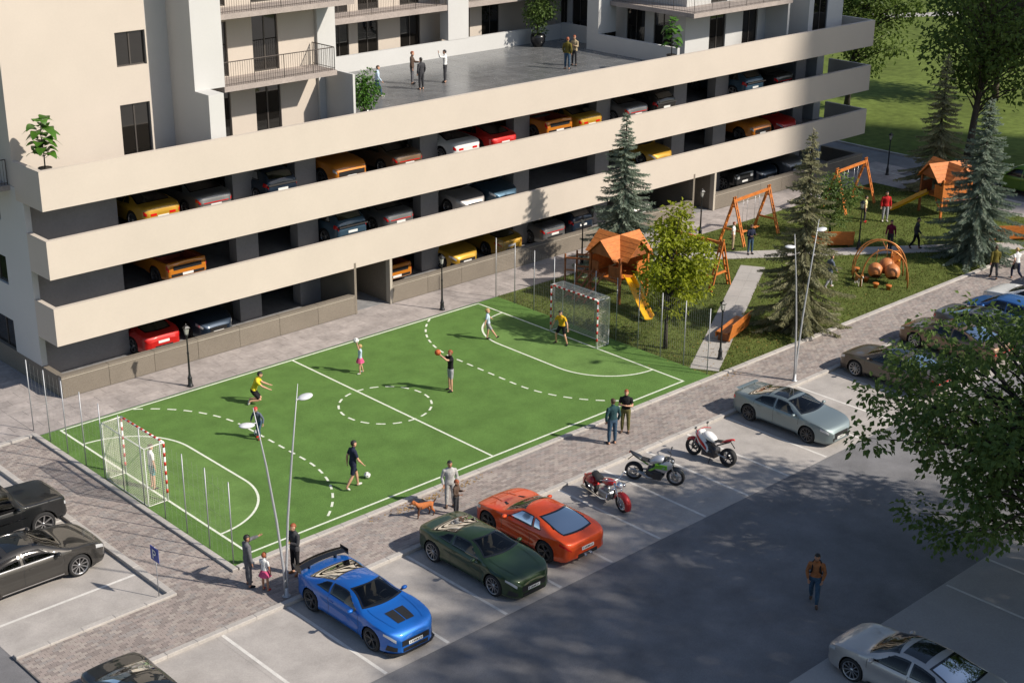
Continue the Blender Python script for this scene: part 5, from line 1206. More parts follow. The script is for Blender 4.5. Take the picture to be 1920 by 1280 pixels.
def person(label, loc, ang, h=1.75, top='navy', bottom='denim', shoe='black', skin='light', hair='brown', pose='stand', sleeve='short', legs='long', jacket=False, skirt=None, longhair=False, ground=0.0, bulk=1.0, child=False, group=None, extra=None, **kw):
    s = h / 1.75; P = dict(lean=0.0, twist=0.0, head=(0, 0), la=((0.05, 0.22, -1), (0.15, 0.06, -1)), ra=((0.05, -0.22, -1), (0.15, -0.06, -1)), ll=((0.03, 0.06, -1), (-0.02, 0.02, -1)), rl=((0.03, -0.06, -1), (-0.02, -0.02, -1)), lf=(1, 0.2, 0), rf=(1, -0.2, 0))
    POSES = dict(
        stand={}, pockets=dict(la=((-0.10, 0.28, -1), (0.30, -0.12, -1)), ra=((-0.10, -0.28, -1), (0.30, 0.12, -1))),
        crossed=dict(la=((0.25, 0.25, -1), (0.75, -0.95, 0.25)), ra=((0.25, -0.25, -1), (0.75, 0.95, 0.3))),
        walk=dict(lean=0.05, la=((-0.40, 0.15, -1), (0.05, 0.05, -1)), ra=((0.38, -0.15, -1), (0.75, 0.05, -0.8)), ll=((0.42, 0.04, -1), (0.12, 0, -1)), rl=((-0.22, -0.04, -1), (-0.62, 0, -1)), rf=(0.8, 0, -0.65)),
        run=dict(lean=0.15, la=((-0.7, 0.2, -1), (0.6, 0, -0.9)), ra=((0.6, -0.2, -1), (1, 0.1, 0.2)), ll=((0.75, 0, -1), (-0.1, 0, -1)), rl=((-0.3, 0, -1), (-1, 0, -0.5)), rf=(0.3, 0, -1)),
        kick=dict(lean=-0.08, la=((0.3, 0.7, -0.8), (0.4, 0.5, -0.6)), ra=((-0.5, -0.5, -1), (-0.3, -0.2, -1)), ll=((0.0, 0.05, -1), (-0.15, 0, -1)), rl=((0.62, -0.02, -1), (0.70, 0, -1)), rf=(0.9, 0, 0.45)),
        throw=dict(lean=-0.05, la=((0.55, 0.15, 0.9), (0.25, -0.15, 1)), ra=((0.55, -0.15, 0.9), (0.25, 0.15, 1)), ll=((0.12, 0.1, -1), (0.0, 0.05, -1)), rl=((-0.15, -0.1, -1), (-0.25, 0, -1))),
        shoot=dict(lean=-0.02, la=((0.85, 0.15, 0.15), (0.75, -0.25, 0.75)), ra=((0.85, -0.15, 0.05), (0.75, 0.25, 0.75))),
        keeper=dict(lean=0.22, la=((0.35, 0.65, -0.9), (0.5, 0.3, -0.9)), ra=((0.35, -0.65, -0.9), (0.5, -0.3, -0.9)), ll=((0.35, 0.38, -1), (-0.30, 0.15, -1)), rl=((0.35, -0.38, -1), (-0.30, -0.15, -1)), lf=(1, 0.4, 0), rf=(1, -0.4, 0)),
        kneel=dict(lean=0.38, la=((0.85, 0.1, -0.35), (1, 0.0, -0.02)), ra=((0.85, -0.1, -0.35), (1, -0.05, -0.05)), ll=((0.75, 0.08, -1), (-1, 0.02, -0.10)), rl=((0.75, -0.08, -1), (-1, -0.02, -0.10)), lf=(-0.4, 0, -0.9), rf=(-0.4, 0, -0.9)),
        point=dict(la=((0.75, 0.25, 0.12), (1, 0.05, 0.10)), ra=((0.0, -0.22, -1), (0.2, 0, -1)), twist=0.1),
        wave=dict(la=((0.2, 0.75, 0.0), (0.25, 0.35, 1)), ra=((-0.1, -0.5, -1), (0.3, 0.5, -0.6))),
        phone=dict(la=((0.2, 0.2, -1), (0.9, -0.3, 0.35)), ra=((0.25, -0.25, -1), (0.95, 0.3, 0.1)), head=(0.25, 0)),
        dribble=dict(lean=0.25, head=(0.35, 0), la=((0.1, 0.6, -0.9), (0.5, 0.1, -0.8)), ra=((0.1, -0.6, -0.9), (0.5, -0.1, -0.8)), ll=((0.45, 0.06, -1), (-0.15, 0, -1)), rl=((-0.05, -0.1, -1), (-0.2, 0, -1))),
        dress=dict(la=((0.3, 0.25, -0.9), (0.7, 0, 0.6)), ra=((0.0, -0.3, -1), (0.15, -0.05, -1))))
    P.update(POSES[pose]); P.update(kw)
    hs = 1.22 if child else 1.0     # head size of a child is larger for its height
    lean = P['lean']; cl, sn = math.cos(lean), math.sin(lean)
    def tor(x, y, z):   # torso space -> body space, about the pelvis
        a = P['twist']; x, y = x * math.cos(a) - y * math.sin(a), x * math.sin(a) + y * math.cos(a)
        return V((x * cl + z * sn, y, -x * sn + z * cl))
    def tdir(d): return tor(*V(d).normalized())
    mb = MB(); X, Y = tdir((1, 0, 0)), tdir((0, 1, 0)); b = bulk; segs = []
    rings = [(-0.10, 0.085, 0.125, 0), (-0.05, 0.108, 0.160, 0), (0.03, 0.112, 0.165, 0), (0.12, 0.098, 0.145, 0.0), (0.22, 0.10, 0.146, 0.005), (0.33, 0.112, 0.165, 0.01), (0.42, 0.110, 0.175, 0.005), (0.48, 0.088, 0.168, -0.005), (0.525, 0.060, 0.105, -0.01), (0.55, 0.048, 0.058, -0.005)]
    loft(mb, [(tor(dx, 0, z), rx * b, ry * b, X, Y) for z, rx, ry, dx in rings], 16)
    segs.append(('torso', tor(0, 0, -0.06), tor(0, 0, 0.50), 0.15))
    nb, hp = tor(0, 0, 0.52), tor(0.02, 0, 0.60); mb.tube([nb, hp + (hp - nb) * 0.4], [0.055, 0.052], 10)
    segs.append(('neck', nb + (hp - nb) * 0.45, hp + (hp - nb) * 0.3, 0.05))
    # head: skull, jaw, nose, ears
    pit, yaw = P['head']; Hm = Matrix.Translation(tor(0.03, 0, 0.70)) @ (Matrix.Rotation(yaw, 4, 'Z') @ Matrix.Rotation(lean * 0.6 + pit, 4, 'Y')) @ Matrix.Scale(hs, 4)
    mb.ball((0, 0, 0), 1, 14, 10, None, 0); del mb.v[-14 * 11:]
    mb.f = mb.f[:-140]; mb.m = mb.m[:-140]; mb.sm = mb.sm[:-140]
    def hb(c, r_, sc): mb.lathe([(max(1e-4, math.sin(math.pi * i / 8)), -math.cos(math.pi * i / 8)) for i in range(9)], 12, Hm @ Matrix.Translation(c) @ Matrix.Diagonal((r_ * sc[0], r_ * sc[1], r_ * sc[2], 1)))
    hb((-0.008, 0, 0.03), 1, (0.100, 0.080, 0.095)); hb((0.022, 0, -0.045), 1, (0.070, 0.062, 0.075)); hb((0.095, 0, -0.005), 1, (0.022, 0.016, 0.026)); hb((0.0, 0.082, -0.01), 1, (0.022, 0.012, 0.032)); hb((0.0, -0.082, -0.01), 1, (0.022, 0.012, 0.032))
    segs.append(('head', Hm @ V((0, 0, -0.06)), Hm @ V((0, 0, 0.06)), 0.08))
    hands = []
    for sg, key in ((1, 'la'), (-1, 'ra')):
        u, f_ = P[key]; sh = tor(-0.005, sg * 0.185 * b, 0.445); el = sh + tdir(u) * 0.285; wr_ = el + tdir(f_) * 0.25
        inn = tor(0, sg * 0.11, 0.44)
        mb.tube([inn, sh, sh.lerp(el, 0.35), el.lerp(sh, 0.12), el, el.lerp(wr_, 0.3), wr_], [0.06 * b, 0.062 * b, 0.055 * b, 0.045 * b, 0.043 * b, 0.046 * b, 0.030], 10)
        segs.append(('uarm', sh, el, 0.05)); segs.append(('farm', el, wr_, 0.04)); d = tdir(f_); palm = wr_ + d * 0.05
        mb.tube([wr_ - d * 0.01, palm - d * 0.01, palm + d * 0.045], [0.028, 0.036, 0.030], 8, squash=0.6); segs.append(('hand', wr_ + d * 0.03, palm + d * 0.10, 0.03)); hands.append((wr_, d, sg))
    foots = []
    for sg, key, fk in ((1, 'll', 'lf'), (-1, 'rl', 'rf')):
        u, l = P[key]; hip = V((0, sg * 0.092, -0.05)); kn = hip + V(u).normalized() * 0.43; an = kn + V(l).normalized() * 0.42
        mb.tube([hip + V((0, 0, 0.05)), hip.lerp(kn, 0.15), hip.lerp(kn, 0.5), kn, kn.lerp(an, 0.3), kn.lerp(an, 0.7), an], [0.088 * b, 0.090 * b, 0.075 * b, 0.057 * b, 0.060 * b, 0.046 * b, 0.038], 10)
        segs.append(('thigh', hip, kn, 0.08)); segs.append(('shin', kn, an, 0.05)); fd = V(P[fk]).normalized(); hl = an - fd * 0.055 + V((0, 0, -0.045)) if abs(fd.z) < 0.5 else an
        toe = an + fd * 0.165 + (V((0, 0, -0.055)) if abs(fd.z) < 0.5 else V((0, 0, 0)))
        mb.tube([hl, hl.lerp(toe, 0.3), hl.lerp(toe, 0.75), toe], [0.038, 0.046, 0.042, 0.026], 8, squash=0.8); segs.append(('foot', an + fd * 0.02 + V((0, 0, -0.03)), toe, 0.04)); foots.append((hl, toe))
    body = voxel_union(mb, 'body', 0.021, 2)
    # fingers rooted in the palms, joined to the body mesh
    bmx = bmesh.new(); bmx.from_mesh(body); fb = MB()
    for wr_, d, sg in hands:
        side = d.cross(V((0, 0, 1)));
        if side.length < 0.2: side = d.cross(V((1, 0, 0)))
        side.normalize(); cu = side.cross(d).normalized(); pal = wr_ + d * 0.085
        for i, (o, L) in enumerate(((-0.026, 0.062), (-0.009, 0.072), (0.009, 0.068), (0.025, 0.052))):
            a = pal + side * o; fb.tube([a - d * 0.01, a + d * L * 0.5 + cu * 0.006, a + d * L * 0.85 + cu * 0.022], [0.0095, 0.0088, 0.0075], 6)
        a = wr_ + d * 0.04 + side * -0.032; fb.tube([a, a + d * 0.03 - side * 0.018 + cu * 0.008, a + d * 0.055 - side * 0.02 + cu * 0.02], [0.0105, 0.0100, 0.008], 6)
    zmin = min(v.co.z for v in bmx.verts); dz = -zmin + 0.008
    fm = fb.mesh('fingers', SK[skin]); bmx.from_mesh(fm); bmx.to_mesh(body); bmx.free(); bpy.data.meshes.remove(fm)
    body.materials.clear(); body.materials.append(SK[skin])
    n_f = len(body.polygons)
    t = thing('person', label, 'person', (loc[0], loc[1], ground), ang, group); t.scale = (s, s, s)
    bo = obj('body', body, t, loc=(0, 0, dz)); body.polygons.foreach_set('use_smooth', [True] * n_f)
    # clothing: shells over the body, chosen by the nearest limb
    kind = []
    Hi = Hm.inverted()
    for p in body.polygons:
        c = p.center; best = None
        for nm, a, e, r_ in segs:
            ab = e - a; tt = max(0, min(1, (c - a).dot(ab) / ab.length_squared)); d = (c - (a + ab * tt)).length - r_
            if best is None or d < best[0]: best = (d, nm, tt, c)
        kind.append(best)
    sl_ = {'none': -1, 'short': 0.62, 'long': 2}[sleeve]; lg = {'long': 2, 'shorts': 0.80, 'mini': 0.35}[legs]
    hip_z = tor(0, 0, -0.04)
    sets = {'shirt': [], 'trousers': [], 'shoe': [], 'shoe_': [], 'hair': []}
    for p, (d, nm, tt, c) in zip(body.polygons, kind):
        if nm == 'torso': sets['shirt' if tt > (0.02 if jacket else 0.16) else 'trousers'].append(p)
        elif nm == 'uarm' and tt <= sl_: sets['shirt'].append(p)
        elif nm == 'farm' and sl_ > 1 and tt < 0.93: sets['shirt'].append(p)
        elif nm == 'thigh':
            if jacket and tt < 0.12: sets['shirt'].append(p)
            elif tt < (lg if lg > 1 else lg + 0.0): sets['trousers'].append(p)
        elif nm == 'shin' and lg > 1 and tt < 0.95: sets['trousers'].append(p)
        elif nm == 'foot': sets['shoe' if c.y > 0 else 'shoe_'].append(p)
        elif nm == 'head':
            q = Hi @ c
            if q.z > 0.062 - 0.55 * max(0, -q.x - 0.0) * (1.0 if not longhair else 1.6) or (q.x < -0.035 and q.z > (-0.03 if not longhair else -0.14)): sets['hair'].append(p)
    mats_ = dict(shirt=C[top], trousers=C[bottom], shoe=C[shoe], shoe_=C[shoe], hair=HR[hair]); offs = dict(shirt=0.016 if jacket else 0.011, trousers=0.013, shoe=0.010, shoe_=0.010, hair=0.017)
    vn = [v.normal.copy() for v in body.vertices]
    for nm, ps in sets.items():
        if len(ps) < 4: continue
        if nm == 'trousers' and skirt: continue
        m = MB(); idx = {}
        for p in ps:
            f = []
            for i in p.vertices:
                if i not in idx: idx[i] = len(m.v); co = body.vertices[i].co + vn[i] * offs[nm]; m.v.append(tuple(co))
                f.append(idx[i])
            m.f.append(tuple(f)); m.m.append(0); m.sm.append(True)
        o = m.build(nm.rstrip('_'), mats_[nm], t); o.location = (0, 0, dz)
    if skirt:
        m = MB(); pr = []
        for z, r_ in ((0.06, 0.125), (-0.02, 0.175), (-0.14, 0.235), (-0.27, 0.285)): pr.append((r_, z))
        n = 28; rows = []
        for r_, z in pr: rows.append([(r_ * (1 + 0.07 * math.sin(k * 2 * math.pi / n * 9) * (r_ - 0.1) / 0.18) * 0.85 * math.cos(2 * math.pi * k / n), r_ * (1 + 0.07 * math.sin(k * 2 * math.pi / n * 9) * (r_ - 0.1) / 0.18) * math.sin(2 * math.pi * k / n), z + dz) for k in range(n + 1)])
        m.grid(rows, 0, True); m.build('skirt', C[skirt], t)
    for sg in (-1, 1):
        m = MB(); m.ball(Hm @ V((0.083, sg * 0.03, 0.008)), 0.009 * hs, 6, 4); o = m.build('eye', M_eye, bo)
    m = MB(); a, e = Hm @ V((0.090, -0.018, -0.055)), Hm @ V((0.090, 0.018, -0.055)); m.tube([a, (a + e) / 2 + Hm.to_3x3() @ V((0.006, 0, -0.002)), e], 0.005, 5); m.build('mouth', mat('lip_' + label[:9], (0.30, 0.09, 0.07), 0.5) if 'lip' not in MATS else MATS['lip'], bo)
    t['hand_points'] = [0]
    del t['hand_points']
    return t, dict(Hm=Hm, tor=tor, dz=dz, hands=hands, s=s)
MATS['lip'] = mat('lip', (0.30, 0.09, 0.07), 0.5)
RT = R(-43)   # towards the right of the view, along the pitch diagonal
TW = 0.012
GP = 'players on the pitch'
person('player in yellow shirt kneeling on the turf with arms outstretched', (6.81, 9.83), RT + 0.1, 1.74, 'yellow', 'black', 'whiteshoe', pose='kneel', legs='shorts', sleeve='short', hair='black', ground=TW, group=GP)
person('child in red cap and grey jacket dribbling a football', (5.14, 6.99), R(200), 1.30, 'slate', 'denim', 'red', hair='cap', pose='dribble', sleeve='long', child=True, ground=TW, group=GP)
person('man in dark navy kit walking up to a football', (5.25, 1.39), R(-12), 1.78, 'navy', 'navy', 'whiteshoe', pose='walk', legs='shorts', hair='black', ground=TW, group=GP)
person('goalkeeper in pale shirt and teal shorts inside the beige goal', (0.10, 6.05), R(-10), 1.62, 'white', 'teal', 'black', pose='stand', legs='shorts', hair='brown', ground=TW, group=GP)
_, gi = person('girl in pink skirt holding a football above her head', (11.83, 9.52), R(150), 1.22, 'ltblue', 'pink', 'whiteshoe', pose='throw', skirt='pink', hair='blond', longhair=True, child=True, ground=TW, group=GP)
def held(info, pos, ang, ground, off):
    s = info['s']; m_ = Vector((0, 0, 0))
    for w_, d, sg in info['hands']: m_ += (w_ + d * 0.09) / 2
    m_.z += info['dz']; m_ = m_ * s + Vector(off); m_.rotate(Matrix.Rotation(ang, 3, 'Z')); return (pos[0] + m_.x, pos[1] + m_.y, ground + m_.z)
football('football held high by the girl in the pink skirt', held(gi, (11.83, 9.52), R(150), TW, (0.02, 0, 0.06)))
_, bi = person('man in black shirt and pale shorts raising a basketball', (13.39, 5.62), R(160), 1.70, 'black', 'grey', 'black', pose='shoot', legs='shorts', hair='red', ground=TW, group=GP)
M_bball = mat('basketball', (0.48, 0.10, 0.02), 0.6, var=0.1, scale=30, coords='Object', bump=0.2)
bp_ = held(bi, (13.39, 5.62), R(160), TW, (0.06, 0, 0.08)); m = MB(); m.ball((0, 0, 0), 0.125, 18, 12); bb = m.build('basketball', M_bball); bb.location = bp_; tag(bb, 'orange basketball held up by the man in black shirt', 'ball')
sm = MB()
for ax in range(3):
    pts = [(0.1255 * math.cos(a), 0.1255 * math.sin(a), 0) for a in [2 * math.pi * k / 24 for k in range(25)]]
    pts = [(p[0], p[1], p[2]) if ax == 0 else (p[0], p[2], p[1]) if ax == 1 else (p[2], p[0], p[1]) for p in pts]; q = MB(); q.tube(pts, 0.003, 4, caps=False); q.build('seam', M_black, bb)
person('child in light blue shirt kicking near the far goal area', (18.34, 8.83), RT, 1.38, 'ltblue', 'grey', 'black', pose='kick', legs='shorts', hair='blond', child=True, ground=TW, group=GP)
person('goalkeeper in golden yellow shirt crouching at the far goal', (20.38, 6.31), R(195), 1.62, 'gold', 'black', 'black', pose='keeper', legs='shorts', hair='black', ground=TW, group=GP)
person('man in dark grey suit pointing towards the pitch', (-1.13, -1.7), R(-18), 1.70, 'suit', 'suit', 'black', pose='point', sleeve='long', jacket=True, hair='black', skin='mid', bulk=1.08)
person('girl in white top and pink tutu beside the pointing man', (-0.90, -2.26), R(20), 1.24, 'white', 'pink', 'red', pose='dress', skirt='pink', hair='red', child=True, skin='mid')
person('red haired man in dark suit with folded arms beside the tall lamp', (0.36, -2.06), R(185), 1.70, 'charcoal', 'black', 'rust', pose='crossed', sleeve='long', jacket=True, hair='red')
person('man in pale suit standing behind a boy with a dog', (6.84, -1.90), R(-120), 1.68, 'palesuit', 'palesuit', 'brown', pose='pockets', sleeve='long', jacket=True, hair='black', skin='mid', bulk=1.05)
person('boy in dark clothes standing between the man in pale suit and the green coupe', (6.58, -2.52), R(-70), 1.28, 'brown', 'charcoal', 'black', pose='phone', sleeve='long', hair='red', child=True, skin='mid')
person('man in dark teal shirt and jeans seen from behind on the brick path', (14.57, -2.17), R(70), 1.76, 'dteal', 'denim', 'black', pose='pockets', sleeve='long', hair='brown', bulk=1.06)
person('man in black shirt and khaki trousers with folded arms', (15.7, -1.79), R(215), 1.70, 'black', 'khaki', 'brown', pose='crossed', sleeve='short', hair='red', bulk=1.04)
pk, ki = person('man in rust sweater with black backpack crossing the shaded asphalt', (10.93, -13.97), R(-150), 1.72, 'rust', 'denim', 'brown', pose='walk', sleeve='long', hair='black', skin='mid', ground=ZL, bulk=1.06,
       la=((0.05, 0.28, -1), (0.5, -0.25, -0.9)), ra=((0.05, -0.28, -1), (0.5, 0.25, -0.9)))
m = MB(); tr_, z0 = ki['tor'], ki['dz']
rows = []
for z, d_, w_ in ((0.08, 0.10, 0.12), (0.12, 0.17, 0.15), (0.25, 0.20, 0.16), (0.40, 0.17, 0.15), (0.50, 0.11, 0.11)):
    rows.append([tr_(-0.10 - d_ * 0.5 + d_ * 0.5 * math.cos(a), w_ * math.sin(a), z) + V((0, 0, z0)) for a in [2 * math.pi * k / 14 for k in range(15)]])
m.grid(rows, 0, True); m.add(rows[0][:-1], [tuple(range(14))[::-1]]); m.add(rows[-1][:-1], [tuple(range(14))])
for sg in (-1, 1): m.tube([tr_(-0.10, sg * 0.10, 0.50) + V((0, 0, z0)), tr_(0.0, sg * 0.115, 0.535) + V((0, 0, z0)), tr_(0.125, sg * 0.12, 0.40) + V((0, 0, z0)), tr_(0.135, sg * 0.13, 0.25) + V((0, 0, z0)), tr_(0.03, sg * 0.185, 0.14) + V((0, 0, z0)), tr_(-0.12, sg * 0.15, 0.12) + V((0, 0, z0))], 0.026, 6, squash=0.6)
bk = m.build('backpack', C['black']); bk.location = pk.location; bk.rotation_euler = pk.rotation_euler; bk.scale = pk.scale; tag(bk, 'black backpack worn by the man in rust sweater', 'backpack')
GW = 'people strolling in the park'
person('person in olive yellow jacket walking away on the far brick path', (42.58, -1.67), R(40), 1.66, 'olive', 'charcoal', 'black', pose='walk', sleeve='long', jacket=True, hair='brown', group=GW)
person('person in white shirt with dark bag striding on the far brick path', (43.3, -2.45), R(60), 1.62, 'white', 'navy', 'whiteshoe', pose='run', sleeve='short', hair='blond', group=GW)
person('person in red jacket standing on the lawn before the far swing', (46.98, 7.58), R(-130), 1.66, 'red', 'grey', 'whiteshoe', pose='stand', sleeve='long', jacket=True, hair='black', bulk=1.12, group=GW)
person('person in pale yellow top beside a lantern post on the lawn', (46.0, 8.25), R(-60), 1.45, 'cream', 'charcoal', 'red', pose='stand', sleeve='short', hair='black', group=GW)
person('person in maroon top on the path behind the arched climbing frame', (42.75, 4.45), R(200), 1.60, 'maroon', 'charcoal', 'black', pose='walk', sleeve='long', hair='black', group=GW)
person('person in dark coat striding along the park path', (43.9, 3.65), R(-60), 1.66, 'charcoal', 'black', 'black', pose='walk', sleeve='long', jacket=True, hair='black', group=GW)
person('person in white shirt standing behind the swing frame', (36.6, 9.95), R(-60), 1.45, 'white', 'beige', 'black', pose='stand', sleeve='short', hair='red', group=GW)
person('person in navy jacket and jeans on the path near the swing', (36.65, 8.85), R(-110), 1.55, 'navy', 'denim', 'black', pose='phone', sleeve='long', jacket=True, hair='brown', group=GW)
person('person in grey jacket half hidden behind the spruce', (35.3, 2.95), R(-20), 1.66, 'slate', 'grey', 'whiteshoe', pose='walk', sleeve='long', jacket=True, hair='brown', group=GW)
GT = 'people on the terrace'
F1_ = FLO[3] + 0.002
person('person in pale blue shirt and jeans beside the terrace shrub', (22.26, 21.27), R(-40), 1.55, 'ltblue', 'denim', 'whiteshoe', pose='walk', sleeve='long', hair='brown', longhair=True, ground=F1_, group=GT)
person('man in brown jacket gesturing on the terrace', (25.63, 22.67), R(-50), 1.62, 'brown', 'suit', 'black', pose='point', sleeve='long', jacket=True, hair='red', ground=F1_, group=GT, la=((0.5, 0.1, -0.8), (1, 0, 0.0)))
person('woman in long dark coat facing the gesturing man on the terrace', (25.12, 21.33), R(95), 1.55, 'charcoal', 'charcoal', 'brown', pose='pockets', sleeve='long', jacket=True, hair='black', longhair=True, ground=F1_, group=GT, bulk=1.1)
person('person in white shirt raising a hand on the terrace', (27.17, 21.87), R(130), 1.62, 'white', 'charcoal', 'black', pose='wave', sleeve='long', hair='black', ground=F1_, group=GT, la=((0.5, 0.4, 0.1), (0.3, 0.2, 1)))
person('person in olive jacket and jeans in the middle of the terrace', (34.49, 20.29), R(20), 1.66, 'olive', 'denim', 'black', pose='pockets', sleeve='long', jacket=True, hair='red', ground=F1_, group=GT)
person('person in beige jacket facing the one in olive jacket', (35.5, 20.75), R(195), 1.60, 'beige', 'charcoal', 'black', pose='phone', sleeve='long', jacket=True, hair='red', ground=F1_, group=GT)
def dog(label, loc, ang, L, fur, fur2, ground=0.0, tail=0.5, ear='up', stance=0.0):
    s = L / 0.8; mb = MB()
    sp = [(-0.33, 0.42), (-0.25, 0.44), (-0.1, 0.43), (0.06, 0.42), (0.2, 0.42), (0.28, 0.45)]
    rr = [(0.05, 0.06), (0.085, 0.10), (0.078, 0.105), (0.095, 0.125), (0.10, 0.135), (0.06, 0.09)]
    loft(mb, [(V((x, 0, z)), b_, a_, V((0, 0, 1)), V((0, 1, 0))) for (x, z), (a_, b_) in zip(sp, rr)], 12)
    mb.tube([(0.22, 0, 0.46), (0.30, 0, 0.54), (0.36, 0, 0.60)], [0.09, 0.068, 0.06], 10)
    mb.ball((0.40, 0, 0.62), 1, 12, 8, None, 0, (0.085, 0.07, 0.068)); mb.tube([(0.44, 0, 0.605), (0.52, 0, 0.59), (0.555, 0, 0.588)], [0.048, 0.036, 0.026], 8)
    for sg in (-1, 1):
        mb.tube([(0.375, sg * 0.045, 0.66), (0.36, sg * 0.065, 0.71 if ear == 'up' else 0.66), (0.36, sg * 0.075, 0.75 if ear == 'up' else 0.60)], [0.026, 0.022, 0.008], 6)
        dx = 0.05 * sg * stance
        mb.tube([(0.20, sg * 0.065, 0.40), (0.205 + dx, sg * 0.075, 0.25), (0.22 + dx, sg * 0.075, 0.13), (0.215 + dx, sg * 0.075, 0.035), (0.25 + dx, sg * 0.075, 0.02)], [0.055, 0.038, 0.026, 0.024, 0.026], 8)
        mb.tube([(-0.24, sg * 0.06, 0.42), (-0.20 - dx, sg * 0.075, 0.29), (-0.30 - dx, sg * 0.075, 0.15), (-0.275 - dx, sg * 0.075, 0.035), (-0.24 - dx, sg * 0.075, 0.02)], [0.07, 0.055, 0.026, 0.024, 0.026], 8)
    mb.tube([(-0.33, 0, 0.46), (-0.42, 0, 0.50 + 0.1 * tail), (-0.47, 0, 0.50 + 0.3 * tail)], [0.03, 0.024, 0.012], 7)
    me = voxel_union(mb, 'body', 0.012, 2); me.materials.clear(); me.materials.append(fur); me.materials.append(fur2)
    for p in me.polygons:
        c = p.center
        if (c.z < 0.16 or (c.x > 0.47) or (0.12 < c.x < 0.34 and c.z < 0.44 and fur2 is not fur) or c.x < -0.44): p.material_index = 1
    t = thing('dog', label, 'dog', (loc[0], loc[1], ground), ang); t.scale = (s,) * 3; bo = obj('body', me, t)
    m = MB(); m.ball((0.575, 0, 0.592), 0.014, 6, 5); m.build('nose', M_eye, bo)
    for sg in (-1, 1): m = MB(); m.ball((0.455, sg * 0.042, 0.645), 0.010, 6, 5); m.build('eye', M_eye, bo)
    return t
F_or = mat('fur_orange', (0.42, 0.13, 0.035), 0.85, var=0.2, scale=25, coords='Object', bump=0.3); F_dk = mat('fur_dark', (0.10, 0.04, 0.02), 0.85); F_tan = mat('fur_tan', (0.46, 0.20, 0.05), 0.85, var=0.2, scale=25, coords='Object'); F_wh = mat('fur_white', (0.62, 0.58, 0.52), 0.85)
dog('orange brown dog standing on the brick path beside the boy', (5.75, -1.85), R(165), 0.78, F_or, F_dk, 0.0, 0.4, 'flop', 1.0)
dog('tan and white dog standing beside the arched climbing frame', (36.75, 2.25), R(-120), 0.72, F_tan, F_wh, -0.01, 1.0, 'up', 0.6)
# dark bag carried by the walker on the far path
m = MB(); m.bbox(-0.15, 0.15, -0.05, 0.05, -0.14, 0.12, 0.03); m.tube([(-0.1, 0, 0.11), (0, 0, 0.26), (0.1, 0, 0.11)], 0.012, 5); o = m.build('shoulder_bag', C['black']); o.location = (42.95, -2.55, 0.78); tag(o, 'dark bag carried by the person in white shirt', 'bag')
# ================================================================== TREES AND PLANTS
def leafmat(name, c1, c2, transl=0.35, rough=0.55):
    return mat(name, c1, rough, col2=c2, var=0.1, scale=2.2, detail=5, transl=transl, spec=0.3)
L_for = leafmat('leaf_green', (0.075, 0.135, 0.032), (0.17, 0.245, 0.065), 0.45); L_bri = leafmat('leaf_bright', (0.19, 0.25, 0.016), (0.40, 0.43, 0.03), 0.5); L_far = leafmat('leaf_far', (0.075, 0.125, 0.026), (0.16, 0.225, 0.045), 0.45)
L_blue = leafmat('needle_blue', (0.13, 0.19, 0.145), (0.36, 0.42, 0.32), 0.35); L_need = leafmat('needle_green', (0.17, 0.18, 0.085), (0.44, 0.42, 0.25), 0.35); L_big = leafmat('leaf_glossy', (0.045, 0.13, 0.012), (0.09, 0.20, 0.03), 0.25, 0.35)
M_bark = mat('bark', (0.075, 0.055, 0.040), 0.9, var=0.35, scale=14, coords='Object', bump=0.8); M_barkd = mat('bark_dark', (0.035, 0.028, 0.022), 0.9, var=0.3, scale=14, coords='Object', bump=0.8)
rnd = random.Random(11)
def leaf(mb, p, d, n, l, w):
    """one folded leaf: two triangles each side of the midrib"""
    s = d.cross(n)
    if s.length < 1e-4: s = d.orthogonal()
    s.normalize(); up = s.cross(d).normalized()
    a, b, c = p, p + d * (l * 0.5), p + d * l - up * (l * 0.12)
    mb.add([a, b + s * w + up * (w * 0.35), c, b - s * w + up * (w * 0.35)], ((0, 1, 2), (0, 2, 3)), 0)
def rdir(zb=0.0):
    v = Vector((rnd.gauss(0, 1), rnd.gauss(0, 1), rnd.gauss(0, 1) + zb)); return v.normalized()
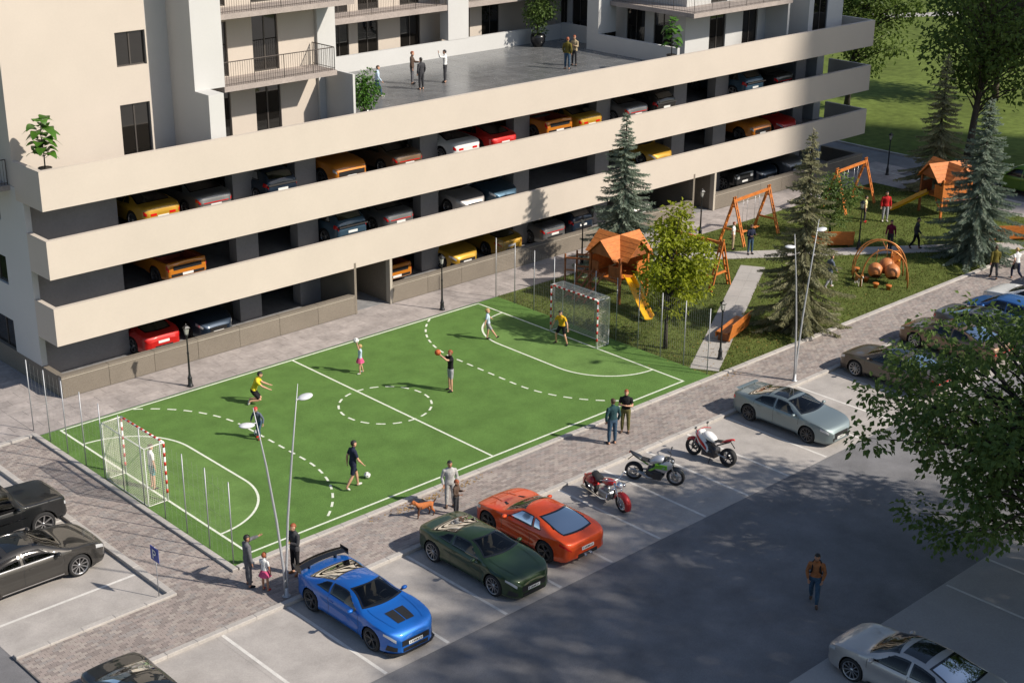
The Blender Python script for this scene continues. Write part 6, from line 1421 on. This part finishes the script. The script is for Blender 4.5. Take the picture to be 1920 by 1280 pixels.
def broadleaf(name, label, loc, H, crown, nclus, nleaf, ls, lm, bark=None, trunk=(0.16, 0.5), cat='tree', group=None, spread=0.42, lean=(0, 0), limbs=True, seed=1, drop=0.0, taper=0.0):
    """crown: (z0, z1, r, cx, cy) - an uneven ellipsoid filled with leaf clusters that sit at the ends of limbs"""
    rnd.seed(seed); t = thing(name, label, cat, loc, 0, group); z0, z1, r_, cx, cy = crown; zc, hz = (z0 + z1) / 2, (z1 - z0) / 2
    tr, tf = trunk; tb = MB(); top = Vector((cx * 0.8 + lean[0], cy * 0.8 + lean[1], z0 + (z1 - z0) * 0.75)); n = 9
    def tp(u): return Vector((top.x * u ** 1.6 + 0.05 * math.sin(u * 7 + seed), top.y * u ** 1.6 + 0.05 * math.cos(u * 6 + seed), top.z * u))
    tb.tube([tp(i / n) for i in range(n + 1)], [tr * (1.25 if i == 0 else 1) * (1 - 0.85 * i / n) + 0.012 for i in range(n + 1)], 9)
    lb = MB(); cl = []; lobes = [(rdir(), rnd.uniform(0.75, 1.18)) for _ in range(9)]
    tries = 0
    while len(cl) < nclus and tries < 9000:
        tries += 1; d = rdir(); rr = rnd.random() ** 0.42; k = 1.0
        for q, s_ in lobes: k += (s_ - 1) * max(0, d.dot(q)) ** 3
        p = Vector((cx + d.x * r_ * rr * k, cy + d.y * r_ * rr * k, zc + d.z * hz * rr * k))
        tq = 1 - taper * max(0.0, (p.z - zc) / hz); p.x = cx + (p.x - cx) * tq; p.y = cy + (p.y - cy) * tq
        if min([(p - c).length for c in cl] or [9]) < spread * 0.85: continue
        cl.append(p)
    for p in cl:
        if limbs:
            u = max(tf * 0.55, min(0.97, (p.z - 0.25 * r_) / max(0.1, top.z) * 0.85 + rnd.uniform(-0.05, 0.05))); a = tp(u); m_ = a.lerp(p, 0.55) + Vector((rnd.gauss(0, 0.08), rnd.gauss(0, 0.08), 0.10 * (p - a).length - 0.1)) * 0.8
            L = (p - a).length; w0 = min(tr * 0.45, 0.012 + 0.014 * L)
            tb.tube([a, m_, p], [w0, w0 * 0.55, 0.006], 5, caps=False)
        for _ in range(nleaf):
            q = Vector((rnd.gauss(0, spread), rnd.gauss(0, spread), rnd.gauss(0, spread * 0.62)))
            if q.length > spread * 2.1: continue
            o = p + q; d = (q.normalized() + rdir() * 0.7 + Vector((0, 0, -0.35 - drop))).normalized(); l = ls * rnd.uniform(0.65, 1.25)
            leaf(lb, o, d, (Vector((0, 0, 1)) + rdir() * 0.7).normalized(), l, l * 0.36)
    tb.build('trunk', bark or M_bark, t); lb.build('crown', lm, t); return t
def conifer(label, loc, H, rad, lm, seed=1, dens=1.0, z0=0.35, name='spruce_tree', droop=0.28):
    rnd.seed(seed); t = thing(name, label, 'tree', loc, 0, 'spruces in the park'); tb = MB(); lb = MB()
    tb.tube([(0, 0, H * i / 8) for i in range(9)], [0.14 * H / 8 * (1 - i / 8.3) + 0.012 for i in range(9)], 8)
    z = z0
    while z < H - 0.05:
        f = 1 - (z - z0 * 0.4) / H; Lm = rad * max(0.04, f) ** 0.92; nb = int((4 + 4 * f) * dens) + 2; a0 = rnd.uniform(0, 6.28)
        for b in range(nb):
            if rnd.random() < 0.10: continue
            a = a0 + 6.283 * b / nb + rnd.uniform(-0.25, 0.25); L = Lm * rnd.uniform(0.55, 1.18); zz = z + rnd.uniform(-0.12, 0.12)
            d0 = Vector((math.cos(a), math.sin(a), 0)); sd = Vector((-d0.y, d0.x, 0)); nn = max(3, int(L / 0.062)); pts = []
            for i in range(nn + 1):
                u = i / nn; pts.append(d0 * (L * u) + Vector((0, 0, zz + 0.22 * f - droop * L * (u - 0.35 * u * u * u) + (0.5 - f) * 0.35 * L * u)))
            tb.tube([pts[0], pts[nn // 2], pts[-1]], [0.018 + 0.008 * L, 0.012, 0.004], 4, caps=False)
            for i in range(1, nn + 1):
                u = i / nn; p = pts[i]; fw = (pts[i] - pts[i - 1]).normalized(); tl = (0.10 + 0.30 * L * 0.5 * (1 - u) ** 0.7 + 0.05) * rnd.uniform(0.7, 1.2); tl = min(tl, 0.46)
                for s_ in (-1, 1):
                    d = (sd * s_ * rnd.uniform(0.55, 1.0) + fw * rnd.uniform(0.5, 0.9) + Vector((0, 0, -rnd.uniform(0.1, 0.55)))).normalized()
                    leaf(lb, p, d, Vector((0, 0, 1)), tl * 1.1, 0.020 + 0.012 * rnd.random())
                    if tl > 0.2:
                        q = p + d * (tl * 0.45); leaf(lb, q, (d + fw * 0.8 + rdir() * 0.3).normalized(), Vector((0, 0, 1)), tl * 0.6, 0.018); leaf(lb, q, (d - fw * 0.2 + Vector((0, 0, -0.5)) + rdir() * 0.3).normalized(), rdir(), tl * 0.55, 0.018)
                d = (fw + Vector((0, 0, rnd.uniform(-0.3, 0.4))) + rdir() * 0.3).normalized(); leaf(lb, p, d, sd, 0.14, 0.020); leaf(lb, p, (d + rdir() * 0.8).normalized(), rdir(), 0.12, 0.018)
        z += (0.16 + 0.20 * f) / max(0.6, dens)
    for i in range(14): leaf(lb, Vector((0, 0, H - 0.4 + 0.03 * i)), (rdir() * 0.7 + Vector((0, 0, 0.8))).normalized(), rdir(), 0.13, 0.022)
    tb.build('trunk', M_barkd, t); lb.build('crown', lm, t); return t
conifer('blue spruce standing behind the orange playhouse against the garage', (29.55, 11.3, -0.01), 8.0, 2.5, L_blue, 3, 1.1)
conifer('tall grey green spruce beside the paved park path and tall lamp', (29.6, 0.55, -0.01), 9.1, 2.55, L_need, 5, 0.95, droop=0.36)
conifer('dark spruce beside the far road behind the swings', (54.4, 9.1, -0.01), 8.1, 2.5, L_need, 8, 0.95, droop=0.34)
conifer('broad blue spruce at the far end of the lawn by the brick path', (44.7, 0.75, -0.01), 8.3, 2.85, L_blue, 13, 1.15)
broadleaf('maple_tree', 'bright yellow green young tree on the lawn beside the pitch fence', (23.35, 3.0, -0.01), 6.4, (1.2, 6.6, 1.75, 0.6, 0.1), 84, 64, 0.19, L_bri, M_barkd, (0.085, 0.6), spread=0.26, seed=21, taper=0.72)
broadleaf('small_tree', 'small fresh green tree growing behind the tall grey green spruce', (42.4, 8.0, -0.01), 4.0, (0.9, 3.9, 1.25, 0, 0), 42, 60, 0.16, L_for, M_barkd, (0.06, 0.5), spread=0.30, seed=22)
TF = 'broad trees beyond the far road'
broadleaf('lime_tree', 'big dark leafy tree beyond the far road behind the spruces', (63.9, 12.4, -0.1), 12.6, (3.2, 13.2, 4.9, 0.6, -0.4), 150, 72, 0.30, L_far, M_bark, (0.26, 0.35), spread=0.62, seed=31, group=TF)
broadleaf('lime_tree', 'leafy tree behind the far end of the parking decks', (70.5, 26.6, -0.1), 10.5, (3.0, 11.0, 4.2, 0.4, -0.9), 110, 66, 0.30, L_far, M_barkd, (0.2, 0.3), spread=0.58, seed=33, group=TF)
broadleaf('lime_tree', 'leafy tree at the upper edge beyond the big dark tree', (82.0, 21.0, -0.1), 11.5, (3.0, 12.0, 4.6, 0, 0), 100, 60, 0.34, L_far, M_bark, (0.22, 0.35), spread=0.65, seed=35, group=TF)
fg = broadleaf('shade_tree', 'large leafy tree whose crown hangs over the parked cars', (18.3, -17.6, ZL), 9.5, (1.2, 8.5, 4.9, -0.7, 0.9), 135, 125, 0.215, L_for, M_barkd, (0.24, 0.3), spread=0.40, seed=41, drop=0.1)
# trees and a tower across the lot that shade the asphalt and the far end of the block (outside the frame)
def tree_copy(src, label, loc, sc, rz):
    c = copy_tree(src); c.location = loc; c.scale = (sc,) * 3; c.rotation_euler = (0, 0, rz); tag(c, label, 'tree', 'shade trees along the lot'); return c
tag(fg, group='shade trees along the lot')
for i, (x, y, sc, rz) in enumerate(((13.0, -31.5, 1.6, 2.0), (18.6, -30.5, 1.6, 4.2), (19.5, -38.5, 1.6, 5.3))):
    c_ = tree_copy(fg, 'shade tree standing across the lot out of view, %s of the row' % ('first', 'second', 'last')[i], (x, y, ZL), sc, rz); c_.scale = (sc, sc, 2.5)
tw = thing('tower_block', 'tall cream apartment tower across the lot out of view', 'building', (84, -42, 0))
TX0, TX1, TY0, TY1, TH = 103.5, 117.5, -89.0, -72.0, 99.0
tw.location = (0, 0, 0)
fh = [(TX0 + 1.5 + 3.2 * i, TX0 + 3.3 + 3.2 * i, 1.0 + 3 * k, 2.5 + 3 * k) for i in range(4) for k in range(32)]
wall('facade', M_cream, 'y', TY1, -0.3, TX0, TX1, 0, TH, fh, tw); wall('facade', M_cream, 'x', TX0, 0.3, TY0, TY1 - 0.3, 0, TH, [(TY0 + 2 + 3.6 * i, TY0 + 3.8 + 3.6 * i, 1.0 + 3 * k, 2.5 + 3 * k) for i in range(4) for k in range(32)], tw)
box('core', M_gdark, TX0 + 0.5, TX1, TY0, TY1 - 0.5, 0, TH - 0.2, tw); box('roof', M_bslab, TX0 - 0.2, TX1 + 0.2, TY0 - 0.2, TY1 + 0.2, TH + 0.002, TH + 0.4, tw)
# ---- potted plants
M_pot = mat('dark_pot', (0.015, 0.015, 0.017), 0.25); M_soil = mat('soil', (0.03, 0.022, 0.016), 0.95, var=0.3, scale=30)
def big_leaf(t, p, d, l, w, m, droop=0.25):
    s = d.cross(Vector((0, 0, 1))).normalized(); up = s.cross(d).normalized(); rows = []; mb = MB()
    for i in range(7):
        u = i / 6; c = p + d * (l * u) + Vector((0, 0, -droop * l * u * u)); ww = w * math.sin(math.pi * (0.06 + 0.92 * u) ** 0.8) ** 0.8
        rows.append([c - s * ww + up * ww * 0.25, c, c + s * ww + up * ww * 0.25])
    mb.grid(rows, 0, True); return mb.build('leaf', m, t)
def rubber_plant(label, loc, h, nl, ll, seed, pot=True, name='rubber_plant'):
    rnd.seed(seed); t = thing(name, label, 'plant', loc, 0, 'potted plants')
    st = MB(); st.tube([(0, 0, 0), (0.02, 0.01, h * 0.4), (-0.02, 0.02, h * 0.75), (0.01, 0, h)], [0.028, 0.024, 0.018, 0.008], 7)
    for s_ in (1, -1): st.tube([(0.01, 0, h * 0.25), (s_ * 0.22, s_ * -0.2, h * 0.45)], [0.016, 0.008], 6)
    st.build('stem', M_barkd, t)
    for i in range(nl):
        u = 0.22 + 0.78 * i / (nl - 1); a = i * 2.4 + rnd.uniform(-0.3, 0.3); p = Vector((0, 0, h * u)) + Vector((math.cos(a), math.sin(a), 0)) * 0.04
        d = Vector((math.cos(a), math.sin(a), rnd.uniform(0.35, 0.9) + (0.6 if u > 0.9 else 0))).normalized(); st2 = MB(); e = p + d * 0.14; st2.tube([p, e], 0.007, 4); st2.build('stalk', M_barkd, t)
        big_leaf(t, e, d, ll * rnd.uniform(0.8, 1.15), ll * 0.40, L_big, rnd.uniform(0.5, 1.0))
    if pot:
        m = MB(); m.lathe([(0.001, 0.01), (0.22, 0.01), (0.24, -0.01)], 18); m.build('soil', M_soil, t)
        m = MB(); m.lathe([(0.24, 0.03), (0.27, 0.03), (0.25, -0.3), (0.20, -0.62), (0.001, -0.62)], 20); m.build('pot', M_pot, t)
    return t
rubber_plant('tall rubber plant with big oval leaves at the building corner', (2.12, 16.0, FLO[3] + 0.93), 1.75, 30, 0.60, 51)
box('planter', M_cream, 1.702, 2.6, 15.502, 16.6, FLO[3] + 0.001, FLO[3] + 0.29, BLD)
rubber_plant('narrow leafy plant behind the parapet near the white wing', (38.0, 15.95, FLO[3] + 0.95), 1.75, 30, 0.52, 52, True, 'fig_plant')
b = broadleaf('potted_shrub', 'bushy green shrub beside the screen wall on the terrace', (19.2, 18.3, FLO[3]), 1.9, (0.35, 2.2, 0.62, 0, 0), 36, 40, 0.15, L_big, M_barkd, (0.03, 0.3), 'plant', 'potted plants', spread=0.16, seed=53)
m = MB(); m.lathe([(0.001, 0.001), (0.2, 0.001), (0.26, 0.38), (0.23, 0.38), (0.001, 0.33)], 18); m.build('pot', M_pot, b)
b = broadleaf('potted_tree', 'potted tree in a large black pot at the back of the terrace', (38.1, 26.3, FLO[3]), 3.2, (0.95, 3.4, 0.85, 0, 0), 48, 44, 0.17, L_for, M_barkd, (0.04, 0.4), 'plant', 'potted plants', spread=0.24, seed=54)
m = MB(); m.lathe([(0.001, 0.001), (0.26, 0.001), (0.42, 0.30), (0.44, 0.55), (0.40, 0.72), (0.36, 0.72), (0.001, 0.66)], 22); m.build('pot', M_pot, b)
# ---- lawn grass: short tufts
rnd.seed(77); gb = MB()
def on_path(x, y):
    for (a, b_, w_) in (((22.75, 0.25), (35.2, 7.5), 0.60), ((31.2, 12.7), (48.6, 0.2), 0.58)):
        ax, ay = a; dx, dy = b_[0] - ax, b_[1] - ay; L2 = dx * dx + dy * dy; t_ = max(0, min(1, ((x - ax) * dx + (y - ay) * dy) / L2))
        if math.hypot(x - ax - dx * t_, y - ay - dy * t_) < w_: return True
    return False
for i in range(52000):
    x, y = 22.5 + 31.0 * rnd.random() ** 1.15, rnd.uniform(-0.42, 12.7)
    if on_path(x, y): continue
    a = rnd.uniform(0, 6.28); l = rnd.uniform(0.05, 0.10); w_ = rnd.uniform(0.010, 0.022); dx, dy = math.cos(a), math.sin(a); lx, ly = rnd.gauss(0, 0.035), rnd.gauss(0, 0.035)
    gb.add([(x - dy * w_, y + dx * w_, -0.012), (x + dy * w_, y - dx * w_, -0.012), (x + lx, y + ly, l)], ((0, 1, 2),), rnd.choice((0, 0, 1, 2)))
G1 = mat('grass_olive', (0.110, 0.138, 0.034), 0.9, transl=0.3, spec=0.1); G2 = mat('grass_green', (0.078, 0.122, 0.028), 0.9, transl=0.3, spec=0.1); G3 = mat('grass_dry', (0.16, 0.145, 0.055), 0.9, transl=0.3, spec=0.1)
go = gb.build('grass', [G1, G2, G3]); tag(go, 'short green and dry grass blades covering the park lawn', 'grass', kind='stuff')
# fallen leaves by the pitch kerb
lf = MB(); rnd.seed(5)
for (cx, cy, sx, n) in ((7.9, -0.95, 0.5, 60), (6.0, -1.05, 0.5, 60), (7.0, -1.0, 1.2, 60), (23.0, -0.9, 0.8, 25), (29, 2.0, 3.0, 160), (27, 0.6, 2.0, 90)):
    for i in range(n):
        p = Vector((cx + rnd.gauss(0, sx), cy + rnd.gauss(0, 0.12 if sx < 2 else 0.9), 0.012)); a = rnd.uniform(0, 6.28); leaf(lf, p, Vector((math.cos(a), math.sin(a), 0.15)), Vector((0, 0, 1)), 0.07, 0.026)
o = lf.build('leaves', mat('dry_leaf', (0.32, 0.16, 0.04), 0.9, var=0.4, scale=6, col2=(0.45, 0.28, 0.06))); tag(o, 'scattered dry yellow leaves along the kerb and lawn', 'leaves', kind='stuff')
# ================================================================== MOTORCYCLES
M_mred = paint('moto_red', (0.42, 0.012, 0.012), 0.2); M_mwhite = paint('moto_white', (0.74, 0.74, 0.73), 0.0); M_mblack = paint('moto_black', (0.02, 0.022, 0.024), 0.3); M_mgreen = paint('moto_green', (0.16, 0.42, 0.02), 0.1); M_msil = paint('moto_silver', (0.42, 0.44, 0.48), 0.6)
M_leather = mat('seat_leather', (0.02, 0.019, 0.018), 0.5); M_alu = mat('engine_alloy', (0.32, 0.33, 0.34), 0.32, metal=0.85); M_engd = mat('engine_dark', (0.05, 0.05, 0.055), 0.4, metal=0.5)
RX90 = Matrix.Rotation(math.pi / 2, 4, 'X')
def blob(mb, pts, seg=12):
    """body panel lofted through (x, z, half width, half height)"""
    loft(mb, [(Vector((x, 0, z)), w_, h_, Vector((0, 1, 0)), Vector((0, 0, 1))) for x, z, w_, h_ in pts], seg)
def moto(label, loc, ang, kind, wb, lean=0.07):
    t = thing('motorcycle', label, 'motorcycle', loc, ang, 'motorcycles in the bays'); t.rotation_euler = (lean, 0, ang); t.scale = (1.06, 1.2, 1.08)
    h = wb / 2; r = 0.315; paintm, acc = dict(cruiser=(M_mred, M_mred), naked=(M_mblack, M_mgreen), sport=(M_mwhite, M_mred))[kind]
    def P(nm, m, f, par=None):
        b = MB(); f(b); return b.build(nm, m, par or t)
    for x, wd in ((-h, 0.17 if kind != 'cruiser' else 0.15), (h, 0.115)):
        Mx = Matrix.Translation((x, 0, r)) @ RX90
        o = P('wheel', M_tyre, lambda b: b.lathe([(r * 0.72, -wd / 2), (r * 0.93, -wd / 2), (r, -wd * 0.18), (r, wd * 0.18), (r * 0.93, wd / 2), (r * 0.72, wd / 2), (r * 0.70, 0), (r * 0.72, -wd / 2)], 26, Mx))
        def rimf(b):
            b.lathe([(r * 0.735, -wd * 0.35), (r * 0.735, wd * 0.35), (r * 0.66, wd * 0.3), (r * 0.66, -wd * 0.3), (r * 0.735, -wd * 0.35)], 26, Mx)
            n = 10 if kind == 'cruiser' else 5
            for i in range(n):
                a = 2 * math.pi * i / n; b.tube([(x + 0.03 * math.cos(a), 0, r + 0.03 * math.sin(a)), (x + r * 0.7 * math.cos(a + 0.12), 0, r + r * 0.7 * math.sin(a + 0.12))], 0.008 if kind == 'cruiser' else 0.016, 6)
            b.tube([(x, -0.09, r), (x, 0.09, r)], 0.03, 10)
        P('rim', M_chrome if kind == 'cruiser' else (M_engd if kind == 'sport' else M_rims), rimf, o)
        P('brake_disc', M_alu, lambda b: b.lathe([(0.06, wd * 0.5 + 0.012), (0.14, wd * 0.5 + 0.012), (0.14, wd * 0.5 + 0.018), (0.06, wd * 0.5 + 0.018)], 20, Mx), o)
    rake = 0.30 if kind != 'cruiser' else 0.42; ht = Vector((h - math.tan(rake) * 0.58 - 0.04, 0, 0.92))
    for sg in (-1, 1):
        P('fork', M_chrome if kind == 'cruiser' else M_alu, lambda b: b.tube([(h, sg * 0.085, r), (ht.x, sg * 0.085, 0.95)], [0.028, 0.022], 8))
    if kind == 'cruiser':
        P('handlebar', M_chrome, lambda b: b.tube([(ht.x - 0.26, -0.40, 1.05), (ht.x - 0.14, -0.34, 1.07), (ht.x, -0.10, 1.02), (ht.x, 0.10, 1.02), (ht.x - 0.14, 0.34, 1.07), (ht.x - 0.26, 0.40, 1.05)], 0.014, 7))
        P('headlight', M_chrome, lambda b: b.ball((ht.x + 0.14, 0, 0.88), 0.11, 14, 9)); P('lamp_glass', M_hl, lambda b: b.ball((ht.x + 0.20, 0, 0.88), 0.088, 12, 8))
        for sg in (-1, 1): P('spot_lamp', M_chrome, lambda b: b.ball((ht.x + 0.12, sg * 0.19, 0.80), 0.055, 10, 7))
        def fend(x0, a0, a1, rr, w_): return lambda b: b.grid([[(x0 + (rr + dz) * math.cos(a), w_ * yy, r + (rr + dz) * math.sin(a)) for yy, dz in ((-1, -0.10), (-0.92, -0.02), (-0.5, 0.015), (0, 0.022), (0.5, 0.015), (0.92, -0.02), (1, -0.10))] for a in [a0 + (a1 - a0) * k / 12 for k in range(13)]], 0, True)
        P('front_fender', paintm, fend(h, R(-25), R(165), r + 0.04, 0.10)); P('rear_fender', paintm, fend(-h, R(20), R(195), r + 0.05, 0.12))
        P('fuel_tank', paintm, lambda b: blob(b, [(-0.18, 0.74, 0.05, 0.05), (-0.08, 0.76, 0.12, 0.09), (0.12, 0.79, 0.155, 0.115), (0.28, 0.82, 0.13, 0.105), (0.40, 0.85, 0.06, 0.06)]))
        P('seat', M_leather, lambda b: blob(b, [(-0.72, 0.78, 0.06, 0.04), (-0.62, 0.80, 0.13, 0.06), (-0.45, 0.76, 0.12, 0.055), (-0.36, 0.70, 0.15, 0.06), (-0.20, 0.67, 0.14, 0.06), (-0.10, 0.70, 0.07, 0.04)]))
        P('saddlebag', paintm, lambda b: blob(b, [(-0.85, 0.55, 0.20, 0.09), (-0.80, 0.56, 0.24, 0.14), (-0.55, 0.58, 0.24, 0.14), (-0.48, 0.58, 0.20, 0.10)]))
        def eng(b):
            b.bbox(-0.25, 0.25, -0.15, 0.15, 0.22, 0.46, 0.04)
            for s_ in (-0.35, 0.45):
                M = Matrix.Translation((0.02, 0, 0.44)) @ Matrix.Rotation(s_, 4, 'Y')
                for k in range(6): b.lathe([(0.001, 0.03 * k), (0.088, 0.03 * k), (0.088, 0.03 * k + 0.018), (0.001, 0.03 * k + 0.018)], 14, M)
        P('engine', M_alu, eng)
        for sg in (-1, 1): P('exhaust', M_chrome, lambda b: b.tube([(0.18, sg * 0.13, 0.42), (0.24, sg * 0.18, 0.28), (0.0, sg * 0.20, 0.21), (-h - 0.25, sg * 0.21, 0.25)], [0.022, 0.026, 0.036, 0.042], 9))
        P('tail_light', M_tl, lambda b: b.ball((-h - 0.34, 0, 0.52), 0.045, 9, 6))
        P('frame', M_engd, lambda b: (b.tube([(ht.x, 0, 0.85), (0.30, 0, 0.25), (-0.40, 0, 0.22), (-h, 0, r)], 0.026, 7), b.tube([(ht.x, 0, 0.84), (-0.2, 0, 0.62), (-h, 0, 0.45)], 0.026, 7)))
    else:
        up = kind == 'sport'
        P('frame', acc if kind == 'naked' else M_engd, lambda b: (b.tube([(ht.x, 0.06, 0.80), (0.05, 0.14, 0.62), (-0.25, 0.12, 0.40)], 0.042, 7), b.tube([(ht.x, -0.06, 0.80), (0.05, -0.14, 0.62), (-0.25, -0.12, 0.40)], 0.042, 7), b.tube([(-0.22, 0, 0.60), (-0.70, 0, 0.86)], 0.026, 6)))
        P('swingarm', M_alu, lambda b: (b.tube([(-0.2, 0.10, 0.38), (-h, 0.11, r)], 0.030, 7), b.tube([(-0.2, -0.10, 0.38), (-h, -0.11, r)], 0.030, 7)))
        P('engine', M_engd, lambda b: (b.bbox(-0.26, 0.26, -0.17, 0.17, 0.19, 0.52, 0.04), b.bbox(-0.06, 0.30, -0.15, 0.15, 0.48, 0.70, 0.04), b.lathe([(0.001, 0.19), (0.085, 0.19), (0.09, 0.16), (0.09, -0.16), (0.085, -0.19), (0.001, -0.19)], 14, Matrix.Translation((-0.08, 0, 0.36)) @ RX90)))
        P('fuel_tank', M_msil if kind == 'naked' else M_mwhite, lambda b: blob(b, [(-0.20, 0.74, 0.07, 0.06), (-0.10, 0.79, 0.14, 0.12), (0.08, 0.85, 0.185, 0.15), (0.24, 0.88, 0.16, 0.13), (0.38, 0.86, 0.07, 0.07)]))
        P('seat', M_leather, lambda b: blob(b, [(-0.52, 0.84, 0.06, 0.025), (-0.40, 0.80, 0.12, 0.035), (-0.22, 0.77, 0.12, 0.035), (-0.12, 0.77, 0.08, 0.03)]))
        P('tail', acc if kind == 'sport' else M_mblack, lambda b: blob(b, [(-0.86, 1.0 if kind == 'sport' else 1.02, 0.03, 0.02), (-0.74, 0.94, 0.085, 0.05), (-0.55, 0.86, 0.12, 0.05), (-0.40, 0.78, 0.11, 0.04)]))
        P('front_fender', acc if kind == 'sport' else M_mblack, lambda b: b.grid([[(h + (r + 0.03 + dz) * math.cos(a), 0.075 * yy, r + (r + 0.03 + dz) * math.sin(a)) for yy, dz in ((-1, -0.08), (-0.6, 0.0), (0, 0.012), (0.6, 0.0), (1, -0.08))] for a in [R(40 + 10 * k) for k in range(11)]], 0, True))
        P('handlebar', M_engd if kind == 'naked' else acc, lambda b: b.tube([(ht.x - 0.16, -0.36, 0.98), (ht.x, -0.20, 1.0), (ht.x + 0.02, 0, 0.99), (ht.x, 0.20, 1.0), (ht.x - 0.16, 0.36, 0.98)], 0.015, 7))
        if kind == 'sport':
            for sg in (-1, 1):
                P('fairing', paintm, lambda b: b.grid([[(x, sg * (0.13 + w_ * math.sin(math.pi * v)), z0 + (z1 - z0) * v) for v in (0, 0.25, 0.5, 0.75, 1)] for x, z0, z1, w_ in ((0.58, 0.80, 0.98, 0.01), (0.48, 0.62, 0.98, 0.05), (0.34, 0.40, 0.92, 0.07), (0.18, 0.28, 0.80, 0.075), (0.02, 0.24, 0.55, 0.06), (-0.12, 0.24, 0.36, 0.04))], 0, True))
            for sg in (-1, 1): P('fairing_stripe', acc, lambda b: b.grid([[(x, sg * (0.142 + w_ * math.sin(math.pi * v)), z0 + (z1 - z0) * v) for v in (0.42, 0.55, 0.68)] for x, z0, z1, w_ in ((0.56, 0.80, 0.98, 0.01), (0.48, 0.62, 0.98, 0.05), (0.34, 0.40, 0.92, 0.07), (0.18, 0.28, 0.80, 0.075), (0.06, 0.25, 0.60, 0.06))], 0, True)); P('lower_cowl', M_mblack, lambda b: b.grid([[(x, sg * (0.141 + w_ * math.sin(math.pi * v)), z0 + (z1 - z0) * v) for v in (0.0, 0.15, 0.3)] for x, z0, z1, w_ in ((0.34, 0.40, 0.92, 0.07), (0.18, 0.28, 0.80, 0.075), (0.02, 0.24, 0.55, 0.06), (-0.12, 0.24, 0.36, 0.04))], 0, True))
            P('nose', paintm, lambda b: blob(b, [(0.36, 0.90, 0.15, 0.12), (0.52, 0.90, 0.13, 0.10), (0.64, 0.85, 0.08, 0.06), (0.68, 0.83, 0.03, 0.03)]))
        else:
            for sg in (-1, 1):
                P('cowl', M_msil, lambda b: b.grid([[(x, sg * (0.14 + w_ * math.sin(math.pi * v)), z0 + (z1 - z0) * v) for v in (0, 0.25, 0.5, 0.75, 1)] for x, z0, z1, w_ in ((0.62, 0.70, 0.86, 0.01), (0.50, 0.58, 0.92, 0.05), (0.34, 0.46, 0.88, 0.065), (0.14, 0.50, 0.74, 0.05), (0.04, 0.54, 0.66, 0.02))], 0, True))
            P('belly_pan', M_mblack, lambda b: blob(b, [(0.34, 0.34, 0.06, 0.05), (0.22, 0.24, 0.14, 0.09), (0.0, 0.20, 0.14, 0.07), (-0.2, 0.20, 0.08, 0.05)]))
            P('headlight', M_mblack, lambda b: blob(b, [(0.34, 0.90, 0.12, 0.09), (0.46, 0.89, 0.13, 0.10), (0.58, 0.85, 0.08, 0.06), (0.62, 0.83, 0.03, 0.02)]))
            P('side_panel', M_mgreen, lambda b: (b.bbox(0.05, 0.46, -0.20, -0.17, 0.62, 0.78, 0.01), b.bbox(0.05, 0.46, 0.17, 0.20, 0.62, 0.78, 0.01)))
        P('lamp_glass', M_hl, lambda b: b.ball((0.60, 0, 0.86), 0.045, 9, 6))
        P('exhaust', M_alu, lambda b: b.tube([(0.22, -0.05, 0.40), (0.10, -0.12, 0.20), (-0.2, -0.16, 0.24), (-0.52, -0.17, 0.42)], [0.024, 0.03, 0.045, 0.055], 10))
        P('tail_light', M_tl, lambda b: b.ball((-0.86, 0, 0.98), 0.035, 8, 5)); P('plate_holder', M_black, lambda b: b.tube([(-0.72, 0, 0.90), (-0.92, 0, 0.70)], 0.016, 6))
    for sg in (-1, 1):
        m = P('mirror', M_mblack if kind != 'cruiser' else M_chrome, lambda b: (b.ball((ht.x - 0.02, sg * 0.33, 1.14), 1, 9, 6, None, 0, (0.025, 0.07, 0.045)), b.tube([(ht.x - 0.06, sg * 0.28, 1.0), (ht.x - 0.02, sg * 0.32, 1.12)], 0.008, 5)))
    P('kickstand', M_engd, lambda b: b.tube([(-0.1, 0.12, 0.25), (-0.12, 0.26, 0.0)], 0.012, 5))
    return t
MZ = ZL + 0.004
moto('red cruiser motorcycle with saddlebags beside the orange fastback', (11.13, -5.2, MZ), R(-99), 'cruiser', 1.62)
moto('black and green naked motorcycle between the red cruiser and the white one', (13.5, -5.25, MZ), R(-62), 'naked', 1.42)
moto('white sport motorcycle with red tail nearest the silver green sedan', (16.3, -5.45, MZ), R(97), 'sport', 1.40)
